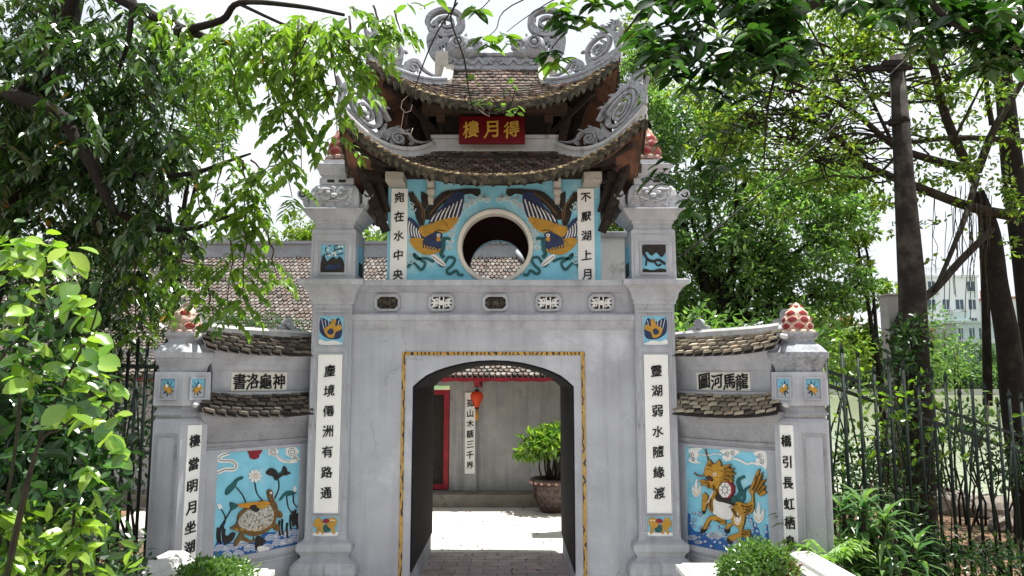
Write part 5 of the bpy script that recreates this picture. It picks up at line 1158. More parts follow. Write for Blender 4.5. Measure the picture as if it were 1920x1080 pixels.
mb = MB(); mb.box(-11, 2.5, EY + .03, HY - .1, 1.99, 2.01); mb.build('soffit', M['wood'], rf)
mb = MB(); mb.loft([[(-.55 + a, y, 1.985 - b), (-.55 - a, y, 1.985 - b), (-.55 - a, y, 1.99), (-.55 + a, y, 1.99)] for y, a, b in ((HY, .06, .12), (11.9, .05, .10), (EY - .05, .04, .05))]); mb.build('bracket', M['door_red'], hall)
lt = thing('paper_lantern', (xat(894, 748, 11.85), 11.85, 1.5), 'red orange silk lantern hanging from the hall eave', 'lantern')
lx, ly = lt.location.x, 11.85; z1, z0 = zat(734, 11.85), zat(764, 11.85); hh = z1 - z0
mb = MB(); prof = [(z0, .03), (z0 + hh * .25, .055), (z0 + hh * .55, .095), (z0 + hh * .8, .105), (z0 + hh * .95, .07), (z1, .035)]
mb.loft([[(lx + r_ * (1 - .07 * (k % 2)) * math.cos(2 * math.pi * k / 20), ly + r_ * (1 - .07 * (k % 2)) * math.sin(2 * math.pi * k / 20), z) for k in range(20)] for z, r_ in prof], 0, True); mb.build('lamp_shade', M['lantern'], lt)
mb = MB(); mb.stack(lx, ly, [(z1, .04), (z1 + .03, .035)], 10); mb.stack(lx, ly, [(z0 - .02, .035), (z0, .035)], 10); mb.tube([(lx, ly, z1 + .03), (lx, ly, 1.985)], .006, 5); mb.build('cap', M['ink'], lt)
mb = MB()
for k in range(9): mb.tube([(lx + .014 * math.cos(k), ly + .014 * math.sin(k), z0 - .02), (lx + .02 * math.cos(k), ly + .02 * math.sin(k), z0 - .20)], [.006, .004], 4)
mb.build('tassel', M['orange'], lt)
sw = thing('garden_wall', (1.5, 10.0, 0), 'stained whitewashed wall behind the gate with dark streaks', 'wall')
mb = MB(); mb.box(.95, 2.1, 10.0, 10.25, 0, 3.92); mb.build('wall', M['stain_wall'], sw); mb = MB(); mb.box(.90, 2.15, 9.95, 10.3, 3.92, 4.0); mb.build('coping', M['plaster_old'], sw, .01)

# potted plant in the courtyard
px, py = .60, 11.55
pp = thing('potted_plant', (px, py, .006), 'green leafy shrub in a brown studded pot against the hall step', 'potted plant')
mb = MB(); mb.loft([[(px + r_ * math.cos(2 * math.pi * k / 24), py + r_ * math.sin(2 * math.pi * k / 24), z) for k in range(24)] for z, r_ in ((.006, .16), (.05, .19), (.2, .25), (.36, .275), (.43, .285), (.44, .32), (.50, .325), (.51, .29), (.46, .26), (.44, .0))], 0, True)
for j, (z, r_) in enumerate(((.14, .232), (.24, .259), (.34, .274))):
    for k in range(14): a = 2 * math.pi * (k + .5 * (j % 2)) / 14; stroke(mb, [(-.05, .03), (-.03, -.005), (0, -.02), (.03, -.005), (.05, .03)], .012, lambda q: (px + (r_ + .01) * math.cos(a + q[0] * 3), py + (r_ + .01) * math.sin(a + q[0] * 3), z + q[1]), (0, 0, .006))
for k in range(18): a = 2 * math.pi * k / 18; mb.blob((px + .32 * math.cos(a), py + .32 * math.sin(a), .455), (.028, .028, .024), 1, 7, 5)
mb.build('pot', [M['pot'], M['pot_dot']], pp)
mb = MB()
for k in range(16):
    a = random.uniform(0, 6.28); r_ = random.uniform(.05, .2); mb.tube(wig((px + r_ * math.cos(a), py + r_ * math.sin(a), .44), (px + r_ * 1.5 * math.cos(a), py + r_ * 1.5 * math.sin(a), random.uniform(.85, 1.1)), 4, .05), [.018, .016, .014, .012, .008], 5)
mb.build('stem', M['bark_lt'], pp)
leaves('foliage', M['lf_shrub'], [cloud((px, py, 1.03), (.40, .36, .22), 520, .13, .06, up=1.0, droop=.3), cloud((px - .35, py - .05, .92), (.16, .2, .14), 90, .12, .055), cloud((px + .1, py, 1.12), (.3, .3, .14), 200, .12, .055, droop=.6)], pp)

# ================================================================== trees and plants
def A(u, v, Y): return np.array(at(u, v, Y))
def limb(mb, pts, r0, r1, n=7, m=0, sm=5):
    p = crv([tuple(q) for q in pts], sm); k = len(p); mb.tube(p, [r0 + (r1 - r0) * i / (k - 1) for i in range(k)], n, m)
def twigs(mb, c, rad, n, r=.012, m=0, origin=None):
    for _ in range(n):
        q = rng.normal(size=3); q /= np.linalg.norm(q); e = np.array(c) + q * np.array(rad) * rng.uniform(.6, 1)
        o = np.array(origin if origin is not None else c) + rng.normal(size=3) * .05
        mb.tube(wig(o, e, 5, .08), [r, r * .85, r * .7, r * .55, r * .4, r * .25], 5, m)

# --- the big dark tree on the left: feathered leaves, limbs reaching over the gate
T = thing('feather_leaf_tree', (-5.6, 7.4, 0), 'big dark tree with feathered drooping leaves overhanging the left of the gate', 'tree')
mb = MB(); limb(mb, [(-5.6, 7.4, -.1), (-5.5, 7.3, 1.8), (-5.2, 7.2, 3.3), A(60, 190, 7.0), (-4.6, 7.2, 5.6), (-4.3, 7.1, 7.0)], .34, .10, 10)
tk = mb.build('trunk', M['bark'], T)
mb = MB()
for pts, a, b in (([(-5.5, 7.3, 2.2), (-5.15, 6.9, 3.4), A(-60, 165, 6.2), A(40, 185, 6.0), A(110, 215, 5.9), A(160, 290, 5.9), A(190, 350, 5.9), A(215, 400, 6.0)], .085, .035),
                  ([(-5.5, 7.3, 1.8), A(0, 420, 7.0), A(95, 330, 6.9), A(160, 280, 6.8)], .16, .08),
                  ([A(40, 190, 7.0), A(95, 110, 6.8), A(125, 40, 6.6), A(150, -60, 6.4)], .09, .05),
                  ([A(130, -60, 6.3), A(230, 0, 6.2), A(310, 40, 6.0), A(400, 75, 5.8), A(440, 82, 5.7)], .06, .02),
                  ([A(330, 60, 5.9), A(415, 38, 5.7), A(450, 5, 5.6), A(560, 12, 5.4), A(645, 28, 5.2)], .035, .012),
                  ([A(450, 8, 5.6), A(580, 62, 5.3), A(650, 35, 5.1)], .014, .006),
                  ([A(160, 300, 6.6), A(260, 330, 6.2), A(360, 325, 6.0), A(420, 305, 5.9), A(470, 288, 5.8)], .035, .008),
                  ([A(190, 380, 6.4), A(280, 425, 6.1), A(360, 428, 6.0), A(410, 412, 5.9), A(465, 392, 5.8)], .035, .010),
                  ([A(130, 235, 6.8), A(160, 330, 6.6), A(185, 440, 6.5)], .07, .02), ([A(250, 0, 6.1), A(240, 80, 6.1), A(215, 150, 6.2)], .03, .012)):
    limb(mb, pts, a, b)
mb.build('branch', M['bark'], T)
sets = []
def comp_cloud(u, v, Y, ru, rv, n, m=0, L=.115, rad=.35, dirv=(0, 0, -.5), ln=.30):
    for _ in range(n):
        q = rng.normal(size=3) * .42; c = A(u + q[0] * ru, v + q[1] * rv, Y + q[2] * rad * 2)
        d = np.array((rng.normal() * .7, rng.normal() * .7, 0)) + np.array(dirv); sets.append(compound(c, d, ln * rng.uniform(.75, 1.25), 7, L, L * .42, m))
for u, v, Y, ru, rv, n in ((40, 60, 6.6, 110, 90, 46), (150, 60, 6.4, 100, 90, 40), (250, 70, 6.3, 90, 80, 30), (60, 200, 6.4, 110, 80, 34), (170, 180, 6.3, 100, 80, 34), (260, 180, 6.3, 90, 80, 34),
                           (330, 110, 6.2, 60, 60, 7), (60, 320, 6.6, 120, 90, 44), (170, 310, 6.4, 110, 90, 44), (270, 290, 6.3, 80, 80, 36), (320, 240, 6.2, 50, 70, 10), (100, 420, 7.2, 130, 60, 36),
                           (220, 420, 6.8, 110, 70, 44), (290, 390, 6.4, 60, 60, 24), (180, 540, 7.4, 120, 70, 44), (250, 520, 7.0, 50, 70, 20), (190, 620, 7.4, 60, 60, 22), (335, 540, 7.0, 24, 30, 5), (120, 620, 7.6, 110, 60, 30), (20, 520, 7.8, 90, 90, 40), (-60, 250, 6.5, 90, 200, 40), (-180, 120, 6.8, 110, 120, 50), (-200, 350, 7.0, 110, 140, 44), (60, -60, 7.0, 200, 70, 50)):
    comp_cloud(u, v, Y, ru, rv, n, 0)
for u, v, Y, ru, rv, n in ((430, 45, 5.5, 70, 45, 11), (520, 50, 5.3, 70, 40, 11), (600, 55, 5.1, 60, 40, 9), (680, 35, 5.0, 50, 32, 6), (390, 130, 5.6, 46, 50, 7), (350, 40, 5.9, 60, 50, 12), (480, 120, 5.5, 46, 50, 6), (560, 130, 5.2, 36, 40, 5), (640, 120, 5.0, 26, 60, 5)):
    comp_cloud(u, v, Y, ru, rv, n, 1, .10, .3, (.2, 0, -.6), .27)
mbt = MB()
def strand(u0, v0, u1, v1, Y, step=30, m=1, L=.088, w=20):
    """a hanging twig with feathered leaves down its length"""
    n = max(2, int(math.hypot(u1 - u0, v1 - v0) / step)); a, b = A(u0, v0, Y), A(u1, v1, Y); mbt.tube(wig(a, b, 6, .04), [.009, .008, .007, .006, .005, .004, .003], 4)
    for i in range(n + 1):
        t = i / n; p = a + (b - a) * t
        for sg in (-1, 1):
            if rng.random() < .85:
                d = np.array((sg * rng.uniform(.4, 1.0), rng.normal() * .6, -.42)); mm = m
                sets.append(compound(p, d, rng.uniform(.11, .20), 5, L, L * .46, mm))
for a in ((560, 30, 565, 320, 5.0), (520, 60, 548, 250, 5.1), (430, 60, 452, 220, 5.4), (485, 40, 505, 190, 5.2), (615, 60, 632, 250, 4.9), (655, 30, 664, 170, 4.8), (700, 10, 716, 60, 4.8), (530, 200, 548, 370, 5.1), (455, 300, 462, 420, 5.6), (470, 300, 520, 340, 5.6),
          (440, 380, 430, 590, 5.7), (465, 350, 455, 560, 5.6), (480, 380, 470, 480, 5.6), (360, 330, 385, 410, 5.9), (330, 490, 430, 500, 5.8), (390, 540, 400, 600, 5.8), (340, 430, 350, 540, 6.0), (300, 440, 310, 580, 6.2), (420, 300, 400, 380, 5.8), (540, 300, 470, 330, 5.4), (580, 120, 600, 170, 5.0), (740, 20, 752, 60, 4.8), (590, 40, 530, 150, 5.0), (365, 150, 370, 250, 5.8), (400, 100, 420, 300, 5.7), (250, 480, 255, 620, 6.4), (500, 420, 520, 520, 5.8)):
    strand(*a)
mbt.build('hanging_twig', M['twig'], T)
pick = [sets[i] for i in rng.integers(0, len(sets), 46)]
sets += [([q[0][3] + np.array((0, -.03, -.02))], [q[1][3]], [q[2][3]], np.array([q[3][3] * 1.05]), np.array([q[4][3] * 1.2]), 2) for q in pick]
leaves('crown', [M['lf_left'], M['lf_left_lt'], M['lf_old']], [(np.array(p), np.array(d), np.array(n), l, w_, m) for p, d, n, l, w_, m in sets], T)
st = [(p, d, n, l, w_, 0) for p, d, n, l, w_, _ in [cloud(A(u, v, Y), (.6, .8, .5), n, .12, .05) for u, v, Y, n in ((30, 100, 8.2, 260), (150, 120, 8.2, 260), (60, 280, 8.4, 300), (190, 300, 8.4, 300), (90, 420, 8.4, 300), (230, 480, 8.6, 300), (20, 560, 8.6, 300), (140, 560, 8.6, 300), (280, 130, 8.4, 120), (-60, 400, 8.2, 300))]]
leaves('inner_crown', M['lf_dark'], st, T, LEAF4)  # inner leaves coloured darker to stand in for the crown's deep shade
mbt = None
# --- a fine-leaved tree further off on the left
def tree(name, label, base, h, r, clumps, lm, n, L, W, trunk_h, group=None, tmpl=LEAF4, tw=26):
    t = thing(name, tuple(base), label, 'tree', group); b = np.array(base, float); mb = MB()
    top = b + np.array((0, 0, trunk_h)); limb(mb, [b + (0, 0, -.1), b + np.array((.05, 0, trunk_h * .5)), top], r, r * .6, 8)
    for c, rad in clumps: limb(mb, [top + (0, 0, -.2), (top + np.array(c)) / 2 + rng.normal(size=3) * .15, np.array(c)], r * .4, r * .08, 6)
    mb.build('trunk', M['bark'], t); st = []; mt = MB()
    vol = [np.prod(np.array(q if hasattr(q, '__len__') else (q,) * 3)) ** .67 for _, q in clumps]
    for (c, rad), vv in zip(clumps, vol):
        rad3 = np.array(rad if hasattr(rad, '__len__') else (rad,) * 3); k = max(3, int(tw * vv / max(vol)))
        for _ in range(k):                                     # tufts inside every clump leave gaps between them
            q = rng.normal(size=3); q /= np.linalg.norm(q) + 1e-9; cc = np.array(c) + q * rad3 * rng.uniform(.35, 1.0)
            st.append(cloud(cc, rad3 * rng.uniform(.22, .36), int(n * vv / sum(vol) / k) + 1, L, W, 0))
        twigs(mt, c, rad3, 7, r * .07)
    mt.build('twig', M['bark_lt'], t); leaves('crown', lm, st, t, tmpl); return t
tree('slender_tree', 'fine-leaved tree rising behind the hall roof at the far left', (xat(330, 500, 9.8), 9.8, 0), 6, .10,
     [(A(u, v, 9.8), (rx, .9, rz)) for u, v, rx, rz in ((330, 180, .8, .8), (400, 160, .5, .5), (300, 290, .7, .5), (390, 240, .35, .4), (250, 150, .7, .8))], M['lf_mid'], 5200, .11, .035, 3.6)
for i, (u, v, Y, rx, rz) in enumerate(((700, 452, 20, .9, .55), (590, 440, 20.5, 1.2, .8), (900, 470, 20, 1.3, .5))):
    tree('garden_tree', ('small bushy tree top above the hall ridge beside the left mural plaque', 'bushy tree top above the hall ridge behind the left pillar', 'tree top seen through the round window')[i], (xat(u, v, Y), Y, 0), 5, .12,
         [(A(u - 25, v, Y), (rx * .7, .7, rz)), (A(u + 25, v + 4, Y), (rx * .7, .7, rz * .9)), (A(u, v + 25, Y), (rx, .9, rz))], M['lf_yel'] if i < 2 else M['lf_mid'], 3400, .12, .06, 3.9, 'trees behind the hall')

# --- right: the broad trees behind the gate
big = [(u, v, 13.5, r_) for u, v, r_ in ((1235, 300, .8), (1300, 250, .9), (1290, 380, .9), (1380, 330, 1.0), (1250, 460, .8), (1340, 470, 1.0), (1440, 420, 1.1), (1520, 360, .9), (1500, 480, 1.0), (1580, 420, .7), (1420, 540, 1.0), (1300, 560, .8), (1530, 570, .8), (1600, 540, .6), (1230, 190, .7), (1300, 600, .7), (1480, 620, .7), (1380, 230, .8), (1205, 110, .5))]
tree('broad_tree', 'broad fine-leaved green tree behind the right gate pillar', (xat(1352, 600, 13.5), 13.5, -.2), 7, .22, [(A(u, v, Y), (r_, r_ * .9, r_ * .75)) for u, v, Y, r_ in big], M['lf_mid'], 27000, .135, .050, 3.4, None, LEAF4, 34)
tree('lakeside_tree', 'pale green tree by the lake between the broad tree and the pole', (xat(1600, 600, 16), 15.0, -.3), 6, .12, [(A(u, v, 15.5), (r_, r_, r_ * .8)) for u, v, r_ in ((1610, 470, .6), (1580, 330, .8), (1640, 560, .5), (1560, 620, .9), (1640, 640, .6), (1600, 380, .7))], M['lf_yel'], 6000, .14, .06, 2.6, None, LEAF4, 22)
tree('slim_tree', 'thin pale tree whose top shows between the gate roofs and the broad tree', (xat(1200, 600, 15), 15.0, -.2), 8, .10, [(A(u, v, 15), (r_, r_, r_)) for u, v, r_ in ((1190, 70, .55), (1200, 150, .6), (1180, 230, .5), (1215, 300, .6), (1160, 440, .55), (1190, 400, .5), (1150, 500, .5))], M['lf_yel'], 5200, .13, .05, 5.0, None, LEAF4, 22)
# --- the spreading lakeside fig on the right: trunk, long bare limbs, aerial roots, backlit crown
B = thing('spreading_fig_tree', (7.5, 11.0, -.2), 'old spreading fig tree with bare crooked limbs and aerial roots at the right edge', 'tree')
mb = MB()
limb(mb, [(7.5, 11, -.4), A(1905, 780, 10.8), A(1890, 640, 10.7), A(1872, 540, 10.6), A(1860, 440, 10.5), A(1832, 360, 10.4)], .21, .09, 10)
limb(mb, [(8.2, 11.4, -.4), A(1950, 700, 11.2), A(1925, 500, 11.1), A(1900, 330, 11), A(1880, 140, 11), A(1850, -40, 11), A(1780, -200, 10.8)], .25, .06, 10)
limb(mb, [A(1852, 760, 11.4), A(1850, 640, 11.3), A(1846, 520, 11.2), A(1840, 400, 11.0)], .07, .05, 8)
mb.build('trunk', M['bark'], B)
mb = MB()
for pts, a, b in (([A(1828, 340, 10.4), A(1775, 225, 10.2), A(1748, 120, 10), A(1712, 40, 9.8), A(1690, -40, 9.6)], .09, .05),
                  ([A(1822, 318, 10.2), A(1750, 300, 10), A(1675, 272, 9.8), A(1600, 210, 9.5), A(1500, 160, 9.2), A(1420, 130, 9)], .085, .015),
                  ([A(1900, 405, 10.5), A(1820, 388, 10.2), A(1710, 346, 9.9), A(1625, 310, 9.7), A(1575, 262, 9.5), A(1500, 212, 9.3), A(1450, 205, 9.2)], .10, .02),
                  ([A(1925, 265, 10.6), A(1800, 258, 10.2), A(1700, 266, 9.9), A(1610, 250, 9.6), A(1540, 262, 9.5)], .06, .012),
                  ([A(1925, 140, 10.4), A(1868, 235, 10.3), A(1832, 322, 10.3)], .05, .08), ([A(1860, 430, 10.4), A(1800, 490, 10.1), A(1750, 545, 9.8), A(1697, 585, 9.5), A(1680, 640, 9.4), A(1688, 715, 9.4), A(1700, 800, 9.4)], .06, .085),
                  ([A(1832, 330, 10.2), A(1812, 400, 10.0), A(1785, 470, 9.8), A(1752, 545, 9.7)], .06, .03), ([A(1600, 210, 9.5), A(1545, 100, 9.3), A(1500, 20, 9.1)], .03, .01),
                  ([A(1675, 272, 9.8), A(1610, 140, 9.5), A(1560, 60, 9.3)], .035, .01), ([A(1748, 120, 10), A(1820, 60, 9.8), A(1900, 20, 9.7)], .04, .02), ([A(1700, 266, 9.9), A(1640, 330, 9.7), A(1560, 330, 9.5), A(1480, 350, 9.3)], .03, .008),
                  ([A(1860, 235, 10.3), A(1850, 150, 10.2), A(1870, 60, 10.1)], .05, .03), ([A(1790, 260, 10), A(1830, 180, 9.9), A(1860, 120, 9.8)], .03, .01), ([A(1500, 160, 9.2), A(1430, 190, 9.1), A(1360, 180, 9.0)], .015, .006),
                  ([A(1500, 212, 9.3), A(1420, 260, 9.2), A(1340, 270, 9.1)], .015, .006), ([A(1735, 100, 10), A(1640, 60, 9.7), A(1560, 10, 9.5)], .03, .01), ([A(1610, 250, 9.6), A(1500, 300, 9.4), A(1400, 310, 9.2)], .015, .006)):
    limb(mb, pts, a * .8, b * .8)
for u, v, Y in ((1560, 120, 9.4), (1480, 170, 9.2), (1620, 130, 9.6), (1560, 220, 9.5), (1680, 180, 9.8), (1480, 260, 9.3), (1600, 280, 9.6), (1420, 220, 9.2), (1780, 150, 10), (1540, 300, 9.5)):
    twigs(mb, A(u, v, Y), (.95, .5, .6), 12, .014)
for k in range(70):                                            # long fine branchlets sweeping out to the left
    u0, v0 = random.uniform(1430, 1800), random.uniform(90, 330); L_ = random.uniform(80, 240); Y0 = 9.0 + (u0 - 1400) * .0028
    limb(mb, [A(u0, v0, Y0), A(u0 - L_ * .5, v0 - random.uniform(-30, 50), Y0 - .1 + random.uniform(-.3, .3)), A(u0 - L_, v0 - random.uniform(-50, 70), Y0 - .2 + random.uniform(-.5, .5))], random.uniform(.010, .022), .003, 5, 0, 4)
mb.build('branch', M['bark_lt'], B)
mb = MB()
for k in range(26):
    u = random.uniform(1750, 1862); v = random.uniform(340, 400); mb.tube(wig(A(u, v, 10.1), A(u + random.uniform(-6, 6), random.uniform(440, 620), 10.1), 6, .03), .005, 4)
mb.build('aerial_root', M['twig'], B)
st = []
for u, v, Y, r_, n in ((1480, 60, 9.4, .8, 300), (1580, 40, 9.5, .8, 300), (1400, 130, 9.3, .6, 240), (1500, 150, 9.4, .7, 260), (1600, 130, 9.6, .7, 240), (1680, 90, 9.8, .6, 160), (1420, 220, 9.3, .6, 240), (1520, 240, 9.5, .6, 200), (1600, 230, 9.6, .5, 120), (1350, 220, 9.2, .5, 160), (1560, 320, 9.5, .5, 120), (1460, 310, 9.3, .5, 160),
                       (1780, 110, 10, .6, 120), (1850, 80, 10, .6, 160), (1880, 200, 10.4, .5, 110), (1800, 220, 10.1, .5, 80), (1740, 240, 9.9, .5, 60), (1660, 350, 9.8, .35, 50), (1760, 340, 10, .35, 44), (1870, 380, 10.3, .3, 60), (1720, 420, 9.9, .3, 30), (1800, 330, 10, .4, 60), (1900, 290, 10.3, .4, 70), (1650, 20, 9.6, .7, 200), (1740, 30, 9.8, .7, 180), (1380, 320, 9.2, .4, 80), (1330, 120, 9.2, .5, 120), (1890, 440, 10.2, .3, 40)):
    for _ in range(8): st.append(cloud(A(u, v, Y) + rng.normal(size=3) * r_ * .6, (r_ * .45, r_ * .4, r_ * .22), int(n * .36), .085, .042, shell=.2, up=.9))
for _ in range(60): st.append(cloud((rng.uniform(4.6, 10), rng.uniform(7, 13.5), rng.uniform(7.2, 9)), (.8, .8, .35), 70, .14, .07, shell=.2, up=1.2))  # unseen leaf clumps added overhead to shade the ground below
leaves('crown', M['lf_yel'], st, B, LEAF8)

# --- a nearer tree out of frame: broad dark leaves hanging into the top of the picture
Ov = thing('overhanging_tree', (3.4, 4.6, 0), 'near tree with glossy dark broad leaves hanging into the top of the picture', 'tree')
mb = MB(); limb(mb, [(5.6, 3.2, -.2), (5.3, 3.4, 2.0), (4.4, 3.9, 4.0), A(1700, -60, 4.7), A(1500, 20, 4.6), A(1462, 70, 4.6)], .14, .02, 8)
for pts, a, b in (([A(1480, 40, 4.6), A(1462, 110, 4.6), A(1440, 200, 4.6), A(1432, 320, 4.6)], .014, .004), ([A(1500, 20, 4.6), A(1380, -20, 4.5), A(1240, -5, 4.5), A(1180, 50, 4.5), A(1163, 80, 4.5)], .016, .003), ([A(1700, -60, 4.7), A(1780, 40, 4.7), A(1860, 60, 4.8)], .03, .01),
                  ([A(1440, 180, 4.6), A(1390, 220, 4.6), A(1350, 300, 4.6), A(1310, 400, 4.5)], .006, .003), ([A(1250, -40, 4.5), A(1130, -10, 4.4), A(1060, 60, 4.4), A(1035, 90, 4.4)], .006, .003), ([A(1180, -40, 4.4), A(1060, -10, 4.3), A(990, 30, 4.3), A(950, 60, 4.3)], .005, .002),
                  ([A(1130, -60, 4.3), A(960, 10, 4.3), A(930, 55, 4.3), A(912, 70, 4.3)], .005, .002), ([A(870, -60, 4.3), A(852, 10, 4.3), A(846, 40, 4.3), A(870, 110, 4.3), A(880, 175, 4.3), A(895, 210, 4.3), A(950, 205, 4.3), A(968, 160, 4.3)], .007, .003), ([A(858, 5, 4.3), A(820, 60, 4.3), A(790, 130, 4.3), A(768, 200, 4.3), A(760, 240, 4.3)], .006, .002), ([A(950, -40, 4.2), A(905, 14, 4.2), A(880, 20, 4.2)], .004, .002)):
    limb(mb, pts, a, b, 6)
mb.build('branch', M['bark'], Ov); st = []
def rosette(u, v, Y, n, L, m=0, spread=1.0):
    c = A(u, v, Y); d = np.array([(math.cos(2.4 * k) * spread, math.sin(2.4 * k) * spread * .6, -.45 + .1 * (k % 4) + rng.normal() * .25) for k in range(n)]); nr = np.tile((0, -.35, 1.0), (n, 1)) + rng.normal(size=(n, 3)) * .35
    k = rng.uniform(.75, 1.2, n); st.append((np.tile(c, (n, 1)) + rng.normal(size=(n, 3)) * .012, d, nr, L * k, L * .52 * k, m))
for u, v, n in ((905, 72, 6), (918, 85, 5), (945, 66, 6), (952, 76, 4), (1030, 100, 9), (1048, 112, 9), (1036, 118, 8), (1055, 25, 8), (1040, 40, 7), (1062, 50, 7), (1075, 30, 6), (1048, 8, 6), (888, 14, 6), (895, 22, 4), (1108, 45, 5), (1130, 0, 6), (1095, -4, 6), (1110, 10, 5), (820, 0, 4), (760, 5, 4), (1165, 5, 5)): rosette(u, v, 4.4 if u > 1000 else 4.3, n, .11, 1 if rng.random() < .6 else 0)  # paler leaves mixed in to stand in for backlight
for k in range(105):
    a = rng.uniform(0, 6.28); r_ = rng.uniform(0, 1) ** .5; u = 1345 + 150 * r_ * math.cos(a); v = 55 + 100 * r_ * math.sin(a)
    if u < 1220 and v < 40: continue
    rosette(u, v, 4.5 + rng.normal() * .15, 5, .135)
for k in range(42): rosette(rng.uniform(1400, 1500), rng.uniform(-20, 135), 4.6 + rng.normal() * .15, 5, .135)
for u0, v0, u1, v1, n in ((1640, -10, 1920, 40, 70), (1720, 50, 1760, 100, 8), (1810, 60, 1920, 130, 30), (1760, 0, 1860, 80, 28), (1200, -30, 1660, 10, 44)):
    for k in range(n): rosette(rng.uniform(u0, u1), rng.uniform(v0, v1), 5.0 + rng.normal() * .2, 5, .14)
for u, v, n in ((1212, 95, 6), (1225, 110, 6), (1218, 130, 5), (1330, 250, 6), (1320, 300, 7), (1345, 310, 6), (1290, 375, 6), (1298, 395, 5), (1250, 265, 6), (1245, 300, 6), (1225, 330, 6), (1235, 345, 5), (1395, 300, 7), (1375, 240, 5), (1355, 180, 7), (1260, 145, 6), (1290, 160, 7), (1330, 165, 7), (1410, 175, 7), (1240, 320, 5)): rosette(u, v, 4.5, n, .11)
for u, v in ((885, 148), (960, 155), (895, 195), (905, 190), (968, 205), (940, 208), (1305, 245), (1300, 255)): rosette(u, v, 4.3, 5, .055, 1)
leaves('crown', [M['lf_over'], M['lf_left_lt']], st, Ov, RND)
sp = thing('coil_tendril', tuple(A(765, 215, 4.29)), 'pale dry curling tendril in front of the upper roof', 'tendril'); mb = MB()
mb.tube([A(764, 180, 4.29), A(754, 190, 4.29), A(752, 202, 4.29), A(760, 211, 4.29), A(770, 208, 4.29), A(773, 196, 4.29)], .0016, 4); mb.tube([A(757, 210, 4.29), A(752, 240, 4.29), A(758, 250, 4.29), A(770, 252, 4.29), A(774, 240, 4.29)], .0016, 4); mb.tube([A(897, 205, 4.28), A(912, 216, 4.28), A(918, 218, 4.28), A(917, 211, 4.28)], .0016, 4)
mb.build('stem', M['petal_rim'], sp)

# --- pole, post and wire
P = thing('utility_pole', (at(1715, 860, 9.0).x, 9.0, -.3), 'old dark tapering concrete pole with iron bands and a short crossarm', 'pole')
mb = MB(); pt = at(1681, 106, 9.0); mb.tube([(at(1716, 860, 9).x, 9, -.4), tuple(at(1710, 540, 9.0)), tuple(at(1695, 330, 9)), tuple(pt)], [.185, .155, .115, .085], 14); mb.build('shaft', M['pole'], P)
mb = MB(); mb.tube([tuple(at(1681, 131, 9)), tuple(at(1680.6, 119, 9))], [.125, .125], 14)
c = at(1681, 125, 8.9); mb.beam(at(1630, 130, 8.9), at(1710, 127, 8.9), .05, .05); mb.beam(at(1655, 119, 8.88), at(1697, 118, 8.88), .06, .07); mb.build('crossarm', M['bark'], P)
mb = MB(); mb.tube([tuple(at(1685.5, 232, 9)), tuple(at(1685, 224, 9))], [.125, .125], 14); mb.beam(at(1656, 231, 8.92), at(1700, 228, 8.92), .04, .04); mb.build('clamp', M['bark'], P)
st = []
for k in range(26): st.append(cloud(A(1700 + rng.normal() * 26, rng.uniform(600, 860), 8.75 + rng.normal() * .1), (.16, .1, .16), 26, .09, .045))
leaves('ivy', M['lf_cover'], st, P)
t = thing('concrete_post', (at(1675, 700, 9.6).x, 9.6, -.3), 'pale square concrete post beside the old pole', 'post')
mb = MB(); x = at(1675, 600, 9.6).x; mb.box(x - .11, x + .11, 9.5, 9.72, -.3, zat(556, 9.6)); mb.build('shaft', M['post'], t, .012); mb = MB(); mb.box(x - .125, x + .125, 9.485, 9.735, zat(556, 9.6), zat(552, 9.6)); mb.build('cap', M['post'], t, .01)
mb = MB(); mb.tube([at(1225, 520, 7.2), at(1330, 440, 7.2), at(1440, 350, 7.2), at(1540, 262, 7.2), at(1700, 110, 7.2), at(1850, -40, 7.2)], .009, 5)
mb.solo('wire', M['cable'], at(1225, 520, 7.2), 'black wire slanting up from the right pillar into the fig tree', 'wire', None, 'thing')

# --- spear-topped iron fences on either side
def fence(name, label, a, b, ta, tb, n, rails, vee):
    a, b = Vector(a), Vector(b); t = thing(name, ((a.x + b.x) / 2, (a.y + b.y) / 2, min(a.z, b.z)), label, 'fence'); e = (b - a); e = Vector((e.x, e.y, 0)).normalized(); f = Vector((-e.y, e.x, 0))
    for i in range(n):
        q = i / (n - 1); p = a.lerp(b, q); zt = ta + (tb - ta) * q + (.0 if i % 3 else -.12); mb = MB()
        mb.tube([p, (p.x, p.y, zt - .09)], .017, 6); top = Vector((p.x, p.y, zt - .09))
        mb.loft([[top + e * x + f * y + Vector((0, 0, z)) for x, y in ((s_, 0), (0, s_), (-s_, 0), (0, -s_))] for z, s_ in ((0, .012), (.02, .028), (.09, .002))])
        mb.build('bar', M['iron'], t)
    mb = MB()
    for za, zb in rails: mb.beam((a.x, a.y, za), (b.x, b.y, zb), .018, .032); mb.build('rail', M['iron'], t); mb = MB()
    if vee:
        mb = MB()
        for i in range(0, n - 2, 3):
            p, q, r_ = a.lerp(b, i / (n - 1)), a.lerp(b, (i + 1) / (n - 1)), a.lerp(b, (i + 2) / (n - 1)); zz = rails[0][0] + (rails[0][1] - rails[0][0]) * i / n - .1
            mb.tube([(p.x, p.y, zz - .9), (q.x, q.y, zz)], .009, 5); mb.tube([(r_.x, r_.y, zz - .9), (q.x, q.y, zz)], .009, 5)
        mb.build('brace', M['iron'], t)
    return t
fence('iron_fence', 'dark green spear-topped iron fence beside the right hexagonal pillar', (xat(1560, 900, 6.75), 6.75, 0), (xat(1935, 1000, 8.1), 8.1, -.35), zat(632, 6.75), zat(735, 8.1), 15, ((zat(695, 6.75), zat(820, 8.1)), (zat(722, 6.75), zat(850, 8.1)), (zat(1010, 6.75), zat(1050, 8.1))), True)
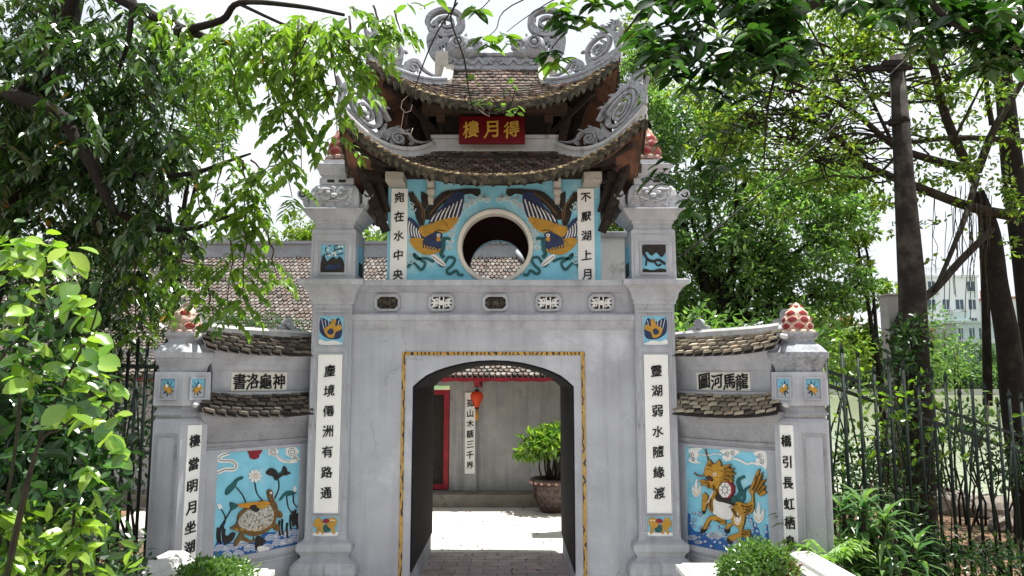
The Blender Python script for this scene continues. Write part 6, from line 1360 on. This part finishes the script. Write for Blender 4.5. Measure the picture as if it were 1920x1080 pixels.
fence('iron_fence', 'thin dark green iron fence behind the foliage beside the left hexagonal pillar', (-4.6, 7.9, 0), (-2.95, 6.75, 0), 2.45, 2.4, 13, ((2.15, 2.1), (1.35, 1.3), (.35, .3)), True)

# --- garden plants
def strap_plant(name, label, x, y, z, h, heads, L, W, lm, group=None):
    t = thing(name, (x, y, z), label, 'plant', group); mb = MB(); st = []
    for k, (dx, dy, hz, n) in enumerate(heads):
        b = Vector((x + dx * .3, y + dy * .3, z)); e = Vector((x + dx, y + dy, z + hz)); mb.tube(wig(b, e, 5, .05), [.028, .026, .024, .022, .02, .016], 6)
        d = np.array([(math.cos(2.4 * i), math.sin(2.4 * i), .9 - 1.5 * i / n + rng.normal() * .15) for i in range(n)]); c = np.array(e)
        pos = np.tile(c, (n, 1)) - np.outer(np.arange(n) / n * h * .28, (0, 0, 1)); kk = rng.uniform(.75, 1.15, n); st.append((pos, d, np.tile((0, 0, 1.0), (n, 1)) + d * -.2, L * kk, W * kk, 0))
    mb.build('stem', M['bark_lt'], t); leaves('foliage', lm, st, t, STRAP); return t
hd = [(rng.normal() * .20, rng.normal() * .16, rng.uniform(.35, 1.0), 26) for _ in range(15)] + [(0, 0, 1.05, 34), (-.12, .1, 1.0, 34), (.15, -.05, .95, 30)]
strap_plant('song_of_india_plant', 'bushy strap-leaved plant with striped leaves beside the right parapet', 2.88, 6.25, -.05, 1.0, hd, .27, .042, M['lf_strap'])
strap_plant('song_of_india_plant', 'dark strap-leaved plant at the foot of the left hexagonal pillar', -3.12, 5.75, 0, .7, [(rng.normal() * .22, rng.normal() * .2, rng.uniform(.2, .75), 26) for _ in range(12)], .30, .036, M['lf_dark'])
t = thing('dark_frond_plant', (-3.0, 8.6, 0), 'dark drooping frond plant behind the turtle wall', 'plant'); mb = MB(); mb.tube([(-3.0, 8.6, 0), (-2.95, 8.6, 2.5)], [.05, .03], 7); mb.build('stem', M['bark'], t); st = []
for k in range(34):
    a = 2.4 * k; st.append(compound((-2.95, 8.6, 2.3 + .012 * k), (math.cos(a), math.sin(a), .35), rng.uniform(.5, .8), 16, .11, .016))
leaves('foliage', M['lf_dark'], st, t, STRAP)
t = thing('fern', (xat(1535, 990, 6.1), 6.1, 0), 'light green fern between the right hexagonal pillar and the striped plant', 'fern'); st = []; b = np.array((xat(1538, 990, 6.1), 6.1, .35))
for k in range(26): a = 2.4 * k; st.append(compound(b + (0, 0, .2), (math.cos(a), math.sin(a) * .7, rng.uniform(.5, 1.4)), rng.uniform(.3, .5), 13, .075, .022))
leaves('frond', M['lf_fern'], st, t); mb = MB(); mb.tube([(b[0], 6.1, 0), tuple(b + (0, 0, .25))], [.05, .03], 6); mb.build('stem', M['bark_lt'], t)
def bush(name, label, u, v, Y, r, n, L, W, lm, extra=None, cat='bush', z=0, group=None):
    c = A(u, v, Y); t = thing(name, (c[0], Y, z), label, cat, group); mb = MB()
    for k in range(5): mb.tube(wig((c[0] + .03 * k - .06, Y, z), c + rng.normal(size=3) * .08, 4, .06), [.02, .016, .012, .008, .005], 5)
    mb.build('stem', M['bark_lt'], t); r3 = np.array(r if hasattr(r, '__len__') else (r, r, r * .8)); st = [cloud(c, r3, n, L, W, 0, shell=.7, up=1.0, droop=.2), cloud(c, r3 * .75, n // 3, L, W, 0)]
    for k in range(16): q = rng.normal(size=3); q /= np.linalg.norm(q); q[2] = abs(q[2]); st.append(cloud(c + q * r3 * .92, r3 * .25, n // 40, L, W, 0, droop=.5))
    for k in range(26 if L < .04 else 0): q = rng.normal(size=3); q /= np.linalg.norm(q); q[2] = abs(q[2]); st.append(cloud(c + q * r3 * rng.uniform(1.0, 1.22), (.02, .02, .03), 7, L, W, 0, droop=.8))
    ms = [lm]
    if extra: ms.append(extra[0]); st.append(cloud(A(*extra[1]), extra[2], extra[3], L, W, 1))
    leaves('foliage', ms, st, t, LEAF8 if L > .07 else LEAF4); return t
bush('clipped_bush', 'round clipped bush with a dry brown patch under the dragon horse mural', 1424, 1088, 5.45, (.25, .24, .235), 3600, .034, .018, M['lf_bush'], (M['lf_dry'], (1464, 1070, 5.4), (.11, .1, .10), 700))
bush('clipped_bush', 'low clipped green bush under the turtle mural', 403, 1098, 5.4, (.28, .25, .16), 3200, .034, .018, M['lf_bush'])
# bright shrub at the lower left with big glossy leaves
S = thing('glossy_shrub', (-2.5, 3.6, 0), 'sunlit lime green shrub with big glossy oval leaves in the left foreground', 'shrub'); mb = MB(); st = []
for pts in ([(-2.6, 3.7, 0), A(20, 900, 3.6), A(40, 700, 3.5), A(60, 560, 3.5), A(70, 450, 3.5)], [(-2.5, 3.6, 0), A(60, 880, 3.5), A(110, 740, 3.4), A(170, 620, 3.4), A(190, 540, 3.4)], [(-2.5, 3.6, 0), A(50, 900, 3.5), A(120, 800, 3.4), A(190, 760, 3.3), A(225, 800, 3.3)], [(-2.6, 3.6, 0), A(-20, 800, 3.5), A(10, 660, 3.4), A(60, 640, 3.4)]): limb(mb, pts, .009, .003, 6)
mb.build('stem', M['bark_lt'], S)
for u, v, ru, rv, n in ((55, 460, 50, 28, 46), (30, 500, 40, 30, 40), (110, 490, 36, 30, 34), (60, 560, 60, 40, 34), (150, 560, 26, 34, 26), (20, 600, 40, 50, 24), (100, 700, 60, 30, 36), (160, 650, 36, 40, 34), (60, 700, 50, 20, 20), (175, 720, 34, 40, 26), (150, 770, 40, 40, 20), (200, 800, 26, 40, 26), (225, 850, 18, 24, 10), (90, 790, 40, 30, 14), (40, 650, 50, 40, 18)):
    for _ in range(n):
        if rng.random() < .36: continue
        c = A(u + rng.normal() * ru * .6, v + rng.normal() * rv * .6, 3.4 + rng.normal() * .12); a = rng.uniform(0, 6.28); L = rng.uniform(.05, .125)
        st.append((c[None], np.array([(math.cos(a) + .3, math.sin(a) * .6 - .3, rng.uniform(-1.0, .2))]), np.array([(rng.normal() * .7, -.4 + rng.normal() * .5, 1.0)]), [L], [L * .66], 0))
leaves('foliage', M['lf_shrub'], st, S, RND)
dark = [(10, 800, 4.3, .55, 400, .13), (95, 900, 4.5, .42, 240, .12), (40, 960, 4.0, .5, 260, .11), (90, 850, 5.0, .4, 240, .11), (20, 700, 4.5, .6, 260, .12), (245, 790, 9.6, 1.0, 900, .11), (120, 930, 5.6, .35, 220, .09), (170, 1060, 4.6, .3, 240, .06), (90, 1060, 3.8, .35, 160, .10), (225, 1085, 5.2, .2, 260, .05)]  # the large one behind the fence is added to darken the background
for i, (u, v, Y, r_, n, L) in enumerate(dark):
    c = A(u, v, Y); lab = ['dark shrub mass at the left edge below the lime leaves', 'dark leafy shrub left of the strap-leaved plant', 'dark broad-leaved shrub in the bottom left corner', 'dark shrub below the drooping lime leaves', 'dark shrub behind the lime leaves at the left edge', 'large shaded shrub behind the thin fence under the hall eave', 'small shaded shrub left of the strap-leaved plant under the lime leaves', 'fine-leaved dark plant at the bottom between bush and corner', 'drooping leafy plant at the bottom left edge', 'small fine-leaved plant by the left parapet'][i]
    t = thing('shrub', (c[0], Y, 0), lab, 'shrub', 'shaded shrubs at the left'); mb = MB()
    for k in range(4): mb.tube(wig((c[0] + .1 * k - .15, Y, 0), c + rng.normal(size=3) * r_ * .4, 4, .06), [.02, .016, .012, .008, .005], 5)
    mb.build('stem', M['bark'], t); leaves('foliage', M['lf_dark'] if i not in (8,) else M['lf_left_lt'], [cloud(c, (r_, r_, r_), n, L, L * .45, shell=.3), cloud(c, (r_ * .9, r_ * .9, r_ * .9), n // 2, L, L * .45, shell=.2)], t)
st = []
for u, v, n in ((125, 1000, 10), (150, 985, 10), (105, 1020, 9), (155, 1030, 9), (15, 990, 10), (20, 1030, 10), (140, 955, 7), (5, 960, 7), (165, 880, 7), (25, 1060, 8)): rosette(u, v, 3.6, n, .105, 0)
t = thing('bright_seedling_shrub', (-2.2, 3.6, 0), 'bright green drooping leaf rosettes near the bottom left corner', 'shrub'); mb = MB()
for u, v in ((125, 1000), (150, 985), (15, 990), (140, 955)): mb.tube(wig((A(u, v, 3.6)[0], 3.65, 0), A(u, v, 3.6), 4, .04), .007, 5)
mb.build('stem', M['bark_lt'], t); leaves('foliage', M['lf_shrub'], st[-10:], t)
# climbing leaves on the fence and undergrowth on the right
st = []
for u, v, Y, n in ((1585, 700, 6.9, 40), (1620, 720, 7.0, 46), (1660, 745, 7.1, 46), (1690, 760, 7.2, 40), (1740, 790, 7.3, 40), (1640, 780, 7.1, 40), (1600, 760, 7.0, 40), (1680, 840, 7.2, 50), (1760, 840, 7.4, 40), (1820, 760, 7.6, 30), (1880, 800, 7.8, 40), (1570, 840, 6.9, 40), (1730, 720, 7.3, 30)): st.append(cloud(A(u, v, Y), (.30, .12, .20), int(n * .62), .075, .04))
v_ = thing('climbing_vine', (3.8, 7.2, 0), 'leafy vine climbing over the right iron fence', 'vine'); leaves('foliage', [M['lf_left_lt']], st, v_)
mb = MB()
for k in range(5): u = random.uniform(1570, 1900); mb.tube(wig(A(u, 1000, 7.2 + (u - 1560) * .002), A(u + random.uniform(-60, 60), random.uniform(700, 800), 7.2 + (u - 1560) * .002), 6, .06), .007, 5)
mb.build('stem', M['twig'], v_)
for i, (u, v, Y, r_, n, L, mt, lab) in enumerate(((1660, 930, 7.6, .36, 340, .07, 'lf_cover', 'loose green shrub behind the striped plant'), (1590, 860, 8.2, .42, 340, .08, 'lf_cover', 'green shrub just inside the right fence near the pillar'), (1770, 1050, 7.2, .36, 480, .06, 'lf_cover', 'dark low shrub at the bottom right below the soil'), (1890, 1060, 7.4, .36, 480, .06, 'lf_cover', 'dark low shrub in the bottom right corner'), (1700, 860, 9.0, .45, 420, .08, 'lf_cover', 'dark leafy clump at the foot of the old pole'),
                                             (1810, 790, 12.0, .42, 320, .10, 'lf_cover', 'bushy shrub on the bank below the aerial roots'), (1890, 860, 10.5, .4, 300, .09, 'lf_cover', 'dark shrub at the foot of the fig trunk'), (1585, 650, 14.0, .45, 320, .12, 'lf_yel', 'sunny shrub on the bank above the red bud'), (1480, 640, 12.5, .8, 620, .14, 'lf_mid', 'leafy shrub right behind the dragon horse wall'), (1330, 640, 12.0, .7, 620, .14, 'lf_mid', 'leafy shrub behind the wall next to the gate pillar'), (1620, 1040, 7.0, .4, 420, .06, 'lf_cover', 'low plant beside the right parapet behind the striped plant'), (1765, 670, 13.2, .5, 340, .10, 'lf_mid', 'young leafy tree on the bank below the white buildings'), (1690, 1010, 7.3, .34, 380, .06, 'lf_cover', 'dark leafy clump right of the striped plant'))):
    c = A(u, v, Y); t = thing('shrub', (c[0], Y, gh(c[0], Y)), lab, 'shrub', 'shrubs on the lake side'); mb = MB()
    for k in range(5): mb.tube(wig((c[0] + .1 * k - .2, Y, gh(c[0], Y)), c + rng.normal(size=3) * r_ * .5, 4, .06), [.022, .018, .014, .009, .005], 5)
    mb.build('stem', M['bark'], t); leaves('foliage', M[mt], [cloud(c, (r_ * 1.2, r_, r_ * .8), n, L, L * .45, shell=.25), cloud(c + (0, 0, -.25), (r_, r_, r_ * .7), n // 2, L, L * .45, shell=.2)], t)
# low ground cover with bare soil left open
N = 9000; xs_ = rng.uniform(2.7, 9.5, N); ys_ = rng.uniform(5.6, 14, N); keep = ~((xs_ > 5.6) & (ys_ > 9.6) & (ys_ < 12.8)) & (np.sin(xs_ * 2.1) + np.sin(ys_ * 2.7 + 1) > -1.1); xs_, ys_ = xs_[keep], ys_[keep]; n = len(xs_)
N2 = 5000; xl = rng.uniform(-7, -2.8, N2); yl = rng.uniform(2.5, 8.5, N2); xa = np.concatenate([xs_, xl]); ya = np.concatenate([ys_, yl]); n = len(xa); za = np.array([gh(a, b) for a, b in zip(xa, ya)]) + rng.uniform(.0, .22, n)
d = rng.normal(size=(n, 3)) * (1, 1, .4) + (0, 0, .35); o = leaves('ground_cover', M['lf_cover'], [(np.stack([xa, ya, za], 1), d, rng.normal(size=(n, 3)) * .5 + (0, 0, 1), rng.uniform(.06, .13, n), rng.uniform(.03, .055, n), 0)], None)
tag(o, 'low dark green ground cover under the shrubs', 'ground cover', None, 'stuff')
for i, (u, v, Y, r_, lab) in enumerate(((1770, 880, 13.2, .55, 'large brown boulder on the bank between pole and fig tree'), (1850, 895, 13.0, .5, 'brown boulder beside the fig trunk'), (1700, 872, 13.4, .5, 'brown boulder left of the pole on the bank'), (1640, 860, 13.6, .45, 'boulder on the bank behind the fence'), (1880, 925, 11.6, .28, 'small dark rock on bare soil by the fig trunk'))):
    c = at(u, v, Y); mb = MB(); mb.blob((c.x, Y, gh(c.x, Y) + r_ * .25), (r_, r_ * .7, r_ * .5), 0, 12, 8, .12, False); mb.solo('boulder', M['plinth'], (c.x, Y, gh(c.x, Y)), lab, 'boulder', 'boulders along the bank', 'thing', .02)

# --- the far shore: promenade, shrubs, trees and buildings
mb = MB(); mb.box(-400, 400, 140.6, 140.95, -1.6, .10); tag(mb.build('shore_embankment', M['post']), 'grey stone embankment of the far shore', 'embankment', None, 'structure')
M['lawn'] = surf('shore_lawn', (.06, .11, .03), .95, .3, .4, None, bmp=0)
sheet('shore_lawn', -400, 400, 147.1, 420, .03, M['lawn'], 'green lawn behind the promenade')
sheet('shore_promenade', -400, 400, 141, 147, .02, M['deck'], 'pale lakeside promenade')
st = []
far = [(1560, 700, 1.0), (1600, 690, 1.4), (1640, 700, 1.2), (1690, 705, 1.0), (1740, 690, 1.3), (1790, 680, 1.8), (1840, 690, 1.6), (1880, 700, 1.2), (1910, 690, 1.5), (1590, 640, 1.2), (1620, 655, 1.2), (1770, 620, 2.2), (1660, 670, 1.4), (1860, 670, 1.4), (1960, 690, 1.6), (2010, 680, 1.8), (2070, 695, 1.4), (2130, 680, 1.8), (2200, 690, 1.6), (2270, 685, 1.8)]
for i, (u, v, k) in enumerate(far):
    Y = 150 + (i % 3) * 2; c = A(u, v, Y); t = thing('shore_tree', (c[0], Y, 0), 'round tree on the far lake shore', 'tree', 'trees on the far shore'); mb = MB(); mb.tube([(c[0], Y, 0), (c[0], Y, c[2])], [.3, .15], 6); mb.build('trunk', M['bark_lt'], t)
    leaves('crown', M['lf_far'], [cloud(c + rng.normal(size=3) * (2.2, 1, 1.0) * k, (2.0 * k, 1.6 * k, 1.3 * k), 110, .8, .45, shell=.3) for _ in range(5)] + [cloud(c - (0, 0, 1.5), (3 * k, 2 * k, 2 * k), 160, .8, .45)], t, LEAF4)
M['bw'] = surf('pale_apartment_render', (.66, .68, .70), .9, .08, .15, (.48, .50, .52), .2, .56, .7, bmp=0)
M['bg'] = surf('grey_green_render', (.42, .50, .50), .9, .1, .2, None, bmp=0); M['br'] = surf('brick_red_render', (.50, .22, .15), .9, .1, .3, None, bmp=0); M['bgl'] = surf('dark_window_glass', (.06, .09, .12), .2, .2, 1, None, bmp=0)
def building(u0, u1, vt, Y, m, fl, cols, label, balc=False, ro=None):
    x0, x1 = xat(u0, 650, Y), xat(u1, 650, Y); h = zat(vt, Y); t = thing('apartment_building', ((x0 + x1) / 2, Y, 0), label, 'building', 'buildings across the lake')
    mb = MB(); mb.box(x0, x1, Y, Y + 12, -.5, h); mb.build('wall', M[m], t); mb = MB(); mb.box(x0 - .3, x1 + .3, Y - .3, Y + 12.3, h, h + .5); mb.box(x0 + 1, x0 + (x1 - x0) * .5, Y + 2, Y + 6, h + .5, h + 2.6); mb.build('roof', M[ro or m], t)
    fh = h / fl; cw = (x1 - x0) / cols
    for f in range(fl):
        for c in range(cols):
            if random.random() < .12: continue
            k_ = random.uniform(.16, .30); wx = x0 + cw * (c + .5 + random.uniform(-.08, .08)); wz = fh * (f + .5); mb = MB(); mb.box(wx - cw * k_, wx + cw * k_, Y - .08, Y + .05, wz - fh * .27, wz + fh * .27); w_ = mb.build('window', M['bgl'], t)
            mb = MB(); mb.box(wx - .05, wx + .05, Y - .14, Y - .085, wz - fh * .27, wz + fh * .27); mb.box(wx - cw * .3, wx + cw * .3, Y - .3, Y - .085, wz - fh * .3, wz - fh * .27); mb.build('window_frame', M['bw'], w_)
            if random.random() < .3: mb = MB(); mb.box(wx + cw * .1, wx + cw * .1 + .9, Y - .7, Y - .31, wz - fh * .48, wz - fh * .34); mb.build('air_conditioner', M['post'], t)
        if balc: mb = MB(); mb.box(x0 + cw * .2, x1 - cw * .2, Y - 1.2, Y - .001, fh * f + .25, fh * f + .45); mb.box(x0 + cw * .2, x1 - cw * .2, Y - 1.2, Y - 1.12, fh * f + .45, fh * f + 1.2); mb.build('balcony', M['bw'], t)
building(1740, 1842, 520, 168, 'bw', 6, 4, 'tall white apartment block across the lake')
building(1795, 1870, 606, 158, 'bg', 3, 4, 'lower grey green building with balconies across the lake', True)
building(1590, 1632, 612, 160, 'bg', 4, 2, 'narrow grey house with balconies right of the red bud across the lake', True, 'br')
building(1636, 1664, 640, 160, 'bw', 3, 2, 'small pale house left of the old pole across the lake')
building(1868, 1925, 560, 170, 'bw', 5, 3, 'pale building behind the fig trunk across the lake', False, 'br')
building(1725, 1752, 620, 158, 'br', 3, 1, 'narrow brick red house right of the pole across the lake')
# fallen leaves on the courtyard and paving
n = 260; xa = rng.uniform(-2.5, 2.4, n); ya = rng.uniform(7.4, 11.9, n)
o = leaves('fallen_leaves', [M['lf_dry'], M['lf_old']], [(np.stack([xa, ya, np.full(n, .018)], 1), rng.normal(size=(n, 3)) * (1, 1, .06), np.tile((0, 0, 1.), (n, 1)) + rng.normal(size=(n, 3)) * .12, rng.uniform(.03, .07, n), rng.uniform(.015, .03, n), 0)], None)
tag(o, 'small dry leaves scattered over the courtyard paving', 'fallen leaves', None, 'stuff')
